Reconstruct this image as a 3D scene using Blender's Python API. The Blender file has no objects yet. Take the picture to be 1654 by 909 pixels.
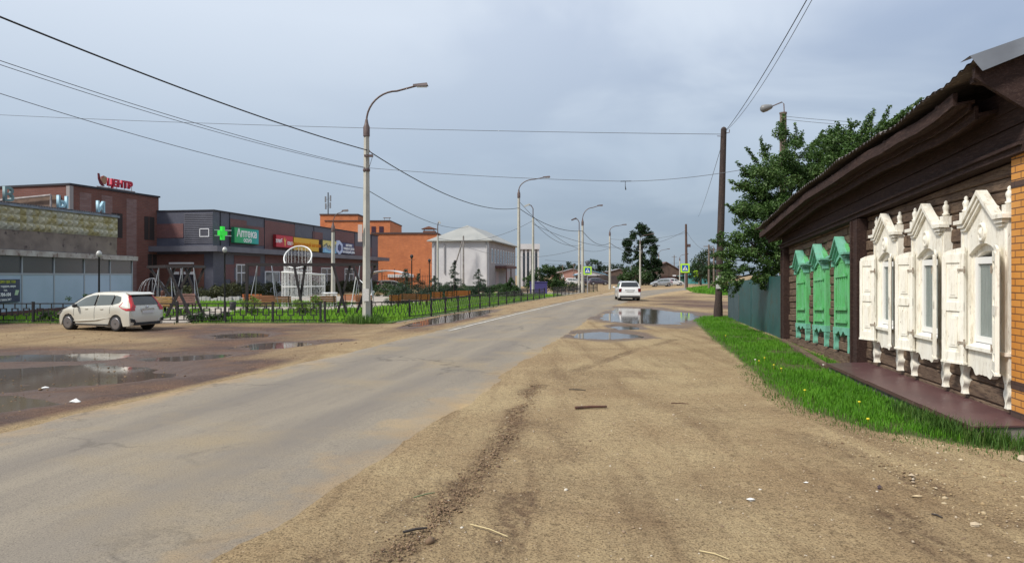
import bpy, bmesh, math, random
import numpy as np
from mathutils import Vector, Matrix, noise as mnoise
R = math.radians
random.seed(7)
np.random.seed(7)
C = bpy.context.scene.collection
S = bpy.context.scene

# ------------------------------------------------------------ camera
HC = 2.0            # eye height
F = 1100.0          # focal length in pixels of a 1654 px wide picture
HOR = 444.0         # horizon row
cam = bpy.data.cameras.new('camera')
cam.sensor_width = 36.0
cam.lens = F / 1654 * 36.0
cam.shift_y = -(454.5 - HOR) / 1654
cam.clip_start = 0.1
cam.clip_end = 6000
camo = bpy.data.objects.new('camera', cam)
camo.location = (0, 0, HC)
camo.rotation_euler = (R(90), 0, 0)
C.objects.link(camo)
S.camera = camo

# ------------------------------------------------------------ world: stormy veil over a daylight sky
SUN_EL, SUN_ROT = 48, 236      # degrees; the sun stands behind the camera to the left
W = bpy.data.worlds.new('World')
S.world = W
W.use_nodes = True
nt = W.node_tree
for n_ in list(nt.nodes): nt.nodes.remove(n_)
def N(tree, typ, **kw):
    n = tree.nodes.new(typ)
    for k, v in kw.items(): setattr(n, k, v)
    return n
out = N(nt, 'ShaderNodeOutputWorld'); bg = N(nt, 'ShaderNodeBackground')
bg.inputs['Strength'].default_value = 0.1
sky = N(nt, 'ShaderNodeTexSky', sky_type='NISHITA')
sky.sun_disc = False
sky.sun_elevation = R(SUN_EL); sky.sun_rotation = R(SUN_ROT)
tc = N(nt, 'ShaderNodeTexCoord')
sep = N(nt, 'ShaderNodeSeparateXYZ'); nt.links.new(tc.outputs['Generated'], sep.inputs[0])
def M2(tree, op, a, b=None, c=None):
    m = N(tree, 'ShaderNodeMath', operation=op)
    for i, v in enumerate((a, b, c)):
        if v is None: continue
        if isinstance(v, (int, float)): m.inputs[i].default_value = v
        else: tree.links.new(v, m.inputs[i])
    return m.outputs[0]
# cloud layer coordinates: the sky seen as a sheet overhead
zc = M2(nt, 'ADD', M2(nt, 'MAXIMUM', sep.outputs['Z'], 0.0), 0.22)
comb = N(nt, 'ShaderNodeCombineXYZ')
nt.links.new(M2(nt, 'DIVIDE', sep.outputs['X'], zc), comb.inputs[0])
nt.links.new(M2(nt, 'DIVIDE', sep.outputs['Y'], zc), comb.inputs[1])
nz = N(nt, 'ShaderNodeTexNoise'); nz.inputs['Scale'].default_value = 1.15; nz.inputs['Detail'].default_value = 5
nz.inputs['Roughness'].default_value = 0.5; nz.inputs['Distortion'].default_value = 0.5
mp = N(nt, 'ShaderNodeMapping'); mp.inputs['Location'].default_value = (3.1, 1.7, 0)
nt.links.new(comb.outputs[0], mp.inputs[0]); nt.links.new(mp.outputs[0], nz.inputs[0])
def ramp(tree, fac, stops, interp='LINEAR'):
    r = N(tree, 'ShaderNodeValToRGB'); r.color_ramp.interpolation = interp
    e = r.color_ramp.elements
    while len(e) < len(stops): e.new(0.5)
    for el, (p, c) in zip(e, stops):
        el.position = p; el.color = tuple(c) + (1,) if len(c) == 3 else c
    if fac is not None: tree.links.new(fac, r.inputs[0])
    return r.outputs[0]
def srgb(r, g, b):
    f = lambda c: (c / 255 / 12.92) if c / 255 < .04045 else ((c / 255 + .055) / 1.055) ** 2.4
    return (f(r), f(g), f(b))
def mix(tree, fac, a, b, blend='MIX'):
    m = N(tree, 'ShaderNodeMix', data_type='RGBA', blend_type=blend)
    for sock, v in ((m.inputs[0], fac), (m.inputs[6], a), (m.inputs[7], b)):
        if isinstance(v, (int, float)): sock.default_value = v
        elif isinstance(v, tuple): sock.default_value = tuple(v[:3]) + (1,)
        else: tree.links.new(v, sock)
    return m.outputs[2]
x10 = lambda c: tuple(10 * k for k in c)
elev = ramp(nt, sep.outputs['Z'], [(0.0, srgb(139, 154, 168)), (0.06, srgb(149, 163, 178)), (0.17, srgb(172, 186, 202)),
                                   (0.34, srgb(202, 212, 225)), (1.0, srgb(228, 232, 238))])
dark = ramp(nt, sep.outputs['Z'], [(0.0, srgb(122, 140, 158)), (0.12, srgb(134, 150, 170)), (0.36, srgb(146, 163, 191)), (1.0, srgb(176, 187, 206))])
nfac = ramp(nt, nz.outputs[0], [(0.38, (0, 0, 0)), (0.62, (1, 1, 1))], 'EASE')
# the cloud deck is thicker (darker) towards the east (right)
east = M2(nt, 'MULTIPLY_ADD', sep.outputs['X'], 0.9, 0.35)
east = M2(nt, 'MINIMUM', M2(nt, 'MAXIMUM', east, 0.12), 0.85)
dfac = M2(nt, 'MULTIPLY', nfac, east)
cloud = mix(nt, dfac, elev, dark)
cl10 = mix(nt, 1.0, cloud, (10, 10, 10), 'MULTIPLY')
final = mix(nt, 0.93, sky.outputs[0], cl10)
nt.links.new(final, bg.inputs['Color']); nt.links.new(bg.outputs[0], out.inputs[0])

# ------------------------------------------------------------ sun behind thin cloud
sl = bpy.data.lights.new('sun', 'SUN'); sl.energy = 3.1; sl.angle = R(9); sl.color = (1, 0.95, 0.86)
slo = bpy.data.objects.new('sun', sl); C.objects.link(slo)
az = R(SUN_ROT)      # compass direction of the sun: sin -> +X, cos -> +Y
sd = Vector((math.sin(az) * math.cos(R(SUN_EL)), math.cos(az) * math.cos(R(SUN_EL)), math.sin(R(SUN_EL))))
slo.rotation_euler = sd.to_track_quat('Z', 'Y').to_euler()
slo.location = sd * 60
S.view_settings.view_transform = 'Standard'; S.view_settings.look = 'None'
S.view_settings.gamma = 1; S.view_settings.exposure = 0.3
S.view_settings.use_curve_mapping = False
S.cycles.max_bounces = 6; S.cycles.transparent_max_bounces = 8; S.cycles.use_denoising = True

# ------------------------------------------------------------ helpers
def P(px, py, z=0.0):
    y = F * (HC - z) / (py - HOR)
    return Vector((y * (px - 827) / F, y, z))
def D(px, py, Y):
    return Vector((Y * (px - 827) / F, Y, HC + (HOR - py) * Y / F))
def XY(px, Y): return Y * (px - 827) / F

def tag(o, label=None, cat=None, group=None, kind=None):
    if label: o['label'] = label
    if cat: o['category'] = cat
    if group: o['group'] = group
    if kind: o['kind'] = kind
    return o
def thing(name, label, cat, loc=(0, 0, 0), rz=0, group=None):
    o = bpy.data.objects.new(name, None); C.objects.link(o)
    o.empty_display_size = .2
    o.location = loc; o.rotation_euler = (0, 0, rz)
    return tag(o, label, cat, group)
def kids(o): return [c for c in bpy.data.objects if c.parent == o]
def copy_tree(o, parent=None, table=None):
    if table is None:
        table = {}
        for c in bpy.data.objects:
            if c.parent: table.setdefault(c.parent.name, []).append(c)
    c = o.copy(); C.objects.link(c)
    if parent: c.parent = parent
    for ch in table.get(o.name, []): copy_tree(ch, c, table)
    return c

class MB:
    """collects shapes; build() links them as one mesh object"""
    def __init__(s, xf=None): s.v = []; s.f = []; s.xf = xf; s.smooth = set()
    def add(s, vs, fs, smooth=False):
        b = len(s.v)
        s.v += [tuple(p) for p in vs]
        for f in fs:
            if smooth: s.smooth.add(len(s.f))
            s.f.append(tuple(i + b for i in f))
        return s
    def box(s, c, d, rot=None):
        hx, hy, hz = d[0] / 2, d[1] / 2, d[2] / 2
        vs = [Vector((x, y, z)) for x in (-hx, hx) for y in (-hy, hy) for z in (-hz, hz)]
        if rot is not None:
            if isinstance(rot, (int, float)): rot = Matrix.Rotation(rot, 3, 'Z')
            vs = [rot @ v for v in vs]
        c = Vector(c)
        return s.add([v + c for v in vs], [(0, 1, 3, 2), (4, 6, 7, 5), (0, 4, 5, 1), (2, 3, 7, 6), (0, 2, 6, 4), (1, 5, 7, 3)])
    def b2(s, lo, hi):
        return s.box([(a + b) / 2 for a, b in zip(lo, hi)], [abs(b - a) for a, b in zip(lo, hi)])
    def bar(s, p0, p1, w, h=None, up=(0, 0, 1)):
        h = h or w
        p0 = Vector(p0); p1 = Vector(p1); d = p1 - p0; L = d.length
        if L < 1e-6: return s
        x = d / L; u = Vector(up)
        if abs(x.dot(u)) > .99: u = Vector((1, 0, 0))
        y = u.cross(x).normalized(); z = x.cross(y)
        m = Matrix((x, y, z)).transposed()
        return s.box((p0 + p1) / 2, (L, w, h), m)
    def tube(s, pts, r, n=8, caps=True, smooth=True):
        pts = [Vector(p) for p in pts]
        rs = r if isinstance(r, (list, tuple)) else [r] * len(pts)
        vs = []; fs = []
        prev = None
        for i, p in enumerate(pts):
            a = pts[max(0, i - 1)]; b = pts[min(len(pts) - 1, i + 1)]
            t = (b - a).normalized()
            if prev is None:
                u = Vector((0, 0, 1)) if abs(t.z) < .9 else Vector((1, 0, 0))
                u = (u - t * u.dot(t)).normalized()
            else:
                u = (prev - t * prev.dot(t)).normalized()
            prev = u; w = t.cross(u)
            for k in range(n):
                a_ = 2 * math.pi * k / n
                vs.append(p + (u * math.cos(a_) + w * math.sin(a_)) * rs[i])
        for i in range(len(pts) - 1):
            for k in range(n):
                fs.append((i * n + k, i * n + (k + 1) % n, (i + 1) * n + (k + 1) % n, (i + 1) * n + k))
        s.add(vs, fs, smooth)
        if caps:
            s.add(vs[:n], [tuple(range(n - 1, -1, -1))]); s.add(vs[-n:], [tuple(range(n))])
        return s
    def lathe(s, prof, c=(0, 0, 0), n=16, axis='Z', smooth=True):
        c = Vector(c); vs = []; fs = []
        for r, z in prof:
            for k in range(n):
                a = 2 * math.pi * k / n
                p = (r * math.cos(a), r * math.sin(a), z)
                if axis == 'Y': p = (p[0], p[2], p[1])
                if axis == 'X': p = (p[2], p[0], p[1])
                vs.append(c + Vector(p))
        for i in range(len(prof) - 1):
            for k in range(n):
                fs.append((i * n + k, i * n + (k + 1) % n, (i + 1) * n + (k + 1) % n, (i + 1) * n + k))
        s.add(vs, fs, smooth)
        s.add(vs[:n], [tuple(range(n))]); s.add(vs[-n:], [tuple(range(n))])
        return s
    def prism(s, poly, a, b, plane='XZ'):
        """poly = outline; extruded from a to b along the remaining axis"""
        n = len(poly)
        def mk(p, t):
            if plane == 'XZ': return (p[0], t, p[1])
            if plane == 'YZ': return (t, p[0], p[1])
            return (p[0], p[1], t)
        vs = [mk(p, a) for p in poly] + [mk(p, b) for p in poly]
        fs = [tuple(range(n)), tuple(range(2 * n - 1, n - 1, -1))] + [(i, (i + 1) % n, (i + 1) % n + n, i + n) for i in range(n)]
        return s.add(vs, fs)
    def quad(s, a, b, c, d): return s.add([a, b, c, d], [(0, 1, 2, 3)])
    def build(s, name, mat, parent=None, world=False, top=False, origin=None, bevel=0, uv=True, fix=True):
        vs = [Vector(v) for v in s.v]
        if s.xf: vs = [Vector(s.xf(*v)) for v in vs]
        off = Vector((0, 0, 0))
        if world and parent is not None:
            p = parent
            while p is not None: off += Vector(p.location); p = p.parent
        if parent is None and vs:
            if origin is None:
                xs = [v.x for v in vs]; ys = [v.y for v in vs]; zs = [v.z for v in vs]
                origin = ((min(xs) + max(xs)) / 2, (min(ys) + max(ys)) / 2, min(zs))
            off = Vector(origin)
        me = bpy.data.meshes.new(name)
        me.from_pydata([tuple(v - off) for v in vs], [], s.f)
        if s.smooth:
            fl = [i in s.smooth for i in range(len(s.f))]
            me.polygons.foreach_set('use_smooth', fl)
        if fix:
            bm = bmesh.new(); bm.from_mesh(me)
            bmesh.ops.recalc_face_normals(bm, faces=bm.faces)
            if bevel: bmesh.ops.bevel(bm, geom=list(bm.edges), offset=bevel, segments=1, affect='EDGES', clamp_overlap=True)
            bm.to_mesh(me); bm.free()
        if uv:
            ul = me.uv_layers.new(name='UVMap')
            for pol in me.polygons:
                nn = pol.normal
                if abs(nn.z) > .8: t = None
                else:
                    t = Vector((-nn.y, nn.x, 0)).normalized()
                    if (abs(t.x) > abs(t.y) and t.x < 0) or (abs(t.y) >= abs(t.x) and t.y < 0): t = -t
                for li in pol.loop_indices:
                    co = me.vertices[me.loops[li].vertex_index].co + off
                    ul.data[li].uv = (co.x, co.y) if t is None else (t.x * co.x + t.y * co.y, co.z)
        me.materials.append(mat)
        o = bpy.data.objects.new(name, me); C.objects.link(o)
        if parent is not None: o.parent = parent
        else: o.location = off
        return o

# ------------------------------------------------------------ materials
MATS = {}
def newmat(name):
    m = bpy.data.materials.new(name); m.use_nodes = True
    t = m.node_tree; b = t.nodes['Principled BSDF']
    return m, t, b
def setin(b, k, v):
    if k in b.inputs: b.inputs[k].default_value = v
def mat(name, col, col2=None, scale=3.0, rough=0.8, bump=0.0, bscale=30.0, metal=0.0, spec=0.5, stretch=None, col3=None, s3=40.0, f3=0.3, detail=6, coat=0):
    """base colour mixed with col2 by large noise, with col3 specks by fine noise; bump from noise"""
    if name in MATS: return MATS[name]
    m, t, b = newmat(name)
    setin(b, 'Roughness', rough); setin(b, 'Metallic', metal); setin(b, 'Specular IOR Level', spec)
    if coat: setin(b, 'Coat Weight', coat); setin(b, 'Coat Roughness', 0.08)
    g = N(t, 'ShaderNodeNewGeometry')
    vec = g.outputs['Position']
    if stretch:
        mpn = N(t, 'ShaderNodeMapping'); mpn.inputs['Scale'].default_value = stretch
        t.links.new(vec, mpn.inputs[0]); vec = mpn.outputs[0]
    c = tuple(col[:3])
    if col2 is not None:
        n1 = N(t, 'ShaderNodeTexNoise'); n1.inputs['Scale'].default_value = scale; n1.inputs['Detail'].default_value = detail
        t.links.new(vec, n1.inputs[0])
        f = ramp(t, n1.outputs[0], [(0.35, (0, 0, 0)), (0.65, (1, 1, 1))])
        c = mix(t, f, c, tuple(col2))
    if col3 is not None:
        n2 = N(t, 'ShaderNodeTexNoise'); n2.inputs['Scale'].default_value = s3; n2.inputs['Detail'].default_value = 4
        t.links.new(vec, n2.inputs[0])
        f2 = ramp(t, n2.outputs[0], [(1 - f3 - .12, (0, 0, 0)), (1 - f3, (1, 1, 1))])
        c = mix(t, f2, c, tuple(col3))
    if isinstance(c, tuple): b.inputs['Base Color'].default_value = c + (1,)
    else: t.links.new(c, b.inputs['Base Color'])
    if bump:
        n3 = N(t, 'ShaderNodeTexNoise'); n3.inputs['Scale'].default_value = bscale; n3.inputs['Detail'].default_value = 6
        t.links.new(vec, n3.inputs[0])
        bn = N(t, 'ShaderNodeBump'); bn.inputs['Strength'].default_value = bump; bn.inputs['Distance'].default_value = 0.02
        t.links.new(n3.outputs[0], bn.inputs['Height']); t.links.new(bn.outputs[0], b.inputs['Normal'])
    MATS[name] = m
    return m
def brickmat(name, c1, c2, mortar, bw=.25, bh=.077, rough=.85, ms=.012, blotch=None):
    if name in MATS: return MATS[name]
    m, t, b = newmat(name); setin(b, 'Roughness', rough)
    u = N(t, 'ShaderNodeUVMap'); u.uv_map = 'UVMap'
    br = N(t, 'ShaderNodeTexBrick')
    br.inputs['Color1'].default_value = c1 + (1,); br.inputs['Color2'].default_value = c2 + (1,); br.inputs['Mortar'].default_value = mortar + (1,)
    br.inputs['Scale'].default_value = 1.0; br.inputs['Mortar Size'].default_value = ms
    br.inputs['Brick Width'].default_value = bw; br.inputs['Row Height'].default_value = bh; br.inputs['Bias'].default_value = -.2
    t.links.new(u.outputs[0], br.inputs[0])
    c = br.outputs['Color']
    n1 = N(t, 'ShaderNodeTexNoise'); n1.inputs['Scale'].default_value = .6; n1.inputs['Detail'].default_value = 8; n1.inputs['Roughness'].default_value = .65
    g = N(t, 'ShaderNodeNewGeometry'); t.links.new(g.outputs['Position'], n1.inputs[0])
    f = ramp(t, n1.outputs[0], [(.4, (0, 0, 0)), (.7, (1, 1, 1))])
    c = mix(t, M2(t, 'MULTIPLY', f, .5), c, blotch or tuple(k * .55 for k in c1))
    t.links.new(c, b.inputs['Base Color'])
    bn = N(t, 'ShaderNodeBump'); bn.inputs['Strength'].default_value = .5; bn.inputs['Distance'].default_value = 0.01; bn.invert = True
    t.links.new(br.outputs['Fac'], bn.inputs['Height']); t.links.new(bn.outputs[0], b.inputs['Normal'])
    MATS[name] = m
    return m
def glassmat(name, col, rough=.05, spec=.8):
    return mat(name, col, rough=rough, spec=spec)

# ------------------------------------------------------------ road course, terrain
Lpx = [(-5000, 0)]
L_edge = [(-10.5, -14), (-9.2, -7), (-7.95, 0), (-6.46, 8.6), (-5.5, 12.3), (-3.7, 19.8), (-1.04, 31), (3.17, 47.8), (8.6, 68), (13.0, 84), (21, 103), (36, 128), (60, 142), (110, 155), (200, 168)]
R_edge = [(-5.0, -14), (-3.6, -7), (-2.55, 0), (-1.88, 4.73), (-1.44, 6.96), (-.2, 12.5), (1.05, 18.97), (2.5, 25.6), (7.2, 45.8), (12.9, 62), (18.5, 74), (27, 90), (41, 110), (64, 124), (112, 136), (200, 148)]
def resample(pl, n=260):
    pl = [Vector(p) for p in pl]
    # catmull-rom through the points
    out_ = []
    for i in range(len(pl) - 1):
        p0 = pl[max(0, i - 1)]; p1 = pl[i]; p2 = pl[i + 1]; p3 = pl[min(len(pl) - 1, i + 2)]
        for k in range(24):
            t = k / 24
            out_.append(.5 * ((2 * p1) + (p2 - p0) * t + (2 * p0 - 5 * p1 + 4 * p2 - p3) * t * t + (3 * p1 - p0 - 3 * p2 + p3) * t ** 3))
    out_.append(pl[-1])
    return out_
LE = resample(L_edge); RE = resample(R_edge)
LY = np.array([p.y for p in LE]); LX = np.array([p.x for p in LE])
RY = np.array([p.y for p in RE]); RX = np.array([p.x for p in RE])
def left_edge_x(y): return np.interp(y, LY, LX)
def right_edge_x(y): return np.interp(y, RY, RX)
def sm(t):
    t = np.clip(t, 0, 1); return t * t * (3 - 2 * t)
LOW = -0.2
def base_z(x, y):
    x = np.asarray(x, float); y = np.asarray(y, float)
    d = left_edge_x(y) - x
    z = LOW * sm((d - .6) / 4.0)
    # the ground falls a little beyond the house on the right
    dr = x - right_edge_x(y)
    z = z + .07 * sm((dr - 3.5) / 3) * (1 - sm((y - 14) / 12))
    # everything flattens far away
    return z
def gz(x, y): return float(base_z(x, y))
def G(px, py):
    z = 0
    for _ in range(8):
        p = P(px, py, z); z = gz(p.x, p.y)
    return Vector((p.x, p.y, z))
# smooth value noise (vectorised)
_perm = np.random.RandomState(3).rand(512, 512)
def vn(x, y, sc):
    x = np.asarray(x, float) * sc + 100; y = np.asarray(y, float) * sc + 100
    xi = np.floor(x).astype(int); yi = np.floor(y).astype(int); fx = x - xi; fy = y - yi
    fx = fx * fx * (3 - 2 * fx); fy = fy * fy * (3 - 2 * fy)
    a = _perm[xi % 512, yi % 512]; b = _perm[(xi + 1) % 512, yi % 512]; c = _perm[xi % 512, (yi + 1) % 512]; d = _perm[(xi + 1) % 512, (yi + 1) % 512]
    return (a * (1 - fx) + b * fx) * (1 - fy) + (c * (1 - fx) + d * fx) * fy
def fbm(x, y, sc, o=4):
    s_ = 0; a = .5
    for k in range(o): s_ = s_ + a * (vn(x + 17.3 * k, y - 9.1 * k, sc * 2 ** k) - .5); a *= .5
    return s_
# ------------------------------------------------------------ puddles: dips in the ground filled with water
# centre x, y, half sizes along/across, rotation
def pud(pxl, pxr, pyt, pyb, rot=0, z=None):
    pc = G((pxl + pxr) / 2, 2 / (1 / pyt + 1 / pyb) if 0 else (pyt + pyb) / 2)
    yt = P(0, pyt, pc.z).y; yb = P(0, pyb, pc.z).y
    cy = (yt + yb) / 2; cx = XY((pxl + pxr) / 2, cy)
    return [cx, cy, (pxr - pxl) / 2 * cy / F, (yt - yb) / 2, rot]
PUD = [
    ('murky puddle, the largest, at the left end of the yard', pud(-150, 268, 588, 636)),
    ('narrow dark puddle in the yard below the swing frame', pud(236, 392, 569, 583)),
    ('thin pale puddle between the parked hatchback and the large puddle', pud(-60, 210, 567, 582)),
    ('small green-reflecting puddle right behind the hatchback', pud(330, 432, 536, 546)),
    ('narrow puddle between the yard and the tall lamp post', pud(402, 540, 551, 562)),
    ('long puddle mirroring the iron railing beside the road', [-2.55, 33.6, .85, 5.6, -.2]),
    ('shallow puddle nearest the camera at the left picture edge', pud(-160, 85, 640, 676)),
    ('large bright puddle in the sand mirroring the sky and the van', pud(960, 1118, 497, 521)),
    ('bright shallow puddle in the sand, the nearer one by the asphalt', pud(925, 1035, 533, 549)),
    ('wet hollow between the two bright puddles', pud(985, 1035, 524, 532)),
    ('far puddle at the road bend before the grass', pud(1040, 1096, 465.5, 469)),
]
wx = np.concatenate([np.array([-900, -600, -400, -260, -170, -110, -75, -55, -44, -36]), np.arange(-30, -14, .35), np.arange(-14, -4, .11), np.arange(-4, 6, .055), np.arange(6, 11, .11), np.arange(11, 20, .4),
                     np.array([21, 23, 26, 30, 36, 44, 55, 75, 110, 170, 260, 400, 600, 900])])
wy = np.concatenate([np.array([-300, -150, -80, -40, -25, -16]), np.arange(-10, 2, .6), np.arange(2, 4, .09), np.arange(4, 10, .045), np.arange(10, 24, .09), np.arange(24, 42, .15), np.arange(42, 70, .35), np.arange(70, 120, 1.2),
                     np.array([125, 132, 142, 155, 175, 200, 240, 300, 400, 550, 800, 1200, 2000])])
GX, GY = np.meshgrid(wx, wy)
near = np.exp(-(GX ** 2 + (GY - 15) ** 2) / 3000)
GZ = base_z(GX, GY) + fbm(GX, GY, .35, 3) * .05 * near + fbm(GX, GY, 2.2, 3) * .022 * near
wet = np.zeros_like(GX)
def pfield(p, x, y):
    cx, cy, a, b, r = p
    dx = x - cx; dy = y - cy; c, s_ = math.cos(r), math.sin(r)
    u = (dx * c + dy * s_) / a; v = (-dx * s_ + dy * c) / b
    return 1 - (u * u + v * v) + fbm(x, y, .9 / max(.4, min(a, b)), 3) * 2.3 + fbm(x, y, 2.6, 3) * .8
PL = []
for lab, p in PUD:
    e = pfield(p, GX, GY)
    lv = gz(p[0], p[1]) - .045
    bx = base_z(GX, GY)
    k = sm((e + .55) / 1.2)
    k = k * sm((GX - right_edge_x(GY)) / .5 + .4) if p[0] > left_edge_x(p[1]) + 2 else k * sm((left_edge_x(GY) - GX) / .5 + .3)
    GZ = GZ * (1 - k) + (lv - .05 + fbm(GX, GY, 3.5, 2) * .03) * k
    wet = np.maximum(wet, sm((e + 1.7) / 1.7))
    PL.append((lab, p, lv))
# long ruts pressed into the sand
rutx = np.zeros_like(GX)
def seg_dist(x, y, pts):
    d = np.full_like(x, 1e9)
    for (x0, y0), (x1, y1) in zip(pts[:-1], pts[1:]):
        t = np.clip(((x - x0) * (x1 - x0) + (y - y0) * (y1 - y0)) / ((x1 - x0) ** 2 + (y1 - y0) ** 2), 0, 1)
        d = np.minimum(d, np.hypot(x - x0 - t * (x1 - x0), y - y0 - t * (y1 - y0)))
    return d
def gp(l): return [tuple(G(*q)[:2]) for q in l]
RUT1 = gp([(868, 622), (838, 655), (828, 690), (790, 735), (745, 790), (700, 840), (620, 905)])
RUT2 = gp([(885, 682), (905, 705), (925, 740)])
RUTS_T = [gp([(845, 790), (830, 840), (812, 905)]), gp([(1000, 832), (1012, 868), (1030, 915)]), gp([(1420, 820), (1560, 905)]), gp([(930, 600), (1010, 570), (1090, 548)]),
          gp([(700, 790), (600, 860), (520, 909)]), gp([(1290, 700), (1400, 740), (1640, 850)])]
wob = GX + fbm(GX, GY, 2, 2) * .3 + fbm(GX, GY, 7, 2) * .12
d1 = seg_dist(wob, GY, RUT1); d2 = seg_dist(wob, GY, RUT2)
brk = sm((fbm(GX, GY, 1.1, 2) + .22) * 4)
clod = np.maximum(np.exp(-(d1 / .17) ** 2) * brk, .6 * np.exp(-(d2 / .2) ** 2))
GZ = GZ + (fbm(GX * 1.7, GY * 1.3, 7, 2)) * .09 * clod - .012 * clod
trk = np.zeros_like(GX); groove = np.zeros_like(GX)
for i_, tr in enumerate(RUTS_T):
    wx_ = GX + fbm(GX, GY, 1.2, 2) * .2; dd = seg_dist(wx_, GY, tr)
    trk = np.maximum(trk, np.exp(-(dd / .16) ** 2) * .45)
    br_ = sm((fbm(GX + 5 * i_, GY, .9, 2) + .12) * 6)
    for o_ in (-.11, -.04, .04, .12):
        t2 = [(a + o_, b_) for a, b_ in tr]; d3 = seg_dist(wx_, GY, t2); groove = np.maximum(groove, np.exp(-(d3 / .028) ** 2) * br_)
GZ -= trk * .01 + groove * .016
lump = sm((fbm(GX, GY, .8, 4) - .06) * 7) * sm((GX - right_edge_x(GY)) / .6)
GZ += lump * fbm(GX, GY, 5, 3) * .02
# under the asphalt the ground stays below the road sheet
onroad = sm((GX - left_edge_x(GY)) / .3 - .3) * sm((right_edge_x(GY) - GX) / .3 - .6)
GZ = GZ * (1 - onroad) + (-.03) * onroad; GZ = GZ + .012 * np.exp(-((GX - right_edge_x(GY) - .25) / .3) ** 2)
leftz = sm((left_edge_x(GY) - GX) / .9 + .1)
dirtdark = leftz * np.clip(.38 + 1.4 * fbm(GX, GY, .22, 4) + .45 * sm((19 - GY) / 6) + wet * .5, 0, 1) * sm((34 - GY) / 6 + .6)
dirtdark = np.maximum(dirtdark, (1 - leftz) * sm((GY - 26) / 10) * np.clip(.18 + 1.9 * fbm(GX, GY, .16, 4), 0, .75))
gme = bpy.data.meshes.new('ground')
ny, nx = GX.shape
idx = np.arange(nx * ny).reshape(ny, nx)
fq = np.stack([idx[:-1, :-1], idx[:-1, 1:], idx[1:, 1:], idx[1:, :-1]], -1).reshape(-1, 4)
def fastmesh(me, v, f):
    f = np.asarray(f); k = f.shape[1]
    me.vertices.add(len(v)); me.vertices.foreach_set('co', np.asarray(v, np.float32).ravel())
    me.loops.add(f.size); me.loops.foreach_set('vertex_index', f.ravel().astype(np.int32))
    me.polygons.add(len(f)); me.polygons.foreach_set('loop_start', np.arange(0, f.size, k, dtype=np.int32))
    me.polygons.foreach_set('loop_total', np.full(len(f), k, np.int32))
    me.update(calc_edges=True)
fastmesh(gme, np.stack([GX, GY, GZ], -1).reshape(-1, 3), fq)
gme.polygons.foreach_set('use_smooth', [True] * len(fq))
def attr(me, name, arr):
    a = me.attributes.new(name, 'FLOAT', 'POINT'); a.data.foreach_set('value', np.asarray(arr, np.float32).ravel())
attr(gme, 'wet', wet); attr(gme, 'clod', np.clip(clod + trk * .5 + groove * .8 + lump * .32, 0, 1)); attr(gme, 'yard', np.clip(dirtdark, 0, 1)); attr(gme, 'left', leftz)

gm, t, b = newmat('sandy_earth')
geo = N(t, 'ShaderNodeNewGeometry'); pos = geo.outputs['Position']
def tn(tree, vec, sc, det=6, rough=.55, dist=0):
    n = N(tree, 'ShaderNodeTexNoise'); n.inputs['Scale'].default_value = sc; n.inputs['Detail'].default_value = det
    n.inputs['Roughness'].default_value = rough; n.inputs['Distortion'].default_value = dist
    tree.links.new(vec, n.inputs[0]); return n.outputs[0]
def at(tree, name):
    a = N(tree, 'ShaderNodeAttribute'); a.attribute_name = name; return a.outputs['Fac']
SAND1 = (.44, .335, .19); SAND2 = (.335, .238, .132); SAND3 = (.20, .128, .07)
c = mix(t, ramp(t, tn(t, pos, .5, 8, .6, .4), [(.38, (0, 0, 0)), (.62, (1, 1, 1))]), SAND1, SAND2)
# streaks along the road direction
mpn = N(t, 'ShaderNodeMapping'); mpn.inputs['Rotation'].default_value = (0, 0, R(10)); mpn.inputs['Scale'].default_value = (1.6, .16, 1)
t.links.new(pos, mpn.inputs[0])
c = mix(t, M2(t, 'MULTIPLY', ramp(t, tn(t, mpn.outputs[0], 1.3, 6, .6), [(.5, (0, 0, 0)), (.68, (1, 1, 1))]), .55), c, SAND3)
yardc = mix(t, ramp(t, tn(t, pos, 1.1, 6, .6), [(.4, (0, 0, 0)), (.6, (1, 1, 1))]), (.175, .105, .072), (.115, .078, .066))
c = mix(t, at(t, 'left'), c, mix(t, .3, c, (.30, .20, .115)))
c = mix(t, ramp(t, at(t, 'yard'), [(.2, (0, 0, 0)), (.6, (1, 1, 1))]), c, yardc)
clf = M2(t, 'MULTIPLY', at(t, 'clod'), ramp(t, tn(t, pos, 9, 7, .8), [(.38, (.15, .15, .15)), (.56, (1, 1, 1))]))
c = mix(t, M2(t, 'MULTIPLY', clf, .85), c, (.125, .075, .045))
# grit: dark and light grains
g1 = ramp(t, tn(t, pos, 55, 4, .7), [(.36, (.34, .32, .3)), (.52, (1, 1, 1)), (.66, (1.0, 1.0, 1.0)), (.78, (1.35, 1.3, 1.25))])
c = mix(t, 1.0, c, g1, 'MULTIPLY')
g2 = ramp(t, tn(t, pos, 13, 5, .75), [(.36, (.62, .6, .58)), (.5, (1, 1, 1))])
c = mix(t, .8, c, g2, 'MULTIPLY')
wetf = at(t, 'wet')
c = mix(t, M2(t, 'MULTIPLY', ramp(t, wetf, [(.25, (0, 0, 0)), (.85, (1, 1, 1))]), .8), c, mix(t, tn(t, pos, 6), (.075, .05, .042), (.13, .085, .062)))
t.links.new(c, b.inputs['Base Color'])
rr = M2(t, 'MULTIPLY_ADD', wetf, -.45, .95); t.links.new(rr, b.inputs['Roughness']); setin(b, 'Specular IOR Level', .25)
hsum = M2(t, 'ADD', M2(t, 'MULTIPLY', tn(t, pos, 45, 6, .7), .5), M2(t, 'MULTIPLY', tn(t, pos, 7, 6, .65), 1.6))
bn = N(t, 'ShaderNodeBump'); bn.inputs['Strength'].default_value = 1.0; bn.inputs['Distance'].default_value = .035
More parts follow.
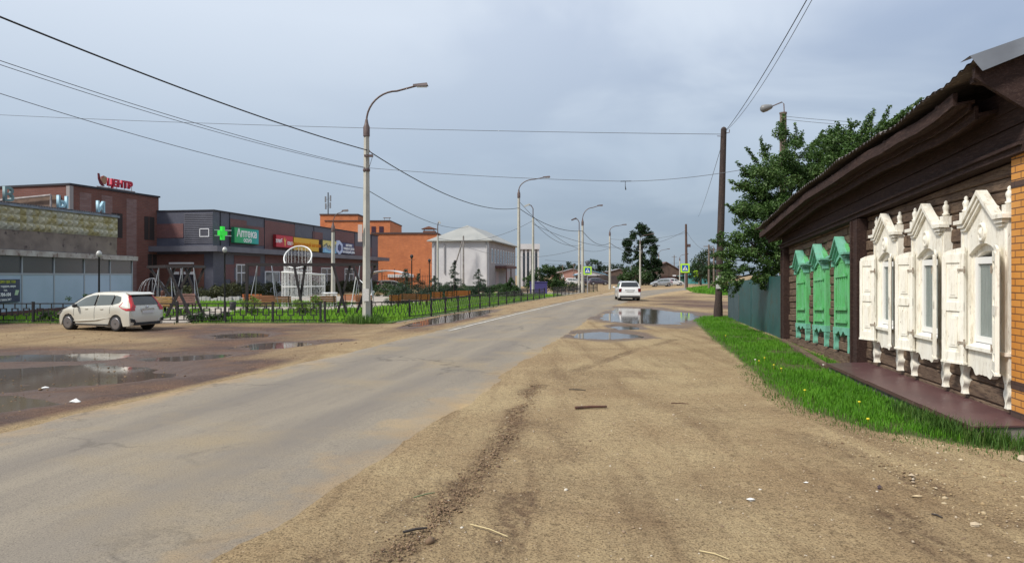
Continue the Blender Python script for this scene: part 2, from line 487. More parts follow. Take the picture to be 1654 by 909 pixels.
t.links.new(hsum, bn.inputs['Height']); t.links.new(bn.outputs[0], b.inputs['Normal'])
gme.materials.append(gm)
ground = bpy.data.objects.new('ground', gme); C.objects.link(ground); tag(ground, 'sandy bare earth with ruts and damp patches', None, None, 'structure')

wm, t, b = newmat('puddle_water')
setin(b, 'Base Color', (.10, .078, .062, 1)); setin(b, 'Roughness', .06); setin(b, 'IOR', 1.33); setin(b, 'Specular IOR Level', 1.0)
bn = N(t, 'ShaderNodeBump'); bn.inputs['Strength'].default_value = .04; bn.inputs['Distance'].default_value = .01
geo = N(t, 'ShaderNodeNewGeometry'); t.links.new(tn(t, geo.outputs['Position'], 3, 2), bn.inputs['Height']); t.links.new(bn.outputs[0], b.inputs['Normal'])
for lab, p, lv in PL:
    m = MB(); cx, cy, a, bb, r = p; n = 40
    pts = []
    for k in range(n):
        an = 2 * math.pi * k / n; u = a * 1.45 * math.cos(an) + 0; v = bb * 1.45 * math.sin(an)
        x = cx + u * math.cos(r) - v * math.sin(r); y = cy + u * math.sin(r) + v * math.cos(r)
        if p[0] > left_edge_x(p[1]) + 2: x = max(x, float(right_edge_x(y)) + .02)
        else: x = min(x, float(left_edge_x(y)) - .02)
        pts.append((x, y, lv))
    m.add(pts, [tuple(range(n))])
    o = m.build('puddle', wm, uv=False); tag(o, lab, None, None, 'structure')

# ------------------------------------------------------------ road
def road():
    ys = list(np.arange(-14, 4, .5)) + list(np.arange(4, 40, .12)) + list(np.arange(40, 90, .5)) 
    vs = []; nx_ = 15
    rows = []
    for y in ys:
        l = float(left_edge_x(y)) + float(fbm(1.7, y, .6, 4)) * .28 + float(fbm(9.7, y, 3.1, 2)) * .14
        r_ = float(right_edge_x(y)) + float(fbm(5.2, y, .45, 4)) * .3 + float(fbm(31.7, y, 2.7, 2)) * .16
        rows.append((l, y, r_, y))
    # from y=90 on follow both edges by parameter, since the road bends to the right
    l0 = [p for p in LE if p.y > 90.2]; r0 = [p for p in RE if p.y > 90.2]
    n = 60
    for k in range(n):
        a = l0[int(k * (len(l0) - 1) / (n - 1))]; q = r0[int(k * (len(r0) - 1) / (n - 1))]
        rows.append((a.x, a.y, q.x, q.y))
    V = []; across = []; along = []
    s_ = 0; last = None
    for (lx, ly, rx, ry) in rows:
        mid = ((lx + rx) / 2, (ly + ry) / 2)
        if last: s_ += math.hypot(mid[0] - last[0], mid[1] - last[1])
        last = mid
        for i in range(nx_):
            f = i / (nx_ - 1)
            x = lx + (rx - lx) * f; y = ly + (ry - ly) * f
            crown = .02 * (1 - (2 * f - 1) ** 2)
            z = .012 + crown
            if i == 0: x = lx - .12; z = -.05
            if i == nx_ - 1: x = rx + .25; z = -.055
            if i == 1: x = lx + .02; 
            if i == nx_ - 2: x = rx - .12; z = .008
            V.append((x, y, z)); w = math.hypot(rx - lx, ry - ly); across.append(f * w - w / 2); along.append(s_)
    ny_ = len(rows); ii = np.arange(nx_ * ny_).reshape(ny_, nx_)
    f = np.stack([ii[:-1, :-1], ii[:-1, 1:], ii[1:, 1:], ii[1:, :-1]], -1).reshape(-1, 4)
    me = bpy.data.meshes.new('road'); fastmesh(me, np.array(V), f)
    attr(me, 'across', across); attr(me, 'along', along)
    me.polygons.foreach_set('use_smooth', [True] * len(f))
    m, t, b = newmat('worn_asphalt')
    geo = N(t, 'ShaderNodeNewGeometry'); pos = geo.outputs['Position']
    cb = N(t, 'ShaderNodeCombineXYZ'); t.links.new(M2(t, 'MULTIPLY', at(t, 'across'), 1.0), cb.inputs[0]); t.links.new(M2(t, 'MULTIPLY', at(t, 'along'), .09), cb.inputs[1])
    c = mix(t, ramp(t, tn(t, cb.outputs[0], 1.1, 6, .6), [(.36, (0, 0, 0)), (.62, (1, 1, 1))]), (.27, .232, .18), (.20, .173, .143))
    c = mix(t, ramp(t, tn(t, pos, .45, 6, .6), [(.5, (0, 0, 0)), (.7, (1, 1, 1))]), c, (.28, .225, .15))
    # tyre-polished bands
    tb = ramp(t, M2(t, 'ABSOLUTE', M2(t, 'SUBTRACT', M2(t, 'ABSOLUTE', at(t, 'across')), 1.15)), [(.0, (1, 1, 1)), (.5, (0, 0, 0))])
    c = mix(t, M2(t, 'MULTIPLY', tb, .3), c, (.165, .148, .135))
    # sand drifting over the edges
    ed = M2(t, 'ABSOLUTE', at(t, 'across'))
    edn = M2(t, 'ADD', ed, M2(t, 'MULTIPLY', M2(t, 'SUBTRACT', tn(t, pos, .9, 6, .65), .5), 1.5))
    c = mix(t, M2(t, 'MULTIPLY', ramp(t, M2(t, 'MULTIPLY', edn, .33), [(.64, (0, 0, 0)), (.84, (1, 1, 1))]), 1.0), c, mix(t, ramp(t, tn(t, pos, .5, 8, .6, .4), [(.38, (0, 0, 0)), (.62, (1, 1, 1))]), (.40, .29, .16), (.31, .215, .12)))
    g1 = ramp(t, tn(t, pos, 70, 4, .75), [(.36, (.5, .5, .5)), (.47, (1, 1, 1)), (.58, (1, 1, 1)), (.70, (1.6, 1.56, 1.5))])
    c = mix(t, 1.0, c, g1, 'MULTIPLY')
    # cracks
    vo = N(t, 'ShaderNodeTexVoronoi'); vo.feature = 'DISTANCE_TO_EDGE'; vo.inputs['Scale'].default_value = .33
    wv = N(t, 'ShaderNodeMixRGB'); wv.inputs[0].default_value = .12; t.links.new(pos, wv.inputs[1])
    nc = N(t, 'ShaderNodeTexNoise'); nc.inputs['Scale'].default_value = 2.2; nc.inputs['Detail'].default_value = 6; t.links.new(pos, nc.inputs[0])
    sc_ = N(t, 'ShaderNodeVectorMath', operation='SCALE'); sc_.inputs['Scale'].default_value = 8.0; t.links.new(nc.outputs['Color'], sc_.inputs[0])
    t.links.new(sc_.outputs[0], wv.inputs[2]); t.links.new(wv.outputs[0], vo.inputs['Vector'])
    cr = ramp(t, vo.outputs['Distance'], [(0.0, (1, 1, 1)), (.02, (0, 0, 0))])
    crm = M2(t, 'MULTIPLY', cr, ramp(t, tn(t, pos, .25, 3), [(.47, (0, 0, 0)), (.6, (1, 1, 1))]))
    c = mix(t, M2(t, 'MULTIPLY', crm, .7), c, (.07, .06, .052))
    pt = ramp(t, tn(t, pos, 1.7, 8, .75, .8), [(.60, (0, 0, 0)), (.66, (1, 1, 1))])
    c = mix(t, M2(t, 'MULTIPLY', pt, .35), c, (.12, .10, .085))
    t.links.new(c, b.inputs['Base Color']); setin(b, 'Roughness', .88); setin(b, 'Specular IOR Level', .25)
    bn = N(t, 'ShaderNodeBump'); bn.inputs['Strength'].default_value = .35; bn.inputs['Distance'].default_value = .01
    hs = M2(t, 'SUBTRACT', tn(t, pos, 60, 5, .7), M2(t, 'MULTIPLY', crm, 1.0))
    t.links.new(hs, bn.inputs['Height']); t.links.new(bn.outputs[0], b.inputs['Normal'])
    me.materials.append(m)
    o = bpy.data.objects.new('road', me); C.objects.link(o); tag(o, 'worn dusty asphalt road bending to the right', None, None, 'structure')
road()
# painted edge line on the left side
def edge_line():
    m = MB(); ys = list(np.arange(24, 90, .5))
    for a, b_ in zip(ys[:-1], ys[1:]):
        xa = float(left_edge_x(a)) + .42; xb = float(left_edge_x(b_)) + .42
        if vn(3.3, a, .8) < .12 : continue
        m.quad((xa, a, .034), (xa + .13, a, .034), (xb + .13, b_, .034), (xb, b_, .034))
    wmx = mat('worn_white_paint', (.62, .6, .55), (.3, .27, .23), 4, .8)
    o = m.build('road_marking', wmx, uv=False); tag(o, 'faded white edge line', None, None, 'structure')
edge_line()

# park paving and lawns, 20 cm lower than the road
LZ = LOW + .012
def sheet(name, pts, z, mt, label, th=.1, kind='structure'):
    m = MB(); m.prism([(p[0], p[1]) for p in pts], z - th, z, 'XY')
    o = m.build(name, mt, uv=False); tag(o, label, None, None, kind); return o
def fx(y): return float(left_edge_x(y)) - 4.6     # line of the side railing
pav = mat('park_paving', (.42, .37, .31), (.33, .29, .25), 1.5, .9, col3=(.25, .22, .2), s3=9, f3=.35, bump=.2, bscale=20)
side = [(fx(y) + .25, y) for y in (31.5, 36, 42, 50, 60, 72, 86)]
sheet('park_paving', [(-44, 31.2), (-8.9, 31.2)] + side[0:] + [(-3, 86), (-26, 62), (-40, 60)], LZ, pav, 'pale paved walks of the little park')
lawnm = mat('lawn_soil', (.07, .12, .02), (.05, .085, .018), 2, .95, col3=(.1, .09, .04), s3=12, f3=.25)
def fxr(y, o_): return (fx(y) - o_, y)
LAWNS = [
    [(-44, 31.0), (-17.0, 31.0), (-18.5, 42), (-44, 42)],
    [(-14.6, 31.0), (fx(31.2) + .1, 31.0)] + [fxr(y, -.1) for y in (34, 38, 44, 52, 62, 74)] + [fxr(74, 6.4), fxr(60, 6.6), fxr(50, 6.8), fxr(44, 7.2), (-11.5, 41.5), (-16.6, 41)],
    [(-21, 46.5), (-12.5, 46.5), (-11.5, 52), (-19, 56), (-28, 54), (-28, 46.5)],
    [(fx(58) - 6, 58), (fx(70) - 5.4, 70), (fx(80) - 8, 80), (fx(62) - 14, 62)],
]
for i, l in enumerate(LAWNS):
    sheet('lawn', l, LZ + .03, lawnm, 'park lawn', .12)
# right-hand verge
def hx(y): return 6.2 + .171 * (y - 8.4)          # line of the wooden house front
VERGE = [(6.0, 6.9), (5.55, 7.3), (4.9, 7.75), (4.42, 8.4), (4.2, 9.8), (4.35, 11.6), (5.0, 14.8), (6.0, 20.5), (6.9, 25), (7.9, 30), (9.1, 33), (10.2, 33.6), (10.7, 32.2)] + [(hx(y) - .02, y) for y in (28, 20, 12, 8.4, 6.9)]
FAR_VERGE = [G(1104, 467)[:2], G(1120, 473)[:2], G(1165, 477)[:2], G(1230, 478)[:2], G(1260, 466)[:2], G(1140, 462.5)[:2]]
vm = mat('verge_soil', (.10, .11, .03), (.17, .13, .07), 2.5, .95, col3=(.09, .12, .03), s3=10, f3=.4)
def in_poly(x, y, poly):
    ins = np.zeros(len(x), bool); n = len(poly); j = n - 1
    for i in range(n):
        xi, yi = poly[i][:2]; xj, yj = poly[j][:2]
        c_ = ((yi > y) != (yj > y)) & (x < (xj - xi) * (y - yi) / ((yj - yi) + 1e-12) + xi)
        ins ^= c_; j = i
    return ins
def edge_d(x, y, poly):
    d = np.full(len(x), 1e9); n = len(poly)
    for i in range(n):
        x0, y0 = poly[i][:2]; x1, y1 = poly[(i + 1) % n][:2]
        t_ = np.clip(((x - x0) * (x1 - x0) + (y - y0) * (y1 - y0)) / ((x1 - x0) ** 2 + (y1 - y0) ** 2 + 1e-9), 0, 1)
        d = np.minimum(d, np.hypot(x - x0 - t_ * (x1 - x0), y - y0 - t_ * (y1 - y0)))
    return d
grass_mats = {}
def grassmat(name, c1, c2, c3):
    m, t, b = newmat(name)
    a = at(t, 'tint')
    c = ramp(t, a, [(0, c1), (.55, c2), (1, c3)])
    t.links.new(c, b.inputs['Base Color']); setin(b, 'Roughness', .6); setin(b, 'Specular IOR Level', .2)
    # thin leaves let some light through
    tr = N(t, 'ShaderNodeBsdfTranslucent'); t.links.new(c, tr.inputs['Color'])
    ms = N(t, 'ShaderNodeMixShader'); ms.inputs[0].default_value = .35
    o_ = t.nodes['Material Output']
    t.links.new(b.outputs[0], ms.inputs[1]); t.links.new(tr.outputs[0], ms.inputs[2]); t.links.new(ms.outputs[0], o_.inputs['Surface'])
    return m
GRASS = grassmat('grass_blades', (.05, .14, .012), (.11, .30, .02), (.2, .40, .04))
LAWNG = grassmat('lawn_blades', (.10, .22, .02), (.20, .42, .03), (.32, .50, .07))
GRASS_D = grassmat('rough_weeds', (.03, .075, .015), (.07, .15, .025), (.16, .22, .06))
def grass(name, poly, n, h, wdt, label, mt, zf, zoff=0.0, clump=1.0, dens=None, seed=1, edge=.35):
    rs = np.random.RandomState(seed)
    xs = [p[0] for p in poly]; ys = [p[1] for p in poly]
    x = rs.uniform(min(xs), max(xs), n * 4); y = rs.uniform(min(ys), max(ys), n * 4)
    if dens is not None:
        # denser near the camera
        keep = rs.rand(len(x)) < dens(x, y); x = x[keep]; y = y[keep]
    k = in_poly(x, y, poly); x = x[k]; y = y[k]
    nz_ = fbm(x, y, 1.1, 3) + .5
    ed = edge_d(x, y, poly)
    k = (rs.rand(len(x)) < np.clip(ed / edge, .05, 1)) & (nz_ > .28 - rs.rand(len(x)) * .25); x = x[k][:n]; y = y[k][:n]
    ed = edge_d(x, y, poly)
    m_ = len(x); nz_ = fbm(x, y, 1.6, 3) + .5
    hh = h * (.45 + 1.1 * nz_ * clump) * rs.uniform(.55, 1.35, m_) * np.clip(.5 + ed / .6, .5, 1)
    th = rs.uniform(0, 2 * np.pi, m_); ln = rs.uniform(.1, .9, m_)
    z0 = zf(x, y) + zoff
    dx = np.cos(th); dy = np.sin(th); px_ = -dy * wdt / 2; py_ = dx * wdt / 2
    A = np.stack([x - px_, y - py_, z0 - .01], -1); B = np.stack([x + px_, y + py_, z0 - .01], -1)
    Cm = np.stack([x + px_ * .7 + dx * ln * hh * .3, y + py_ * .7 + dy * ln * hh * .3, z0 + hh * .6], -1)
    Dm = np.stack([x - px_ * .7 + dx * ln * hh * .3, y - py_ * .7 + dy * ln * hh * .3, z0 + hh * .6], -1)
    T = np.stack([x + dx * ln * hh * .8, y + dy * ln * hh * .8, z0 + hh], -1)
    V = np.stack([A, B, Cm, Dm, T], 1).reshape(-1, 3)
    b_ = np.arange(m_) * 5
    tri = np.concatenate([np.stack([b_, b_ + 1, b_ + 2], -1), np.stack([b_, b_ + 2, b_ + 3], -1), np.stack([b_ + 3, b_ + 2, b_ + 4], -1)])
    me = bpy.data.meshes.new(name); fastmesh(me, V, tri)
    tint = np.clip(rs.rand(m_) * .6 + (fbm(x, y, .7, 3) + .5) * .7 - .15, 0, 1)
    attr(me, 'tint', np.repeat(tint, 5))
    me.materials.append(mt)
    o = bpy.data.objects.new(name, me); C.objects.link(o); tag(o, label, 'grass', None, 'stuff'); return o
# soil under the right-hand grass, part of the ground sheet
gxf, gyf = GX.ravel(), GY.ravel()
vg = np.zeros(len(gxf))
for pl_ in (VERGE, [tuple(p) for p in FAR_VERGE]):
    ins = in_poly(gxf, gyf, pl_); vg = np.maximum(vg, np.where(ins, np.clip(edge_d(gxf, gyf, pl_) / .3 + .15, 0, 1), 0))
attr(gme, 'verge', vg)
_b = gm.node_tree.nodes['Principled BSDF']; _l = _b.inputs['Base Color'].links[0].from_socket
gt = gm.node_tree; gp_ = N(gt, 'ShaderNodeNewGeometry').outputs['Position']
_c = mix(gt, ramp(gt, M2(gt, 'ADD', at(gt, 'verge'), M2(gt, 'MULTIPLY_ADD', tn(gt, gp_, 3), .8, -.4)), [(.3, (0, 0, 0)), (.7, (1, 1, 1))]), _l, (.085, .1, .032))
gt.links.new(_c, _b.inputs['Base Color'])

# ------------------------------------------------------------ old wooden house on the right
TH = math.atan(.171); cT, sT = math.cos(TH), math.sin(TH)
def sag(w, z):
    top = -.052 * max(0, w + .3)
    mid = -.05 * max(0, w - 6) * min(1, max(0, z))
    k = min(1, max(0, (z - 3.15) / .25))
    return mid * (1 - k) + top * k
def H(w, q, z):
    """w along the front (0 near, 12.4 far), q out towards the road, z up"""
    z = z + sag(w, z)
    return (6.2 + w * sT - q * cT, 8.4 + w * cT + q * sT, z)
EAVE = [(-3, 4.46), (-.65, 4.46), (.1, 4.38), (1.2, 4.33), (3.25, 4.39), (7.4, 4.37), (12.4, 4.12), (13.2, 4.1)]   # before sag
def ez(w): return float(np.interp(w, [e[0] for e in EAVE], [e[1] for e in EAVE]))
def woodmat(name, c1, c2, c3, rough=.85, sc=(1, 1, 1), grain=1.0):
    m, t, b = newmat(name); setin(b, 'Roughness', rough); setin(b, 'Specular IOR Level', .3)
    g = N(t, 'ShaderNodeNewGeometry'); mp_ = N(t, 'ShaderNodeMapping'); mp_.inputs['Rotation'].default_value = (0, 0, TH); mp_.inputs['Scale'].default_value = sc
    t.links.new(g.outputs['Position'], mp_.inputs[0]); v = mp_.outputs[0]
    c = mix(t, ramp(t, tn(t, v, 2.2, 8, .65), [(.35, (0, 0, 0)), (.65, (1, 1, 1))]), c1, c2)
    c = mix(t, ramp(t, tn(t, v, 9, 6, .7), [(.5, (0, 0, 0)), (.64, (1, 1, 1))]), c, c3)
    t.links.new(c, b.inputs['Base Color'])
    bn = N(t, 'ShaderNodeBump'); bn.inputs['Strength'].default_value = .6 * grain; bn.inputs['Distance'].default_value = .02
    t.links.new(tn(t, v, 14, 7, .7), bn.inputs['Height']); t.links.new(bn.outputs[0], b.inputs['Normal'])
    return m
# rotated mapping: local y runs along the front
LOGM = woodmat('weathered_logs', (.20, .14, .095), (.10, .064, .046), (.05, .032, .025), sc=(3, .5, 5))
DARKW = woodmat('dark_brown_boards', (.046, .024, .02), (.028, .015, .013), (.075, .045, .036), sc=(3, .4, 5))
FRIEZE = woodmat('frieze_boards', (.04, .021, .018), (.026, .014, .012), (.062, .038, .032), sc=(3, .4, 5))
def peeling(name, c1, c2, worn, amount=.62, sc=(2, 2, 1)):
    m, t, b = newmat(name); setin(b, 'Roughness', .62)
    g = N(t, 'ShaderNodeNewGeometry'); mp_ = N(t, 'ShaderNodeMapping'); mp_.inputs['Scale'].default_value = sc
    t.links.new(g.outputs['Position'], mp_.inputs[0]); v = mp_.outputs[0]
    c = mix(t, ramp(t, tn(t, v, 1.6, 5), [(.4, (0, 0, 0)), (.65, (1, 1, 1))]), c1, c2)
    pe = ramp(t, tn(t, v, 11, 9, .72, .5), [(amount, (0, 0, 0)), (amount + .05, (1, 1, 1))])
    c = mix(t, pe, c, worn)
    dirt = ramp(t, tn(t, v, 3.1, 8, .75), [(.34, (.72, .69, .63)), (.5, (1, 1, 1))])
    c = mix(t, 1.0, c, dirt, 'MULTIPLY')
    t.links.new(c, b.inputs['Base Color'])
    bn = N(t, 'ShaderNodeBump'); bn.inputs['Strength'].default_value = .5; bn.inputs['Distance'].default_value = .012
    t.links.new(M2(t, 'SUBTRACT', tn(t, v, 26, 6, .7), pe), bn.inputs['Height']); t.links.new(bn.outputs[0], b.inputs['Normal'])
    return m
WHITEP = peeling('peeling_white_paint', (.90, .87, .78), (.84, .80, .70), (.30, .22, .15), .615, (3.6, 3.6, .8))
GREENP = peeling('peeling_green_paint', (.11, .46, .15), (.17, .50, .25), (.17, .20, .12), .61, (3, 3, .9))
TEALP = peeling('faded_turquoise_paint', (.15, .44, .32), (.2, .5, .38), (.3, .36, .3), .6)
PVC = mat('white_plastic_frame', (.82, .82, .8), rough=.35)
PANE = glassmat('window_pane', (.10, .13, .115), .04)
CURT = mat('lace_curtain', (.20, .23, .21), (.12, .15, .135), 5, .9, stretch=(9, 9, .6))

house = thing('wooden_house', 'old single storey dark log house with carved white and green window frames', 'house', H(0, 0, 0)[:2] + (0,))
def hb(m, w0, w1, q0, q1, z0, z1, seg=1.5):
    """box in house coordinates, divided along the front so it follows the sagging walls"""
    n = max(1, int(abs(w1 - w0) / seg))
    for k in range(n):
        a = w0 + (w1 - w0) * k / n; c_ = w0 + (w1 - w0) * (k + 1) / n
        vs = [(w, q, z) for w in (a, c_) for q in (q0, q1) for z in (z0, z1)]
        fs = [(0, 4, 5, 1), (2, 3, 7, 6), (0, 2, 6, 4), (1, 5, 7, 3)]
        if k == 0: fs.append((0, 1, 3, 2))
        if k == n - 1: fs.append((4, 6, 7, 5))
        m.add(vs, fs)
WHITE_W = (.55, 2.26, 4.0)
# solid core of the house, then a skin of logs on the front and far end
m = MB(H); hb(m, -.5, 12.1, -7.0, -.12, .0, 4.0); m.build('inner_wall', DARKW, house, world=True)
m = MB(H); rs = random.Random(5)
z = .12; rows = []
while z < 3.42:
    h = rs.uniform(.17, .225)
    # cut each course into lengths with slightly different faces
    w = -.05
    cuts = [(c_ - .36, c_ + .36) for c_ in WHITE_W] if (z + h > 1.06 and z < 2.4) else []
    while w < 12.2:
        L = rs.uniform(1.2, 3.4); w2 = min(12.2, w + L)
        hit = [c_ for c_ in cuts if c_[0] - 1e-6 <= w < c_[1]]
        if hit: w = hit[0][1]; continue
        nxt = [c_[0] for c_ in cuts if w < c_[0] < w2]
        if nxt: w2 = min(nxt)
        q = rs.uniform(-.02, .022); t_ = rs.uniform(-.006, .006)
        n = max(1, int((w2 - w) / .8))
        prof = [(-.14, z + .004), (q - .022, z + .006), (q + .003, z + h * .14), (q + .0, z + h * .88), (q - .02, z + h - .004), (-.14, z + h)]
        vs = []; fs = []
        for k in range(n + 1):
            ww = w + .006 + (w2 - w - .012) * k / n
            for (qq, zz) in prof: vs.append((ww, qq + rs.uniform(-.003, .003), zz + t_))
        for k in range(n):
            for j in range(5):
                fs.append((k * 6 + j, k * 6 + j + 1, k * 6 + 7 + j, k * 6 + 6 + j))
        fs += [tuple(range(6)), tuple(range(n * 6 + 5, n * 6 - 1, -1))]
        m.add(vs, fs); w = w2
    z += h
m.build('log_wall', LOGM, house, world=True)
m = MB(H); z = .1
while z < 3.9:
    h = rs.uniform(.18, .23); hb(m, 12.1 + rs.uniform(0, .02), 12.22 + rs.uniform(-.02, .02), -7.0, -.05, z + .006, z + h - .006); z += h
m.build('end_wall', LOGM, house, world=True)
# lower weathered sill log that bulges out on the green side
m = MB(H); hb(m, 5.85, 12.0, -.1, .075, .03, .15); hb(m, 6.3, 11.6, -.1, .05, .15, .27)
m.build('sill_log', LOGM, house, world=True)
# posts
for (a, b_, q, zt) in ((5.25, 5.72, .16, 3.42), (11.92, 12.36, .13, 3.42), (-.112, -.058, .055, 3.42)):
    m = MB(H); hb(m, a, b_, -.1, q, .14, zt)
    if b_ - a > .2:
        hb(m, a + .015, a + .09, q - .01, q + .035, .14, zt - .01); hb(m, b_ - .09, b_ - .015, q - .01, q + .035, .14, zt - .01)
    m.build('corner_post', DARKW, house, world=True)
# frieze of wide boards and mouldings under the eaves
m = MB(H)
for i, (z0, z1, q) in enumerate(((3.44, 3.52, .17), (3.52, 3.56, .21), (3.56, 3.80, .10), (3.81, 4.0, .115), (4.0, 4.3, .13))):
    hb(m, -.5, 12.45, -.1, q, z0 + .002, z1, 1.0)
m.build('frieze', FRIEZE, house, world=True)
# stepped eaves: boxed cornice, soffit boards, rafters, fascia
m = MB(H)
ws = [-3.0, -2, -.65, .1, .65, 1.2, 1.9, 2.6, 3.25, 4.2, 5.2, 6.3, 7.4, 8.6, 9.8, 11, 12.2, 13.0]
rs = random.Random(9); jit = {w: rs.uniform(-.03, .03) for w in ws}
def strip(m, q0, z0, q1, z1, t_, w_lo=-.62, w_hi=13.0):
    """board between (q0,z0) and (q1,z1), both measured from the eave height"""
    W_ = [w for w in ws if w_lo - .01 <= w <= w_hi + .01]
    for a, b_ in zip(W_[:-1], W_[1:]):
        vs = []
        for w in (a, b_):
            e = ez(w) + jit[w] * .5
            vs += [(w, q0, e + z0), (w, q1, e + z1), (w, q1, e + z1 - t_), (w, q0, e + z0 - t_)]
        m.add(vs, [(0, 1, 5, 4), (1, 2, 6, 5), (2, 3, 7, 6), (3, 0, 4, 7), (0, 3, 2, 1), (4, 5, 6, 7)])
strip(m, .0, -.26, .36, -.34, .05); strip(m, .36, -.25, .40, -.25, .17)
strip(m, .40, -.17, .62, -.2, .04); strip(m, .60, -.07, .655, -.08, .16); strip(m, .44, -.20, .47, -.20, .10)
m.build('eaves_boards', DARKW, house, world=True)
rs = random.Random(4)
w = -.4
while w < 12.8:
    m = MB(H); e = ez(w); m.add([(w + a, q, e + z) for a in (0, .1) for (q, z) in ((.1, -.02), (.64, -.06), (.64, -.14), (.1, -.22))], [(0, 1, 2, 3), (4, 7, 6, 5), (0, 4, 5, 1), (1, 5, 6, 2), (2, 6, 7, 3), (3, 7, 4, 0)]); w += .95
    m.build('rafter_end', FRIEZE, house, world=True)
# corrugated sheet roof with a wavy, uneven edge
ROOFM = mat('old_corrugated_sheet', (.17, .15, .15), (.1, .085, .085), 2.2, .8, col3=(.24, .22, .2), s3=8, f3=.3, bump=.3, bscale=14)
m = MB(H); nW = 520; rsn = np.random.RandomState(2); vs = []; fs = []
Qs = [(.74, 0.0), (-.2, .30), (-1.6, .78), (-3.5, 1.42)]
for i in range(nW):
    w = -.62 + 13.8 * i / (nW - 1)
    wav = .012 * math.sin(2 * math.pi * w / .17); brk_ = .04 * (vn(w, 1.2, 1.3) - .5) + (.016 if int((w + 5) / 1.05) % 2 else 0)
    for j, (q, dz) in enumerate(Qs):
        e = ez(w) + .035 + wav + (brk_ * (1 if j == 0 else .4))
        # hip at the far end
        lim = max(0, (w - 9.6)) * .40
        vs.append((w, q + (float(vn(w, 7, 1.6)) - .5) * .09 * (j == 0), e + min(dz, max(0.0, 1.45 - lim))))
for i in range(nW - 1):
    for j in range(3): fs.append((i * 4 + j, i * 4 + j + 1, (i + 1) * 4 + j + 1, (i + 1) * 4 + j))
m.add(vs, fs); b_ = len(m.v)
m.add([(v[0], v[1], v[2] - .02) for v in vs], fs)
# back slope
back = [(-.62, -3.5, ez(-.6) + 1.45), (9.6, -3.5, ez(9.6) + 1.45), (13.2, -7.5, ez(13) - .0), (-.62, -7.6, ez(-.6))]
m.add(back, [(0, 1, 2, 3)])
m.build('roof', ROOFM, house, world=True, fix=False)
# bent grey metal sheet capping the near end
m = MB(H); e0 = ez(-.6)
n_ = 6
for i in range(n_):
    q_a, q_b = .80 - 4.3 * i / n_, .80 - 4.3 * (i + 1) / n_; za, zb_ = e0 + .06 + .33 * (.80 - q_a), e0 + .06 + .33 * (.80 - q_b)
    m.add([(-.42, q_a, za + .012), (-.42, q_b, zb_ + .012), (-.66, q_b, zb_ + .02), (-.66, q_a, za + .02), (-.69, q_a - .12 * (i == 0), za - .17), (-.69, q_b, zb_ - .17)], [(0, 1, 2, 3), (3, 2, 5, 4)])
m.build('metal_cap', mat('grey_zinc_sheet', (.22, .235, .26), (.16, .17, .19), 2, .45, metal=.4), house, world=True)
m = MB(H); m.prism([(.7, e0 - .02), (-3.5, e0 + 1.4), (-7.4, e0 - .02), (-7.4, e0 - .6), (.08, e0 - .6), (.7, e0 - .15)], -.56, -.5, 'YZ'); m.build('gable_boards', FRIEZE, house, world=True)

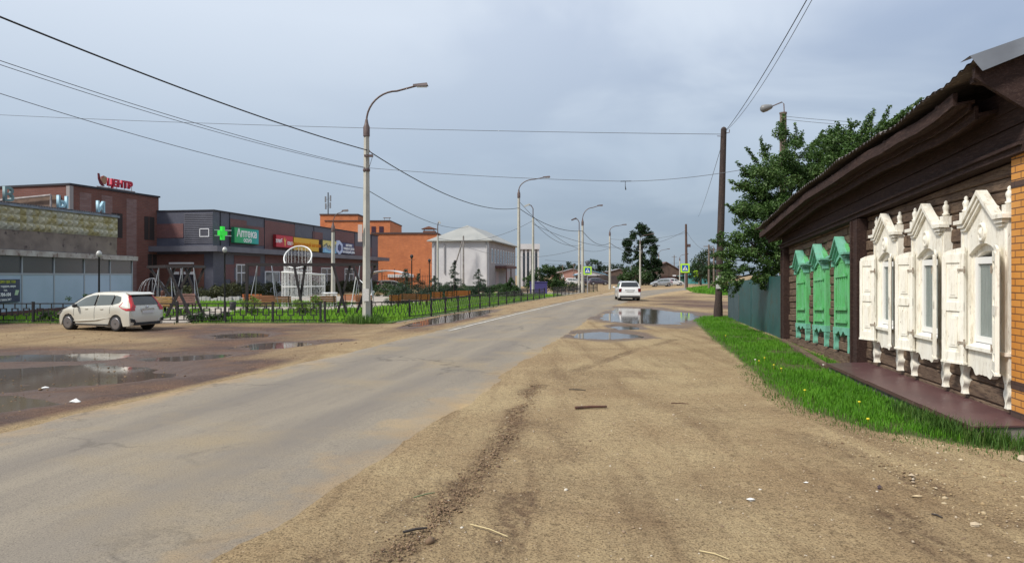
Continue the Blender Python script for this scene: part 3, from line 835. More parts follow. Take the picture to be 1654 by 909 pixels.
# ---- windows
def arc(s0, s1, z0, rise, n=9):
    return [(s0 + (s1 - s0) * k / (n - 1), z0 + rise * math.sin(math.pi * k / (n - 1))) for k in range(n)]
def XF(wc, zoff=0):
    return lambda s, q, z: H(wc + s, q, z + zoff)
def window_white(wc, k):
    xf = XF(wc); wd = None
    m = MB(xf)          # casing: two stiles, arched head, apron board
    q0, q1 = -.05, .10
    m.b2((-.60, q0, .98), (-.385, q1, 2.62)); m.b2((.385, q0, .98), (.60, q1, 2.62))
    a = arc(-.385, .385, 2.27, .15)
    m.prism([(-.385, 2.62)] + a + [(.385, 2.62)], q0, q1 - .004)
    m.prism([(-.60, 2.62), (.60, 2.62), (.60, 2.70), (.40, 2.70), (.0, 3.0), (-.40, 2.70), (-.60, 2.70)], q0, q1 - .006)
    m.b2((-.56, q1, 1.0), (-.53, q1 + .012, 2.58)); m.b2((-.44, q1, 1.0), (-.41, q1 + .012, 2.3)); m.b2((.53, q1, 1.0), (.56, q1 + .012, 2.58)); m.b2((.41, q1, 1.0), (.44, q1 + .012, 2.3))
    wd = m.build('window', WHITEP, house, world=True)
    def part(mb, name, mt, label=None):
        o = mb.build(name, mt, wd); 
        # geometry is given in world space; the window's own origin is the house's
        off = Vector(house.location)
        for v in o.data.vertices: v.co -= off
        if label: o['label'] = label
        return o
    # pediment: raking cornice of three stepped mouldings with returns
    m = MB(xf)
    for (o_, t_, q) in ((0, .05, .185), (-.05, .042, .16), (-.095, .036, .135)):
        for sg in (-1, 1):
            pts = [(sg * .64, 2.70 + o_), (sg * .40, 2.70 + o_), (0, 3.05 + o_ * 1.15), (0, 3.05 + o_ * 1.15 + t_ * 1.3), (sg * .40, 2.70 + o_ + t_ * 1.1), (sg * .64, 2.70 + o_ + t_)]
            xk = .64 + o_ * 1.1
            pts = [(sg * min(abs(p[0]), xk), p[1]) for p in pts]
            m.prism(pts, .05, q)
    part(m, 'pediment', WHITEP)
    # finials
    for sg in (-1, 1):
        m = MB(xf)
        m.b2((sg * .55 - .05, -.02, 2.74), (sg * .55 + .05, .12, 2.87))
        m.lathe([(.028, 2.87), (.05, 2.885), (.05, 2.905), (.032, 2.915), (.038, 2.96), (.046, 3.0), (.036, 3.03), (.02, 3.045), (.028, 3.065), (.018, 3.09), (.005, 3.1)], (sg * .55, .055, 0), 10)
        part(m, 'finial', WHITEP)
    # oval medallion
    m = MB(xf); n = 20; vs = []; fs = []
    for r_, q in ((1.0, .095), (1.0, .125), (.82, .14), (.72, .12), (.55, .118), (.25, .15), (0.05, .155)):
        for i in range(n):
            a_ = 2 * math.pi * i / n; vs.append((.085 * r_ * math.cos(a_), q, 2.56 + .125 * r_ * math.sin(a_)))
    for j in range(6):
        for i in range(n): fs.append((j * n + i, j * n + (i + 1) % n, (j + 1) * n + (i + 1) % n, (j + 1) * n + i))
    fs.append(tuple(range(6 * n, 7 * n))); m.add(vs, fs, True); part(m, 'medallion', WHITEP)
    # apron with scalloped lower edge and two turned legs
    m = MB(xf)
    sc = []
    for i in range(41):
        u = i / 40; s_ = -.50 + 1.0 * u; z_ = .73 + .10 * math.exp(-((u - .12) / .1) ** 2) + .10 * math.exp(-((u - .88) / .1) ** 2) - .05 * abs(math.sin(u * math.pi * 4)) + .02 * math.cos(u * math.pi * 10)
        sc.append((s_, z_ - .02))
    m.prism([(-.62, 1.0), (-.62, .74)] + sc + [(.62, .74), (.62, 1.0)], -.02, .10)
    m.prism([(-.64, 1.0), (-.64, 1.045), (.64, 1.045), (.64, 1.0)], -.03, .15)
    for sg in (-1, 1):
        leg = []
        for i in range(25):
            u = i / 24; zz = .78 - .43 * u; wv = .052 + .018 * math.sin(u * 13) - .022 * u
            leg.append((wv, zz))
        pts = [(sg * .56 + a_, z_) for a_, z_ in leg] + [(sg * .56 - a_, z_) for a_, z_ in reversed(leg)]
        m.prism(pts, -.01, .105)
    part(m, 'apron', WHITEP)
    # reveal and inner plastic window
    m = MB(xf)
    m.b2((-.385, -.12, 1.04), (-.34, .05, 2.28)); m.b2((.34, -.12, 1.04), (.385, .05, 2.28))
    m.prism([(-.385, 2.20)] + arc(-.385, .385, 2.20, .12) + [(.385, 2.2), (.385, 2.55), (-.385, 2.55)][:1] + [(.385, 2.44), (-.385, 2.44)], -.12, .03)
    part(m, 'reveal', WHITEP)
    m = MB(xf)
    m.b2((-.34, -.08, 1.1), (-.275, .035, 2.24)); m.b2((.275, -.08, 1.1), (.34, .035, 2.24)); m.b2((-.275, -.08, 1.1), (.275, .033, 1.18)); m.b2((-.275, -.08, 2.15), (.275, .033, 2.24))
    part(m, 'sash', PVC)
    m = MB(xf); m.add([(-.36, -.05, 1.12), (.36, -.05, 1.12), (.37, .13, 1.03), (-.37, .13, 1.03), (-.36, -.05, 1.06), (.36, -.05, 1.06), (.37, .13, 1.015), (-.37, .13, 1.015)], [(0, 1, 2, 3), (4, 7, 6, 5), (3, 2, 6, 7), (0, 3, 7, 4), (1, 5, 6, 2)])
    part(m, 'sill', PVC)
    m = MB(xf); m.b2((-.275, -.01, 1.18), (.275, .0, 2.15)); part(m, 'pane', CURT)
    m = MB(xf); m.b2((-.275, .014, 1.18), (.275, .02, 2.15)); part(m, 'glass', CLEARG)
    # shutters: open, left one turned almost flat, near one folded towards the camera
    def shutter(hs, ang, sg):
        ca, sa = math.cos(R(ang)), math.sin(R(ang))
        def sx(u, v, z):           # u along the leaf from the hinge, v thickness
            s_ = hs + sg * (u * ca - v * sa); q = .125 + u * sa + v * ca
            return xf(s_, q, z)
        m = MB(sx); Wd = .375
        top = [(0, 2.38), (.12, 2.37), (.25, 2.35), (Wd, 2.31)] if sg > 0 else [(0, 2.38), (.12, 2.37), (.25, 2.35), (Wd, 2.31)]
        m.prism([(0, .80)] + top + [(Wd, .80)], 0, .028)
        for (z0, z1) in ((.80, .93), (1.50, 1.62)): m.b2((.0, .028, z0), (Wd, .046, z1))
        m.b2((0, .028, .93), (.07, .045, 2.3)); m.b2((Wd - .07, .028, .93), (Wd, .045, 2.27)); m.b2((.07, .028, 2.17), (Wd - .07, .044, 2.29))
        for (z0, z1) in ((1.0, 1.43), (1.69, 2.10)):
            m.b2((.115, .028, z0), (Wd - .115, .040, z1)); m.b2((.145, .04, z0 + .03), (Wd - .145, .047, z1 - .03))
        m.b2((-.005, -.01, .77), (Wd + .01, .055, .80))
        part(m, 'shutter', WHITEP)
        for zz in (1.05, 2.05):
            m = MB(sx); m.b2((-.03, .046, zz), (.1, .052, zz + .035)); m.tube([(-.015, .05, zz - .03), (-.015, .05, zz + .07)], .012, 6)
            part(m, 'hinge', mat('weathered_iron', (.38, .34, .28), (.22, .15, .10), 20, .8))
    shutter(.385, 20 + k, 1); shutter(-.385, 21, -1)
    return wd
cg, t, b = newmat('clear_glass')
setin(b, 'Base Color', (.9, .95, .93, 1)); setin(b, 'Roughness', .02); setin(b, 'Alpha', .08); setin(b, 'Specular IOR Level', .3)
CLEARG = cg
for k, wc in enumerate(WHITE_W): window_white(wc, k * 1.5)

def window_green(wc, k):
    xf = XF(wc)
    m = MB(xf); q1 = .09
    m.b2((-.55, -.05, .68), (-.42, q1, 2.42)); m.b2((.42, -.05, .68), (.55, q1, 2.42))
    m.prism([(-.56, 2.3), (.56, 2.3), (.56, 2.46), (0, 2.8), (-.56, 2.46)], -.04, q1 - .01)
    wd = m.build('window', GREENP, house, world=True)
    def part(mb, name, mt, label=None):
        o = mb.build(name, mt, wd); off = Vector(house.location)
        for v in o.data.vertices: v.co -= off
        if label: o['label'] = label
        return o
    m = MB(xf)
    for (o_, q) in ((0, .24), (-.06, .19), (-.11, .14)):
        for sg in (-1, 1):
            m.prism([(sg * (.66 + o_), 2.44 + o_), (sg * .36, 2.44 + o_), (0, 2.82 + o_), (0, 2.875 + o_), (sg * .36, 2.49 + o_), (sg * (.66 + o_), 2.485 + o_)], .04, q)
    for sg in (-1, 1): m.b2((sg * .52 - .05, .03, 2.24), (sg * .52 + .05, .15, 2.36))
    m.b2((-.03, .08, 2.5), (.03, .13, 2.72))
    for sg in (-1, 1): m.add([(sg * .06, .08, 2.5), (sg * .44, .08, 2.32), (sg * .38, .12, 2.28), (sg * .03, .12, 2.42)], [(0, 1, 2, 3)]).prism([(sg * .03, 2.52), (sg * .42, 2.33), (sg * .4, 2.27), (sg * .03, 2.42)], .08, .115)
    part(m, 'pediment', TEALP)
    # two closed leaves of narrow boards
    for sg in (-1, 1):
        m = MB(xf); n = 3
        for i in range(n):
            a = sg * (.012 + i * .137); c_ = sg * (.012 + (i + 1) * .137 - .022)
            zt = 2.36 - .05 * i
            m.b2((min(a, c_), .02, .86), (max(a, c_), .075, zt))
        # raised strips
        for i in range(3): m.b2((sg * (.07 + i * .137) - .02, .075, 1.28), (sg * (.07 + i * .137) + .02, .115, 2.0))
        part(m, 'shutter', GREENP)
    for zz in (.98, 1.26, 1.98): m = MB(xf); m.b2((-.40, .10, zz), (.40, .128, zz + .07)); part(m, 'batten', GREENP)
    m = MB(xf)
    sc = [(-.40 + .8 * i / 24, .74 - .045 * abs(math.sin(i / 24 * math.pi * 3)) + .10 * (1 - abs(1 - 2 * ((i / 24 * 2) % 1))) - .02) for i in range(25)]
    m.prism([(-.58, .88), (-.58, .72)] + [(s_, z_) for s_, z_ in sc] + [(.58, .72), (.58, .88)], -.02, .105)
    for sg in (-1, 1):
        leg = [(.055 + .012 * math.sin(i / 12 * 9) - .012 * i / 12, .74 - .40 * i / 12) for i in range(13)]
        m.prism([(sg * .5 + a_, z_) for a_, z_ in leg] + [(sg * .5 - a_, z_) for a_, z_ in reversed(leg)], -.01, .1)
    part(m, 'apron', TEALP)
for k, wc in enumerate((6.62, 8.38, 10.15)): window_green(wc, k)

# brick pier at the near corner
YB = brickmat('yellow_orange_brick', (.62, .27, .05), (.70, .34, .08), (.09, .05, .035), .25, .085, .7, .008, (.45, .18, .04))
DB = brickmat('brown_brick_band', (.08, .045, .035), (.1, .055, .04), (.05, .03, .025), .25, .085, .7, .008)
pier = thing('brick_extension', 'yellow orange brick wall at the right picture edge beside the last white window', 'brick wall', H(-1.5, 0, 0)[:2] + (0,))
m = MB(H); z0 = .42
def pband(za, zb, mt, nm, q=.06):
    m = MB(H); m.b2((-.56 - (q - .06), -6.9, za), (-.115, q + .035, zb)); m.build(nm, mt, pier, world=True)
pband(0, .0 + .10, mat('grey_plinth', (.12, .12, .125), (.17, .17, .17), 4, .8), 'plinth', .09)
pband(.10, .27, YB, 'brickwork'); pband(.27, .36, DB, 'dark_band', .066); pband(.36, .62, YB, 'brickwork'); pband(.62, .72, DB, 'dark_band', .066); pband(.72, 3.05, YB, 'brickwork'); pband(3.05, 3.13, DB, 'dark_band', .066); pband(3.13, 3.44, YB, 'brickwork')

# painted ledge (concrete plinth covered with dark red sheet) and loose timber
LED = mat('wine_painted_sheet', (.085, .040, .042), (.11, .055, .055), 2.5, .42, col3=(.3, .25, .22), s3=14, f3=.22, spec=.6)
led = thing('plinth_ledge', 'low ledge with wine red sheet top below the white windows', 'ledge', H(2.5, .3, 0)[:2] + (0,))
def zl(w): return .285 - .004 * w
m = MB(H)
for a, b_ in ((-.62, .8), (.8, 2.9), (2.9, 5.3)):
    m.add([(w, q, zl(w) + dz - .045 * (q / .75)) for w in (a, b_) for q in (0.0, .75) for dz in (0, -.02)], [(0, 1, 3, 2), (4, 6, 7, 5), (0, 4, 5, 1), (2, 3, 7, 6), (0, 2, 6, 4), (1, 5, 7, 3)])
    m.b2((a, .735, zl(a) - .10), (b_, .765, zl(a) - .045))
m.build('sheet_top', LED, led, world=True)
m = MB(H)
for a, b_ in ((-.60, .8), (.8, 2.9), (2.9, 5.25)):
    m.add([(w, q, z_) for w in (a + .004, b_ - .004) for q in (0.02, .72) for z_ in (-.25, (zl(w) - .03 - .045 * (q / .75)))], [(0, 1, 3, 2), (4, 6, 7, 5), (0, 4, 5, 1), (2, 3, 7, 6), (0, 2, 6, 4), (1, 5, 7, 3)])
m.build('concrete_base', mat('mossy_concrete', (.20, .18, .15), (.12, .11, .09), 5, .9, bump=.4), led, world=True)
m = MB(); m.bar(H(5.4, .70, .06), H(11.9, .2, .02), .16, .2); o = m.build('timber_beam', LOGM); tag(o, 'grey weathered beam lying along the house foot under the green windows', 'timber')
m = MB(); m.bar(H(10.6, .42, .02), H(12.9, .38, -.08), .2, .06); o = m.build('timber_plank', LOGM); tag(o, 'short grey plank lying by the house corner at the teal fence', 'timber')

# ---- teal sheet fence beyond the house
fen = thing('sheet_fence', 'dark teal sheet metal fence between the log house and the lane', 'fence', H(18, 0, 0)[:2] + (0,))
TEAL = mat('teal_sheet', (.028, .092, .092), (.02, .07, .072), 1.5, .45, col3=(.04, .06, .05), s3=2.5, f3=.3)
def fenz(w): return -.03 * (w - 12.4) + .0
def fence_run(w0, w1, qf, mt, rib, name='sheet', ht=2.0):
    vs = []; fs = []; n = int((w1 - w0) / .05)
    for i in range(n + 1):
        w = w0 + (w1 - w0) * i / n; q = qf + (rib if (i // 2) % 2 else 0)
        x, y = 6.2 + w * sT - q * cT, 8.4 + w * cT + q * sT
        vs += [(x, y, gz(x, y) - .05), (x, y, fenz(w) + ht)]
    m = MB()
    for i in range(n): fs.append((2 * i, 2 * i + 2, 2 * i + 3, 2 * i + 1))
    m.add(vs, fs); o = m.build(name, mt, fen, world=True); md = o.modifiers.new('thick', 'SOLIDIFY'); md.thickness = .012
fence_run(12.42, 14.6, .02, TEAL, .006); fence_run(14.66, 18.2, .0, TEAL, .006); fence_run(18.26, 21.0, .02, TEAL, .006)
fence_run(21.05, 23.9, .05, mat('grey_teal_ribbed', (.06, .09, .10), (.045, .07, .08), 2, .5), .05, 'ribbed_sheet', 2.02)
m = MB()
for w in (12.4, 14.63, 18.23, 21.02, 23.95):
    x, y = 6.2 + w * sT, 8.4 + w * cT; m.bar((x, y, -.3), (x, y, fenz(w) + 2.03), .06, .06)
m.build('post', TEAL, fen, world=True)
# ------------------------------------------------------------ grass
grass('verge_grass', VERGE, 95000, .085, .011, 'bright green grass verge along the log house and teal fence', GRASS, base_z, 0, dens=lambda x, y: np.clip(9.0 / np.maximum(y, 4), .2, 1) * np.clip((fbm(x, y, 1.3, 3) + np.where(y < 10.5, .06, .22)) * 6, .08, 1), seed=2, edge=.6)
weeds = [(5.2, 7.5), (5.9, 7.0), (5.7, 8.6), (5.6, 10.2), (5.2, 9.6), (4.9, 8.2)]
grass('tall_weeds', weeds, 1500, .20, .014, 'taller darker weeds at the foot of the ledge', GRASS_D, base_z, 0, seed=3)
grass('edge_weeds', [(5.9, 6.4), (4.7, 7.4), (4.1, 8.3), (3.9, 9.8), (4.1, 11.6), (4.8, 15), (5.2, 15), (4.5, 11.6), (4.4, 9.8), (5.6, 7.4)], 1500, .05, .01, 'sparse low weeds along the sandy edge of the verge', GRASS_D, base_z, 0, seed=4, edge=.1)
grass('far_verge_grass', [tuple(p) for p in FAR_VERGE], 9000, .28, .06, 'green grass patch at the far wooden pole', GRASS, base_z, 0, seed=5)
for i, (l, n) in enumerate(zip(LAWNS, (22000, 42000, 14000, 9000))):
    grass('lawn_grass', l, n, .16, .03, ['grass behind the railing left of the hatchback', 'grass strip inside the railing', 'inner lawn before the dark shop building', 'lawn before the white two storey house'][i], LAWNG, lambda x, y: np.full_like(x, LZ + .03), 0, seed=10 + i)
strip_poly = [(-44, 30.2), (-9.6, 30.3)] + [(fx(y) + .9 + .3 * math.sin(y), y) for y in (31, 36, 40, 45, 50, 56, 62, 70, 80, 90)] + [(fx(y) + .1, y) for y in (90, 80, 70, 60, 50, 40, 31.5)] + [(-9.3, 31), (-44, 31)]
grass('railing_weeds', strip_poly, 8000, .17, .03, 'weeds along the foot of the iron railing', GRASS_D, base_z, 0, seed=20)
grass('pole_weeds', [(-7.6, 30.2), (-5.9, 30.4), (-5.6, 31.6), (-6.2, 33), (-7.8, 32)], 900, .3, .025, 'weeds around the foot of the nearest concrete lamp post', GRASS_D, base_z, 0, seed=21)
dr = mat('dandelion', (.75, .6, .03), rough=.7); wf = mat('clover_bloom', (.75, .72, .66), rough=.8)
rs = random.Random(8)
for k in range(10):
    px_, py_ = [(1262, 603), (1250, 597), (1235, 585), (1388, 660), (1402, 689), (1330, 597), (1220, 588), (1172, 547), (1300, 640), (1226, 590)][k]
    p = G(px_, py_); m = MB(); m.lathe([(.004, 0), (.004, .09), (.022, .1), (.02, .11), (.005, .115)], (p.x, p.y, p.z), 8)
    o = m.build('wildflower', dr if k not in (5, 6) else wf, uv=False); 
    tag(o, ['yellow flower in the verge, the farther one of the close pair left of the ledge', 'yellow flower in the verge, the nearer one of the close pair left of the ledge', 'yellow flower in the verge just beyond the close pair', 'yellow flower in the verge nearest the middle of the ledge', 'yellow flower in the grass nearest the ledge weeds', 'pale clover bloom near the start of the ledge', 'pale clover bloom at the sandy edge of the verge', 'yellow flower farthest away, near the wooden pole', 'yellow flower in the middle of the wide near grass', 'yellow flower tucked against the close pair'][k], 'flower', 'small wildflowers dotted over the grass verge')

# ------------------------------------------------------------ stones, clods and litter on the sand
def rocks(name, n, fpos, size, mt, label, seed):
    rs = np.random.RandomState(seed); V = []; Fc = []; tint = []
    ico = bmesh.new(); bmesh.ops.create_icosphere(ico, subdivisions=1, radius=1); bv = np.array([v.co[:] for v in ico.verts]); bf = np.array([[v.index for v in f.verts] for f in ico.faces]); ico.free()
    P_ = fpos(n, rs)
    for i, (x, y) in enumerate(P_):
        s_ = size * rs.lognormal(0, .45); sc = np.array([1, rs.uniform(.6, 1), rs.uniform(.35, .7)]) * s_
        a = rs.uniform(0, 6.28); q = bv * (1 + rs.uniform(-.25, .25, (len(bv), 1))) * sc
        q = np.stack([q[:, 0] * math.cos(a) - q[:, 1] * math.sin(a), q[:, 0] * math.sin(a) + q[:, 1] * math.cos(a), q[:, 2]], -1)
        V.append(q + [x, y, gz(x, y) + float(fbm(x, y, .35, 3)) * .05 * .95 + float(fbm(x, y, 2.2, 3)) * .022 + s_ * .1]); Fc.append(bf + i * len(bv)); tint += [rs.rand()] * len(bv)
    me = bpy.data.meshes.new(name); fastmesh(me, np.concatenate(V), np.concatenate(Fc)); attr(me, 'tint', tint); me.materials.append(mt)
    o = bpy.data.objects.new(name, me); C.objects.link(o); tag(o, label, 'stones', None, 'stuff')
def tintmat(name, stops):
    m, t, b = newmat(name); t.links.new(ramp(t, at(t, 'tint'), stops), b.inputs['Base Color']); setin(b, 'Roughness', .95); return m
PEB = tintmat('pebbles', [(0, (.18, .12, .08)), (.5, (.33, .24, .15)), (.9, (.42, .34, .25)), (1, (.6, .55, .47))])
CLO = tintmat('earth_clods', [(0, (.13, .08, .05)), (1, (.28, .19, .11))])
def sandpos(n, rs):
    out_ = []
    while len(out_) < n:
        y = 2.2 + rs.rand() ** 1.7 * 16; x = rs.uniform(-3.5, 6.2)
        if x > float(right_edge_x(y)) - .1 and x < 5.6 and not (x > 4.7 and y > 6): out_.append((x, y))
    return out_
rocks('gravel', 5200, sandpos, .0065, PEB, 'fine gravel scattered over the sandy shoulder', 1)
def dryp(n, rs):
    return [(rs.uniform(3.6, 5.6), rs.uniform(5.2, 8.2)) for _ in range(n)]
rocks('wood_chips', 900, dryp, .009, tintmat('chips', [(0, (.16, .1, .06)), (.7, (.36, .26, .14)), (1, (.55, .46, .32))]), 'dry chips and stones before the verge', 2)
def clodp(n, rs):
    out_ = []
    segs = list(zip(RUT1[:-1], RUT1[1:]))
    while len(out_) < n:
        a, b_ = segs[rs.randint(len(segs))]; t_ = rs.rand(); x = a[0] + (b_[0] - a[0]) * t_ + rs.normal(0, .09); y = a[1] + (b_[1] - a[1]) * t_
        if float(fbm(x, y, 1.1, 2)) > -.12 or rs.rand() < .15: out_.append((x, y))
    return out_
rocks('earth_clods', 2600, clodp, .0075, CLO, 'crumbled earth clods along the deep rut', 3)
def yardp(n, rs):
    out_ = []
    while len(out_) < n:
        y = rs.uniform(8, 29); x = rs.uniform(-22, -3)
        if x < float(left_edge_x(y)) - .2: out_.append((x, y))
    return out_
rocks('yard_gravel', 2500, yardp, .012, CLO, 'gravel scattered over the damp yard', 4)

def stick(p0, p1, r, mt, name, label, cat):
    a = G(*p0); b_ = G(*p1); h = r * .9 + .006
    mid = (a + b_) / 2 + Vector((.008, .012, .004))
    m = MB(); m.tube([a + Vector((0, 0, h)), mid + Vector((0, 0, h)), b_ + Vector((0, 0, h))], [r, r * .95, r * .75], 7)
    o = m.build(name, mt, uv=False); tag(o, label, cat)
BRN = mat('bark_brown', (.12, .055, .035), (.07, .035, .025), 12, .8)
DRK = mat('dark_stick', (.045, .035, .03), rough=.7); STR = mat('straw', (.55, .45, .25), rough=.8)
stick((929, 661), (980, 659), .022, BRN, 'stick', 'thick reddish brown stick lying on the sand, largest of the sticks', 'stick')
stick((919, 630), (946, 631), .009, DRK, 'twig', 'thin dark twig just beyond the thick brown stick', 'stick')
stick((651, 862), (690, 855), .011, DRK, 'stick', 'short blackish stick beside the rut near the asphalt edge', 'stick')
stick((668, 805), (702, 797), .006, mat('greenish_stem', (.16, .2, .1), rough=.8), 'plant_stem', 'greenish plant stem lying beside the long rut', 'stem')
stick((760, 848), (820, 868), .005, STR, 'straw_stalk', 'pale straw stalk across the tyre tracks at the bottom', 'straw')
stick((1130, 891), (1178, 905), .005, STR, 'straw_stalk', 'pale straw stalk at the bottom edge right of the tyre tracks', 'straw')
stick((1084, 652), (1112, 653), .007, BRN, 'twig', 'small brown twig on the sand right of the thick stick', 'stick')
stick((1505, 832), (1522, 838), .008, DRK, 'stick', 'short dark stick near the lower right corner', 'stick')
def litter(px_, py_, w, d, h, mt, label, cat='litter', rz=0.3):
    p = G(px_, py_); m = MB(); n = 8; vs = []
    rs = random.Random(px_)
    for k in range(n):
        a = 6.283 * k / n; rr_ = rs.uniform(.7, 1.1)
        vs.append((p.x + math.cos(a + rz) * w * rr_, p.y + math.sin(a + rz) * d * rr_, p.z + .012 + rs.uniform(0, h)))
    vs.append((p.x, p.y, p.z + .02 + h)); m.add(vs, [(k, (k + 1) % n, n) for k in range(n)]); m.add([(v[0], v[1], v[2] - .012) for v in vs[:n]], [tuple(range(n))])
    o = m.build('paper_scrap' if cat == 'litter' else 'stone', mt, uv=False); tag(o, label, cat)
WHT = mat('white_paper', (.75, .75, .74), rough=.7)
litter(1212, 809, .05, .025, .012, WHT, 'pale oval scrap lying on the sand right of the middle')
litter(1302, 781, .03, .012, .004, WHT, 'thin white scrap on the sand, the farther of two pale scraps')
litter(123, 650, .10, .06, .05, WHT, 'crumpled white scrap by the asphalt edge in the left yard')
litter(73, 627, .09, .05, .02, WHT, 'small white scrap floating in the large murky puddle')
litter(1480, 804, .05, .02, .01, mat('wood_chip', (.55, .43, .26), rough=.8), 'flat yellowish wood chip on the sand at lower right')
litter(1421, 790, .03, .025, .025, mat('dark_stone', (.06, .04, .045), rough=.9), 'small dark stone on the sand at lower right', 'stone')
litter(1575, 850, .04, .025, .02, mat('tan_stone', (.45, .36, .25), rough=.9), 'small tan stone near the lower right corner', 'stone')
litter(1472, 772, .04, .03, .03, mat('tan_stone', (.45, .36, .25)), 'pale stone at the muddy edge before the grass', 'stone')
litter(1652, 745, .06, .05, .05, mat('tan_stone', (.45, .36, .25)), 'pale stone at the right picture edge below the weeds', 'stone')
litter(150, 606, .0, .0, .0, WHT, 'x') if 0 else None

# ------------------------------------------------------------ foliage
def leafmat(name, c1, c2, c3, tr_=.3):
    m, t, b = newmat(name)
    c = ramp(t, at(t, 'tint'), [(0, c1), (.6, c2), (1, c3)])
    t.links.new(c, b.inputs['Base Color']); setin(b, 'Roughness', .5); setin(b, 'Specular IOR Level', .35)
    tr = N(t, 'ShaderNodeBsdfTranslucent'); t.links.new(c, tr.inputs['Color'])
    ms = N(t, 'ShaderNodeMixShader'); ms.inputs[0].default_value = tr_
    o_ = t.nodes['Material Output']
    t.links.new(b.outputs[0], ms.inputs[1]); t.links.new(tr.outputs[0], ms.inputs[2]); t.links.new(ms.outputs[0], o_.inputs['Surface'])
    return m
LEAF = leafmat('cherry_leaves', (.035, .08, .016), (.07, .14, .03), (.17, .25, .09))
LEAF_D = leafmat('dark_leaves', (.012, .03, .010), (.022, .05, .016), (.045, .085, .03))
LEAF_S = leafmat('bush_leaves', (.02, .045, .012), (.04, .085, .022), (.075, .13, .04))
NEEDLE = leafmat('spruce_needles', (.012, .028, .014), (.022, .046, .022), (.04, .075, .035), .1)
LEAF_Y = leafmat('yellowish_leaves', (.10, .18, .03), (.2, .3, .05), (.3, .4, .08))
BARK = mat('bark', (.10, .075, .055), (.055, .042, .032), 9, .9, bump=.6)
def leaves(name, parent, centers, n, size, mt, spread, seed, upright=0.0, aspect=.5):
    rs = np.random.RandomState(seed); cs = np.array([c[:3] for c in centers]); sp = np.array([c[3] if len(c) > 3 else spread for c in centers])
    wgt = sp ** 2; i = rs.choice(len(cs), n, p=wgt / wgt.sum())
    d = rs.normal(0, 1, (n, 3)); d /= np.linalg.norm(d, axis=1, keepdims=True)
    r = rs.rand(n) ** .45
    p = cs[i] + d * (sp[i] * r)[:, None] * np.array([1, 1, .8])
    nrm = d * .5 + rs.normal(0, .6, (n, 3)); nrm[:, 2] += .5; nrm /= np.linalg.norm(nrm, axis=1, keepdims=True)
    ax = rs.normal(0, 1, (n, 3)); ax -= nrm * (ax * nrm).sum(1)[:, None]; ax /= np.linalg.norm(ax, axis=1, keepdims=True)
    bx = np.cross(nrm, ax); s_ = (size * rs.uniform(.6, 1.4, n))[:, None]
    mid = p + nrm * s_ * .12
    V = np.stack([p - ax * s_ * .5, mid + bx * s_ * aspect * .5, p + ax * s_ * .5, mid - bx * s_ * aspect * .5], 1).reshape(-1, 3)
    b_ = np.arange(n) * 4; q = np.stack([b_, b_ + 1, b_ + 2, b_ + 3], -1)
    off = np.array(parent.location) if parent is not None else np.zeros(3)
    me = bpy.data.meshes.new(name); fastmesh(me, V - off, q)
    cl = rs.rand(len(cs)); tint = np.clip(cl[i] * .5 + rs.rand(n) * .6 - .05, 0, 1)
    attr(me, 'tint', np.repeat(tint, 4)); me.materials.append(mt)
    o = bpy.data.objects.new(name, me); C.objects.link(o)
    if parent is not None: o.parent = parent
    return o
def tree(label, base, top, crown, rad, nclump, nleaf, lsize, mt, seed, clump_r=.5, trunk_r=.15, cat='tree', name='tree', group=None, lean=(0, 0), shape='round'):
    """crown = centre, rad = radii of the crown"""
    b = Vector(base); root = thing(name, label, cat, b, group=group); rs = random.Random(seed)
    cc = Vector(crown); cl = []
    for _ in range(nclump):
        while True:
            d = Vector((rs.uniform(-1, 1), rs.uniform(-1, 1), rs.uniform(-1, 1)))
            if .15 < d.length < 1: break
        d = d.normalized() * (d.length ** .5)
        if shape == 'cone':
            k = 1 - (d.z + 1) / 2 * .9; p = cc + Vector((d.x * rad[0] * k, d.y * rad[1] * k, d.z * rad[2]))
        else: p = cc + Vector((d.x * rad[0], d.y * rad[1], d.z * rad[2]))
        cl.append((p.x, p.y, p.z, clump_r * rs.uniform(.55, 1.25)))
    m = MB(); fork = b.lerp(cc, .45) + Vector((rs.uniform(-.1, .1), rs.uniform(-.1, .1), 0))
    m.tube([b, b.lerp(fork, .5) + Vector((rs.uniform(-.1, .1), 0, 0)), fork, cc + Vector((0, 0, rad[2] * .5))], [trunk_r * 1.2, trunk_r, trunk_r * .8, trunk_r * .2], 8)
    for c_ in cl[:max(6, nclump // 4)]:
        q = Vector(c_[:3]); s_ = fork.lerp(cc, rs.uniform(0, 1)); mid = s_.lerp(q, .5) + Vector((rs.uniform(-.15, .15), rs.uniform(-.15, .15), rs.uniform(-.05, .2)))
        m.tube([s_, mid, q], [trunk_r * .4, trunk_r * .22, trunk_r * .08], 5)
    m.build('trunk', BARK, root, world=True, uv=False)
    leaves('crown', root, cl, nleaf, lsize, mt, clump_r, seed)
    return root
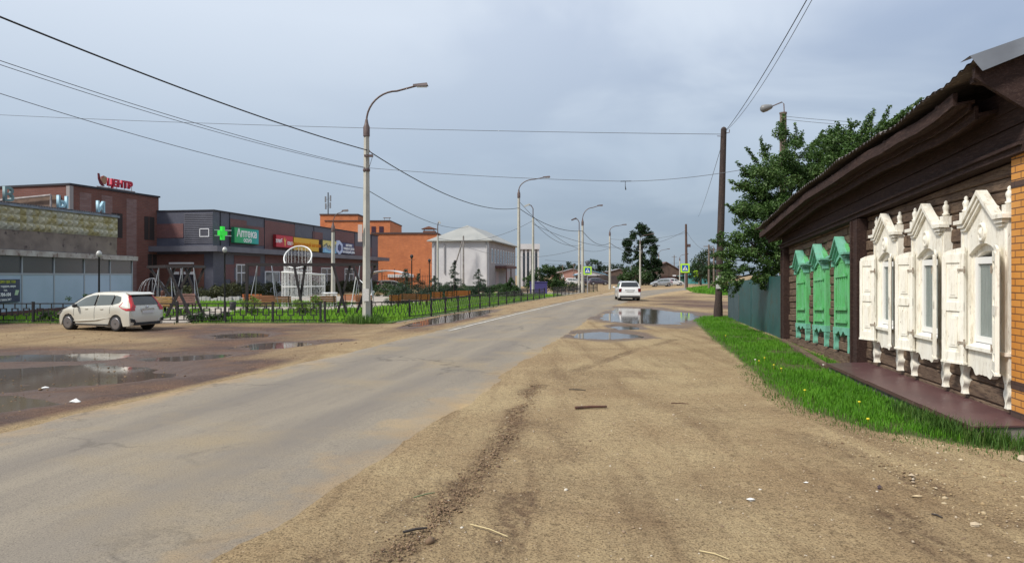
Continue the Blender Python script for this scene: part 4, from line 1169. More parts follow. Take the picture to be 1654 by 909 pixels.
def twig_tree(label, base, clusters, nleaf, lsize, mt, seed, trunk_r, twigs=(), cat='tree', name='tree'):
    """clusters = list of (centre, radius); twigs = sprays of leaves that reach out of the crown"""
    b = Vector(base); root = thing(name, label, cat, b); rs = random.Random(seed)
    m = MB(); cl = []
    cen = sum((Vector(c) for c, r in clusters), Vector()) / len(clusters)
    fork = b.lerp(cen, .5)
    m.tube([b, fork, cen], [trunk_r, trunk_r * .7, trunk_r * .3], 8)
    for c, r in clusters:
        c = Vector(c); k = max(8, int(42 * r * r))
        m.tube([fork, fork.lerp(c, .6) + Vector((rs.uniform(-.2, .2), 0, .1)), c], [trunk_r * .5, trunk_r * .25, trunk_r * .1], 5)
        for _ in range(k):
            d = Vector((rs.gauss(0, 1), rs.gauss(0, 1), rs.gauss(0, 1))).normalized() * r * rs.uniform(.3, 1.05)
            q = c + d; cl.append((q.x, q.y, q.z, rs.uniform(.2, .42) * max(.6, r)))
            if rs.random() < .3: m.tube([c, q], [.02, .008], 4)
    for (a, e) in twigs:
        a = Vector(a); e = Vector(e); L = (e - a).length; n = max(3, int(L / .09))
        m.tube([a, a.lerp(e, .5) + Vector((0, 0, -.05)), e], [.022, .014, .005], 5)
        for k in range(n):
            q = a.lerp(e, (k + 1) / n); cl.append((q.x, q.y, q.z, .13 * (1 - .45 * k / n)))
    m.build('trunk', BARK, root, world=True, uv=False)
    leaves('crown', root, cl, nleaf, lsize, mt, .2, seed, aspect=.52)
    return root
def c2(px_, py_, Y, r): return (tuple(D(px_, py_, Y)), r)
cl = [c2(1262, 262, 25, .75), c2(1235, 300, 24.5, .9), c2(1290, 300, 25.5, 1.0), c2(1200, 345, 24, .7), c2(1255, 350, 24.5, 1.1), c2(1310, 270, 26, .8), c2(1215, 395, 23.6, .8), c2(1185, 420, 23.3, .62),
      c2(1265, 400, 24.5, 1.0), c2(1225, 440, 23.6, .65), c2(1175, 452, 23, .42), c2(1285, 235, 26.5, .55), c2(1262, 215, 26.5, .3), c2(1168, 400, 23.4, .4), c2(1250, 425, 24, .6), c2(1205, 300, 24.6, .4), c2(1330, 245, 26.5, .7)]
tw = [(D(1240, 260, 25), D(1228, 222, 25)), (D(1262, 230, 26), D(1266, 186, 26)), (D(1220, 310, 24.5), D(1178, 292, 24.3)), (D(1200, 350, 24), D(1172, 330, 23.8)), (D(1190, 400, 23.5), D(1148, 388, 23.3)), (D(1180, 430, 23.2), D(1143, 432, 23)),
      (D(1190, 440, 23.2), D(1150, 460, 22.9)), (D(1200, 450, 23.2), D(1182, 478, 22.9)), (D(1290, 240, 26), D(1296, 212, 26)), (D(1310, 240, 26), D(1330, 212, 26)), (D(1225, 265, 25), D(1205, 238, 25)), (D(1170, 410, 23.3), D(1150, 412, 23.1)), (D(1215, 290, 24.5), D(1190, 262, 24.5)), (D(1290, 235, 26), D(1284, 200, 26))]
base_t = (11.2, 25.5, gz(11.2, 25.5) - .05)
twig_tree('broad leafy fruit tree spilling over the teal fence', base_t, cl, 62000, .095, LEAF, 3, .16, tw)
cl = [c2(1352, 232, 24, .6), c2(1380, 225, 24, .55), c2(1410, 218, 23, .5), c2(1435, 205, 22, .35), c2(1365, 260, 24, .9), c2(1400, 250, 23.5, .8)]
tw = [(D(1360, 230, 24), D(1352, 198, 24)), (D(1375, 225, 24), D(1372, 193, 24)), (D(1390, 220, 23), D(1403, 186, 23)), (D(1400, 215, 23), D(1412, 178, 23)), (D(1420, 210, 22.5), D(1437, 172, 22.5)), (D(1430, 205, 22), D(1462, 178, 22)),
      (D(1440, 200, 22), D(1488, 160, 22)), (D(1440, 205, 22), D(1474, 182, 22)), (D(1345, 235, 24), D(1340, 210, 24))]
twig_tree('slender leafy tree showing above the log house roof', (14.2, 24, 0), cl, 20000, .09, LEAF, 4, .12, tw)

# far trees
def Yp(px_, Y, z=None): return (XY(px_, Y), Y, gz(XY(px_, Y), Y) if z is None else z)
bt = Yp(1036, 150)
def big_tree():
    root = thing('tree', 'tall dark poplar-like tree beyond the road bend', 'tree', bt)
    cl = []; rs = random.Random(21)
    for (px_, py_, r) in ((1040, 375, 1.3), (1050, 388, 1.6), (1025, 380, 1.2), (1018, 398, 1.5), (1036, 400, 2.2), (1052, 412, 1.8), (1014, 415, 1.3), (1030, 425, 2.2), (1048, 432, 2.0), (1058, 440, 1.6), (1040, 440, 2.2), (1013, 392, .9), (1056, 398, 1.0), (1060, 425, .9), (1022, 440, 1.6), (1035, 368, .7), (1050, 378, .8), (1030, 447, 1.8), (1050, 447, 1.9), (1040, 430, 2.0), (1035, 415, 1.8)):
        c = D(px_, py_, 150)
        for _ in range(12):
            d = Vector((rs.gauss(0, 1), rs.gauss(0, 1), rs.gauss(0, 1))).normalized() * r * rs.uniform(.4, 1.1); cl.append((c.x + d.x, c.y + d.y, c.z + d.z, rs.uniform(.4, .85)))
    m = MB(); m.tube([Vector(bt), D(1036, 430, 150), D(1038, 385, 150)], [.45, .32, .1], 8); m.build('trunk', BARK, root, world=True, uv=False)
    leaves('crown', root, cl, 15000, .42, LEAF_D, 1, 5)
big_tree()
tree('low rounded bush left of the tall dark tree trunk', Yp(1026, 145), 0, D(1026, 447, 145), (3.4, 2.5, 2.2), 50, 2600, .4, LEAF_S, 6, .8, .15, 'bush', 'bush')
b0 = thing('bush', 'large dense dark green bush beside the white house and the lamp posts', 'bush', Yp(878, 82))
cl = []; rs = random.Random(12)
for (px_, py_, r) in ((862, 448, .9), (880, 442, 1.1), (896, 450, 1.0), (870, 456, 1.2), (888, 459, 1.1), (904, 458, .6), (852, 456, .7), (880, 434, .5), (893, 437, .4)):
    c = D(px_, py_, 82)
    for _ in range(10):
        d = Vector((rs.gauss(0, 1), rs.gauss(0, 1), rs.gauss(0, 1))).normalized() * r * rs.uniform(.3, 1.05); cl.append((c.x + d.x, c.y + d.y, max(.2, c.z + d.z), rs.uniform(.25, .5)))
m = MB()
for k in range(7): m.tube([Vector(Yp(878, 82)), Vector(cl[k * 11][:3])], [.07, .02], 5)
m.build('stems', BARK, b0, world=True, uv=False); leaves('foliage', b0, cl, 7500, .2, LEAF_S, 1, 7)
for k, (px_, pyt, Y, w_) in enumerate(((1132, 418, 150, 3), (1145, 405, 120, 2.6), (1122, 432, 170, 3), (1158, 425, 110, 2.5))):
    ct = D(px_, (pyt + 456) / 2, Y); hh = (456 - pyt) / 2 * Y / F
    tree(['dark tree by the lane behind the far wooden pole', 'dark tree half hidden behind the fruit tree leaves', 'smaller dark tree at the far end of the lane', 'dark bushy tree nearest the fence corner'][k], Yp(px_, Y), 0, ct, (w_, w_ * .8, hh), 40, 2200, .38, LEAF_D, 30 + k, .9, .2)
# ragged distant tree line
rs = random.Random(40)
far_g = 'distant trees on the horizon'
for k, (px_, Y, h_, w_) in enumerate([(905, 260, 5, 7), (918, 300, 7, 6), (962, 280, 8.5, 6), (976, 330, 6, 9), (1000, 300, 6, 8), (1080, 320, 5, 10), (940, 360, 6, 10), (1108, 340, 7, 9), (1178, 260, 6, 9), (990, 420, 8, 16), (885, 420, 8, 20), (1060, 420, 8, 18), (930, 420, 9, 16), (1130, 420, 9, 20)]):
    b = Yp(px_, Y)
    tree(['distant small tree just left of the crossing sign pair', 'distant tree behind the left crossing sign', 'distant rounded tree between the third and fourth lamp posts', 'distant wide low tree at the fourth lamp post', 'distant tree behind the white van', 'distant wide tree right of the tall dark tree', 'far faint tree behind the blue kiosk', 'distant tree behind the blue roofed house', 'distant tree behind the hanging fruit tree branches', 'very far wide tree mass behind the fourth lamp post', 'very far wide tree mass behind the large bush', 'very far wide tree mass behind the tall dark tree', 'very far wide tree mass behind the lamp post pair', 'very far tree mass at the lane end'][k], b, 0, (b[0], b[1], h_ * .55), (w_ * .5, 2, h_ * .5), 30, 700, .9, LEAF_D, 50 + k, 1.3, .3, group=far_g)
# small spruces inside the park
for k, (px_, pyt, pyb, Y) in enumerate(((655, 432, 474, 52), (733, 420, 472, 60), (773, 432, 470, 64), (825, 447, 472, 66), (702, 444, 472, 58), (676, 440, 472, 62))):
    b = Yp(px_, Y, LZ); ht = (HOR - pyt) * Y / F + HC - LZ
    root = thing('spruce' if k != 3 else 'bush', ['bushy young spruce nearest the lamp post', 'young spruce in front of the white gable wall', 'pointed young spruce at the white house corner', 'dark shrub between the white house and the second lamp post', 'low dark shrub at the orange brick wall', 'dark shrub behind the bushy spruce'][k], 'spruce' if k != 3 else 'bush', b)
    m = MB(); m.tube([b, (b[0], b[1], b[2] + ht * .97)], [.06, .012], 6); m.build('trunk', BARK, root, world=True, uv=False)
    cl = []; rs = random.Random(k); wb = [1.5, 1.1, 1.35, 1.3, 1.5, 1.3][k]
    for lv in range(12):
        f = lv / 11; z_ = b[2] + .12 + ht * .9 * f; r = wb * (1 - f) ** .85 + .05; nb = max(3, int(9 * (1 - f)))
        for j in range(nb):
            a = rs.uniform(0, 6.28)
            for u in (.35, .7, 1.0): cl.append((b[0] + math.cos(a) * r * u, b[1] + math.sin(a) * r * u, z_ - .12 * u, .24 * (1.15 - f * .6)))
    leaves('needles' if k != 3 else 'foliage', root, cl, 7500, .14, NEEDLE if k != 3 else LEAF_S, .2, 60 + k, aspect=.22 if k != 3 else .5)
for k, (px_, Y, w_, h_) in enumerate(((795, 80, 1.6, 1.0), (815, 84, 1.4, .9), (750, 78, 1.8, 1.0), (712, 78, 1.6, 1.0), (905, 90, 2.2, 1.2), (925, 92, 2.0, 1.0), (640, 66, 1.6, 1.3), (610, 70, 1.8, 1.1))):
    b = Yp(px_, Y, LZ); root = thing('bush', ['low shrub at the foot of the white house, right of the pointed spruce', 'low shrub by the porch of the white house', 'low shrub at the foot of the white gable wall', 'low shrub left of the white gable wall', 'dark weeds mass left of the third lamp post', 'dark weeds mass directly beside the third lamp post', 'dark shrub below the arched canopy', 'dark shrub at the end of the dark shop building'][k], 'bush', b)
    cl = []; rs = random.Random(k + 90)
    for _ in range(26): cl.append((b[0] + rs.gauss(0, w_ * .6), b[1] + rs.gauss(0, .5), LZ + rs.uniform(.1, h_), rs.uniform(.2, .42)))
    m = MB(); [m.tube([b, c_[:3]], [.03, .01], 4) for c_ in cl[:5]]; m.build('stems', BARK, root, world=True, uv=False)
    leaves('foliage', root, cl, 1800, .16, LEAF_S, .3, 120 + k)
# hedge in front of the dark shop building
def Fs(s, q=0.0): return Vector((-27.2 + s * .1686 + q * .9857, 62 + s * .9857 - q * .1686, 0))   # front of the shop, s along it, q out
def fpx(px_):                       # picture column -> distance along that front
    t_ = (px_ - 827) / F; s_ = (-27.2 - 62 * t_) / (t_ * .9857 - .1686); return s_
hed = thing('hedge', 'dark straggly hedge along the foot of the dark shop building', 'hedge', Fs(8, 3)); cl = []; rs = random.Random(77)
for k in range(330):
    s_ = rs.uniform(-8, 36); p = Fs(s_, rs.uniform(1.2, 3.0)); cl.append((p.x, p.y, LZ + rs.uniform(.1, 1.25), rs.uniform(.3, .55)))
leaves('foliage', hed, cl, 26000, .17, leafmat('hedge_leaves', (.03, .038, .014), (.055, .062, .022), (.10, .11, .04)), .5, 71)
for k, (px_, py_, Y, w_, mt_, lab) in enumerate(((405, 482, 36, .5, LEAF_Y, 'small yellowish bush growing by the left post of the long swing frame'), (486, 486, 36, .45, LEAF_Y, 'small yellowish bush below the middle of the long swing frame'), (512, 478, 38, .5, LEAF_Y, 'small yellowish bush right of the wire sculpture'),
        (130, 478, 33, .6, LEAF_S, 'weedy green shrub behind the hatchback roof'), (350, 507, 31.6, .9, LEAF_S, 'grey green weedy clump at the railing by the path'), (322, 508, 31.8, .6, LEAF_S, 'low weedy clump beside the path gap'), (78, 505, 31.8, .4, LEAF_S, 'weed clump behind the railing at the left'))):
    b = Yp(px_, Y, LZ); root = thing('bush', lab, 'bush', b); cl = []; rs = random.Random(k + 5); hh = (HOR - py_) * Y / F + HC + .2
    for _ in range(14): cl.append((b[0] + rs.gauss(0, w_ * .5), b[1] + rs.gauss(0, .25), LZ + rs.uniform(.05, max(.35, hh)), rs.uniform(.12, .25)))
    m = MB(); [m.tube([b, c_[:3]], [.015, .006], 4) for c_ in cl[:5]]; m.build('stems', BARK, root, world=True, uv=False)
    leaves('foliage', root, cl, 1100, .09, mt_, .2, 80 + k)
# ------------------------------------------------------------ buildings of the left side
def Lf(origin, ang):
    """local frame: s along the wall, q outwards (right-hand side of s seen from above), z up"""
    o = Vector(origin); d = Vector((math.sin(ang), math.cos(ang))); n = Vector((math.cos(ang), -math.sin(ang)))
    return lambda s, q, z: (o.x + d.x * s + n.x * q, o.y + d.y * s + n.y * q, z)
A0 = math.atan(.171)
SLATE = mat('slate_cassette', (.088, .092, .125), (.075, .078, .105), .5, .5, col3=(.105, .108, .14), s3=3, f3=.3)
SLATE2 = mat('slate_ribbed', (.14, .14, .17), (.11, .11, .135), .8, .5)
REDB = brickmat('dark_red_brick_panel', (.20, .085, .078), (.16, .072, .072), (.11, .07, .08), .5, .12, .7, .012)
DKRED = brickmat('dull_red_brick', (.16, .062, .045), (.125, .05, .04), (.08, .05, .045), .5, .12, .85, .014)
WFR = mat('white_frame', (.7, .7, .72), rough=.5)
DGL = glassmat('dark_glass', (.03, .035, .045), .06)
def txt(body, size, mt, parent, matrix, depth=.01, name='lettering', align='CENTER', bold=0.0, top=None):
    cu = bpy.data.curves.new(name, 'FONT'); cu.body = body; cu.size = size; cu.extrude = depth; cu.align_x = align; cu.align_y = 'CENTER'; cu.resolution_u = 3; cu.offset = bold
    tmp = bpy.data.objects.new('tmp_text', cu); C.objects.link(tmp)
    dg = bpy.context.evaluated_depsgraph_get(); me = bpy.data.meshes.new_from_object(tmp.evaluated_get(dg))
    bpy.data.objects.remove(tmp); me.name = name
    off = Vector((0, 0, 0)); p = parent
    while p is not None: off += Vector(p.location); p = p.parent
    if parent is None: off = matrix.translation.copy()
    me.transform(Matrix.Translation(-off) @ matrix); me.materials.clear(); me.materials.append(mt)
    o = bpy.data.objects.new(name, me); C.objects.link(o)
    if parent is not None: o.parent = parent
    else: o.location = off
    return o
def facing(p, ang):
    """text matrix: text runs along direction ang seen from its outer (right-hand) side"""
    x = Vector((math.sin(ang), math.cos(ang), 0)); z = Vector((math.cos(ang), -math.sin(ang), 0)); y = Vector((0, 0, 1))
    m = Matrix((x, y, z)).transposed().to_4x4(); m.translation = Vector(p); return m

# --- dark shop building
shop = thing('shop_building', 'long dark slate and red brick shop building with coloured signs', 'building', Fs(10, -5))
FS = lambda s, q, z: (Fs(s, q).x, Fs(s, q).y, z)
ZT = 7.85
m = MB(FS); m.b2((0, -22, -.3), (41.5, -.0, 4.1)); m.build('lower_wall', SLATE, shop, world=True)
m = MB(FS); m.b2((.0, -22, 4.1), (41.4, -.02, ZT)); m.build('upper_wall', SLATE, shop, world=True)
m = MB(FS); m.b2((-1.0, -22, 4.12), (43.5, 1.05, 4.62)); m.build('canopy', SLATE2, shop, world=True)
m = MB(FS); m.b2((-.08, -22, ZT), (41.5, .1, ZT + .10)); m.build('roof_edge', mat('dark_trim', (.03, .03, .04)), shop, world=True)
m = MB(FS); m.b2((-.05, -.0, -.2), (41.4, .05, .55)); m.b2((-.06, -22, -.2), (-.0, -.0, .55)); m.build('plinth', mat('grey_block', (.12, .115, .11), (.09, .085, .085), 3, .9), shop, world=True)
def fpan(p0, p1, zl_, zh, q=.03, mt=REDB, nm='brick_panel'):
    a, b_ = fpx(p0), fpx(p1); m = MB(FS); m.b2((a, -.01, zl_), (b_, q, zh)); m.build(nm, mt, shop, world=True)
fpan(371, 426, 5.0, 6.9); fpan(371, 398, 6.9, 7.35, .032); fpan(427, 476, 4.64, 7.7); fpan(505, 521, 4.64, 7.2); fpan(541, 572, 4.64, 7.84 - .1); fpan(476.4, 506, 4.64, 5.5); fpan(572.5, 600, 4.64, 6.0, .028)
fpan(363, 378, 1.6, 3.0); fpan(378, 398, 2.7, 3.9); fpan(398, 420, 1.9, 3.9); fpan(428, 600, .56, 4.1, .02); fpan(372, 384, .9, 1.6)
# ribbed light cladding near the corner and on the end wall
m = MB(FS); 
for i in range(17): m.b2((-.06, -2.9, 4.9 + i * .165), (-.01, -.02, 4.9 + i * .165 + .1))
m.build('ribbed_cladding', SLATE2, shop, world=True)
m = MB(FS); m.b2((-.04, -6.5, 5.4), (-.005, -3.0, 6.7)); m.build('brick_panel', REDB, shop, world=True)
m = MB(FS); m.b2((-.04, -6.5, .8), (-.004, -.9, 3.9)); m.build('brick_panel', DKRED, shop, world=True)
m = MB(FS)
for px_ in (356, 371, 427, 476, 507, 541, 573, 586, 600): s_ = fpx(px_); m.b2((s_ - .03, 0, 4.63), (s_ + .03, .036, 7.83))
m.build('panel_joint', mat('dark_trim', (.03, .03, .04)), shop, world=True)
def shop_window(p0, p1, z0, z1, mull=True, door=False):
    a, b_ = fpx(p0), fpx(p1); m = MB(FS); t_ = .12
    m.b2((a, -.0, z0), (a + t_, .10, z1)); m.b2((b_ - t_, 0, z0), (b_, .10, z1)); m.b2((a + t_, 0, z1 - t_), (b_ - t_, .10, z1)); m.b2((a + t_, 0, z0), (b_ - t_, .13, z0 + t_))
    c_ = (a + b_) / 2; m.b2((c_ - .06, .0, z0 + t_), (c_ + .06, .09, z1 - t_))
    if mull: zz = z0 + (z1 - z0) * .62; m.b2((a + t_, 0, zz), (c_ - .06, .085, zz + .1)); m.b2((c_ + .06, 0, zz), (b_ - t_, .085, zz + .1))
    f = m.build('window' if not door else 'door', WFR, shop, world=True)
    m = MB(FS); m.b2((a + t_, -.02, z0 + t_), (b_ - t_, .045, z1 - t_))
    o = m.build('pane', DGL if not door else glassmat('pale_glass', (.12, .14, .16)), f)
    for v in o.data.vertices: v.co -= Vector(shop.location)
shop_window(380.5, 397, .7, 3.05); shop_window(427, 451, .2, 2.4, False, True); shop_window(518, 536, .7, 2.9); shop_window(556, 571, .7, 2.9)
# ramp rails at the door
m = MB(FS)
a, b_ = fpx(398), fpx(430)
for q in (1.6, 2.6):
    for dz in (.5, .85): m.tube([FS(a, q, LZ + dz), FS(b_, q, LZ + .35 + dz + .3)] if 0 else [(a, q, LZ + dz), (b_, q, LZ + .65 + dz)], .04, 6)
    for k in range(6): s_ = a + (b_ - a) * k / 5; m.tube([(s_, q, LZ), (s_, q, LZ + .85 + .65 * k / 5)], .03, 6)
m.build('ramp_railing', mat('galvanised_tube', (.45, .46, .5), rough=.4, metal=.5), shop, world=True)
m = MB(FS); m.prism([(a, LZ - .05), (b_, LZ - .05), (b_ + 4, LZ - .05), (b_ + 4, LZ + .62), (b_, LZ + .62)], .05, 2.7); m.build('ramp', mat('grey_block2', (.24, .23, .22), rough=.9), shop, world=True)
# downpipe and end-wall entrance sign
m = MB(FS); m.tube([(-.25, -6.1, 6.6), (-.25, -6.1, 0)], .17, 8); m.lathe([(.17, 6.4), (.3, 6.55), (.3, 6.75), (.17, 6.8)], (-.25, -6.1, 0), 10); m.build('downpipe', mat('old_pipe', (.36, .33, .33), (.25, .22, .22), 3), shop, world=True)
m = MB(FS); m.b2((-.12, -4.4, 3.0), (-.02, -1.9, 3.16)); m.b2((-.1, -4.2, 2.05), (-.02, -3.4, 2.3)); m.b2((-.1, -2.9, 2.05), (-.02, -1.9, 2.3)); m.b2((-.1, -3.25, 2.0), (-.02, -3.05, 2.6)); m.build('entrance_trim', WFR, shop, world=True)
m = MB(FS); m.b2((-.08, -4.2, -.1), (-.02, -1.9, 2.0)); m.build('entrance', DGL, shop, world=True)
m = MB(FS)
for (a_, c_) in (((-.05, -.4, 5.5), (-.05, -1.3, 5.5)), ((-.05, -1.3, 5.5), (-.05, -1.3, 6.2)), ((-.05, -1.3, 6.2), (-.05, -.4, 6.2)), ((-.05, -.4, 5.5), (-.05, -.4, 6.2)), ((-.05, -.4, 6.1), (1.05, 1.15, 6.1)), ((-.05, -.4, 5.6), (1.05, 1.15, 5.6))): m.bar(a_, c_, .07)
m.build('sign_bracket', WFR, shop, world=True)

def signbox(name, label, p0, p1, z0, z1, col, q0=.08, q1=.42):
    a, b_ = fpx(p0), fpx(p1); loc = Fs((a + b_) / 2, (q0 + q1) / 2); loc.z = z0
    root = thing(name, label, 'sign', loc)
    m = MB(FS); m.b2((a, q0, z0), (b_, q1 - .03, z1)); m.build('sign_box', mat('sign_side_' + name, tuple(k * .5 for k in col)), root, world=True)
    m = MB(FS); m.b2((a + .06, q1 - .03, z0 + .05), (b_ - .06, q1, z1 - .05)); 
    return root, m, a, b_, q1
DIR = A0
# green cross
root = thing('pharmacy_cross', 'bright green pharmacy cross on the corner of the dark building', 'sign', FS(1.1, 1.0, 5.3))
m = MB(FS); a_ = .19
m.prism([(1.0 - a_, 5.0), (1.0 + a_, 5.0), (1.0 + a_, 5.0 + .66), (1.0 + 3 * a_, 5.66), (1.0 + 3 * a_, 6.32), (1.0 + a_, 6.32), (1.0 + a_, 6.98), (1.0 - a_, 6.98), (1.0 - a_, 6.32), (1.0 - 3 * a_, 6.32), (1.0 - 3 * a_, 5.66), (1.0 - a_, 5.66)], .5, .75)
GRN = mat('green_lamp_face', (.03, .5, .05), rough=.5); bb = GRN.node_tree.nodes['Principled BSDF']; setin(bb, 'Emission Color', (.02, .7, .04, 1)); setin(bb, 'Emission Strength', .35)
for v in m.v: pass
m.v = [(.45 + (v[0] - 1.0), v[1], 5.2 + (v[2] - 5.0) * .62) for v in m.v]
m.build('cross_face', GRN, root, world=True)
WTX = mat('white_letters', (.85, .86, .86), rough=.5)
root, m, a, b_, q = signbox('pharmacy_sign', 'green to teal lit sign reading Аптека осно', 372, 412, 5.05, 6.55, (.03, .4, .2))
gm2, t, b = newmat('green_teal_face'); g = N(t, 'ShaderNodeNewGeometry'); sp = N(t, 'ShaderNodeSeparateXYZ'); t.links.new(g.outputs['Position'], sp.inputs[0])
f0, f1 = FS(a, 0, 0)[1], FS(b_, 0, 0)[1]
mr = N(t, 'ShaderNodeMapRange'); mr.inputs[1].default_value = f0; mr.inputs[2].default_value = f1; t.links.new(sp.outputs['Y'], mr.inputs[0])
t.links.new(ramp(t, mr.outputs[0], [(0, (.03, .42, .12)), (.5, (.02, .40, .20)), (1, (.02, .38, .42))]), b.inputs['Base Color'])
m.build('sign_face', gm2, root, world=True)
c_ = (a + b_) / 2
txt('Аптека', 1.05, WTX, root, facing(FS(c_, q + .01, 6.0), DIR), bold=.025); txt('осно', .62, WTX, root, facing(FS(c_ + .1, q + .01, 5.38), DIR), bold=.015)
root, m, a, b_, q = signbox('grocery_sign', 'red sign with white lettering хлеб соль', 440, 468, 4.95, 6.3, (.5, .02, .03))
m.build('sign_face', mat('red_face', (.55, .015, .04), rough=.4), root, world=True); c_ = (a + b_) / 2
txt('хлеб', .62, WTX, root, facing(FS(c_ - 1.25, q + .01, 5.65), DIR), bold=.02); txt('соль', .62, WTX, root, facing(FS(c_ + 1.25, q + .01, 5.5), DIR), bold=.02)
m = MB(FS); m.prism([(c_ - .3, 6.0), (c_ - .05, 5.5), (c_ - .05, 5.15), (c_ + .1, 5.15), (c_ + .1, 5.5), (c_ + .35, 5.95), (c_ + .1, 5.7), (c_ - .05, 6.15), (c_ - .1, 5.75)], q, q + .02); m.build('emblem', mat('wheat_yellow', (.85, .55, .15)), root, world=True)
root, m, a, b_, q = signbox('shop_sign', 'yellow sign with faded orange lettering beside the red one', 468.6, 510, 4.75, 6.25, (.5, .3, .02))
m.build('sign_face', mat('yellow_face', (.78, .44, .01), rough=.4), root, world=True); c_ = (a + b_) / 2
txt('универсальный магазин', .62, mat('orange_letters', (.68, .22, .01)), root, facing(FS(c_, q + .01, 5.5), DIR), bold=.012)
root, m, a, b_, q = signbox('picture_sign', 'sign with a yellow and blue picture left of the blue text sign', 516, 539, 4.7, 6.3, (.2, .2, .2))
pm, t, b = newmat('picture_face'); g = N(t, 'ShaderNodeNewGeometry'); sp = N(t, 'ShaderNodeSeparateXYZ'); t.links.new(g.outputs['Position'], sp.inputs[0])
mr = N(t, 'ShaderNodeMapRange'); mr.inputs[1].default_value = 4.75; mr.inputs[2].default_value = 6.25; t.links.new(M2(t, 'ADD', sp.outputs['Z'], M2(t, 'MULTIPLY_ADD', tn(t, g.outputs['Position'], 1.6, 3), 1.6, -.8)), mr.inputs[0])
t.links.new(ramp(t, mr.outputs[0], [(.1, (.3, .6, .75)), (.3, (.1, .25, .6)), (.45, (.45, .5, .4)), (.6, (.05, .05, .06)), (.75, (.7, .6, .2)), (1, (.65, .55, .15))]), b.inputs['Base Color'])
m.build('sign_face', pm, root, world=True)
root, m, a, b_, q = signbox('blue_sign', 'dark blue sign with three lines of white lettering', 545, 567, 4.75, 6.25, (.02, .03, .12))
m.build('sign_face', mat('navy_face', (.02, .035, .14), rough=.4), root, world=True); c_ = (a + b_) / 2 + .5
for i, l in enumerate(('магазин', 'товары и цены', 'на каждый день')): txt(l, .5 if i else .52, WTX, root, facing(FS(c_, q + .01, 5.95 - i * .45), DIR), bold=.016)
root = thing('round_emblem_sign', 'pale blue and white hexagonal emblem sign between the picture and the blue sign', 'sign', FS(fpx(541), .5, 5.0)); m = MB(FS); c_ = fpx(542.5)
m.prism([(c_ + .95 * math.cos(k * math.pi / 3 + .52) * 1.2, 5.5 + .95 * math.sin(k * math.pi / 3 + .52)) for k in range(6)], .1, .5); m.build('sign_box', mat('pale_blue_face', (.55, .62, .8)), root, world=True)
m = MB(FS); m.prism([(c_ + .5 * math.cos(k * math.pi / 3 + .52) * 1.2, 5.5 + .5 * math.sin(k * math.pi / 3 + .52)) for k in range(6)], .5, .52); m.build('emblem', mat('navy_face', (.02, .035, .14)), root, world=True)

# --- red brick centre building
BO = (-35.2, 54.2); BA = math.atan2(2.4, 8.9)
BX = Lf(BO, BA); cen = thing('brick_centre_building', 'dark red brick building with the red ЦЕНТР sign on its roof', 'building', BX(5, -5, LZ))
CBR = brickmat('deep_red_brick', (.19, .072, .055), (.15, .058, .046), (.16, .10, .09), .5, .14, .85, .016)
m = MB(BX); m.b2((0, -26, -.3), (9.3, 0, 9.15)); m.build('wall', CBR, cen, world=True)
m = MB(BX); m.b2((-.1, -26, 9.15), (9.4, .1, 9.3)); m.build('roof_edge', mat('dark_trim', (.03, .03, .04)), cen, world=True)
m = MB(BX)
for s_ in (.9, 3.0, 5.6): m.b2((s_, 0, .5), (s_ + 1.1, .012, 8.7))
m.build('pale_brick_strip', brickmat('frosted_brick', (.26, .16, .15), (.2, .1, .09), (.16, .12, .12), .5, .14), cen, world=True)
m = MB(BX); m.b2((-.05, -.3, 0), (.3, .04, 9.1)); m.build('corner_pipe', mat('grey_pipe', (.3, .27, .27), rough=.6), cen, world=True)
for s_, z0 in ((4.0, 5.2), (7.6, 5.2), (8.2, 0.6), (8.0, 2.6)):
    m = MB(BX); w_ = 1.15
    m.b2((s_, -.0, z0), (s_ + w_, .03, z0 + (2.1 if z0 > 5 else 1.3 if z0 > 2 else 1.6))); f = m.build('window', mat('dark_recess', (.03, .022, .022)), cen, world=True)
    m = MB(BX); m.b2((s_ + .45, .03, z0), (s_ + .52, .06, z0 + (2.1 if z0 > 5 else 1.3))); o = m.build('mullion', mat('brown_frame', (.1, .05, .04)), f)
    for v in o.data.vertices: v.co -= Vector(cen.location)
# recessed plastered part with pipe seen behind the shop roof
m = MB(BX); m.b2((-.28, -9.5, 5.2), (-.0, -.9, 8.35)); m.build('plaster_band', mat('stained_plaster', (.20, .14, .11), (.13, .09, .075), 1.5, .9), cen, world=True)
m = MB(BX); m.tube([(-.6, -9.4, 7.9), (-.6, -1.2, 8.3)], .10, 6); m.tube([(-.6, -9.4, 7.9), (-.6, -9.4, 5)], .08, 6); m.tube([(-.6, -1.2, 8.3), (-.6, -1.2, 5)], .08, 6); m.build('roof_pipe', mat('old_pipe', (.36, .33, .33)), cen, world=True)
# rooftop sign
root = thing('rooftop_sign', 'red ЦЕНТР lettering with an emblem on the brick building roof', 'sign', BX(3.0, .1, 9.3))
REDL = mat('red_letters', (.48, .01, .04), rough=.4); Ysg = 55.5
txt('ЦЕНТР', .80, REDL, root, facing(BX(4.75, .15, 9.8), BA), depth=.08, bold=.04)
m = MB(BX); m.b2((2.5, .0, 9.3), (6.5, .06, 9.4)); [m.tube([(s_, .05, 9.3), (s_, .05, 9.8)], .03, 5) for s_ in (2.9, 3.7, 4.5, 5.3, 6.1)]; m.build('sign_frame', mat('grey_pipe', (.3, .27, .27)), root, world=True)
m = MB(BX); m.prism([(2.5, 10.45), (2.62, 10.45), (2.72, 10.0), (2.9, 9.7), (3.15, 9.45), (3.0, 9.42), (2.7, 9.6), (2.53, 10.0)], .1, .2); m.build('emblem_outline', mat('maroon', (.12, .01, .02)), root, world=True)
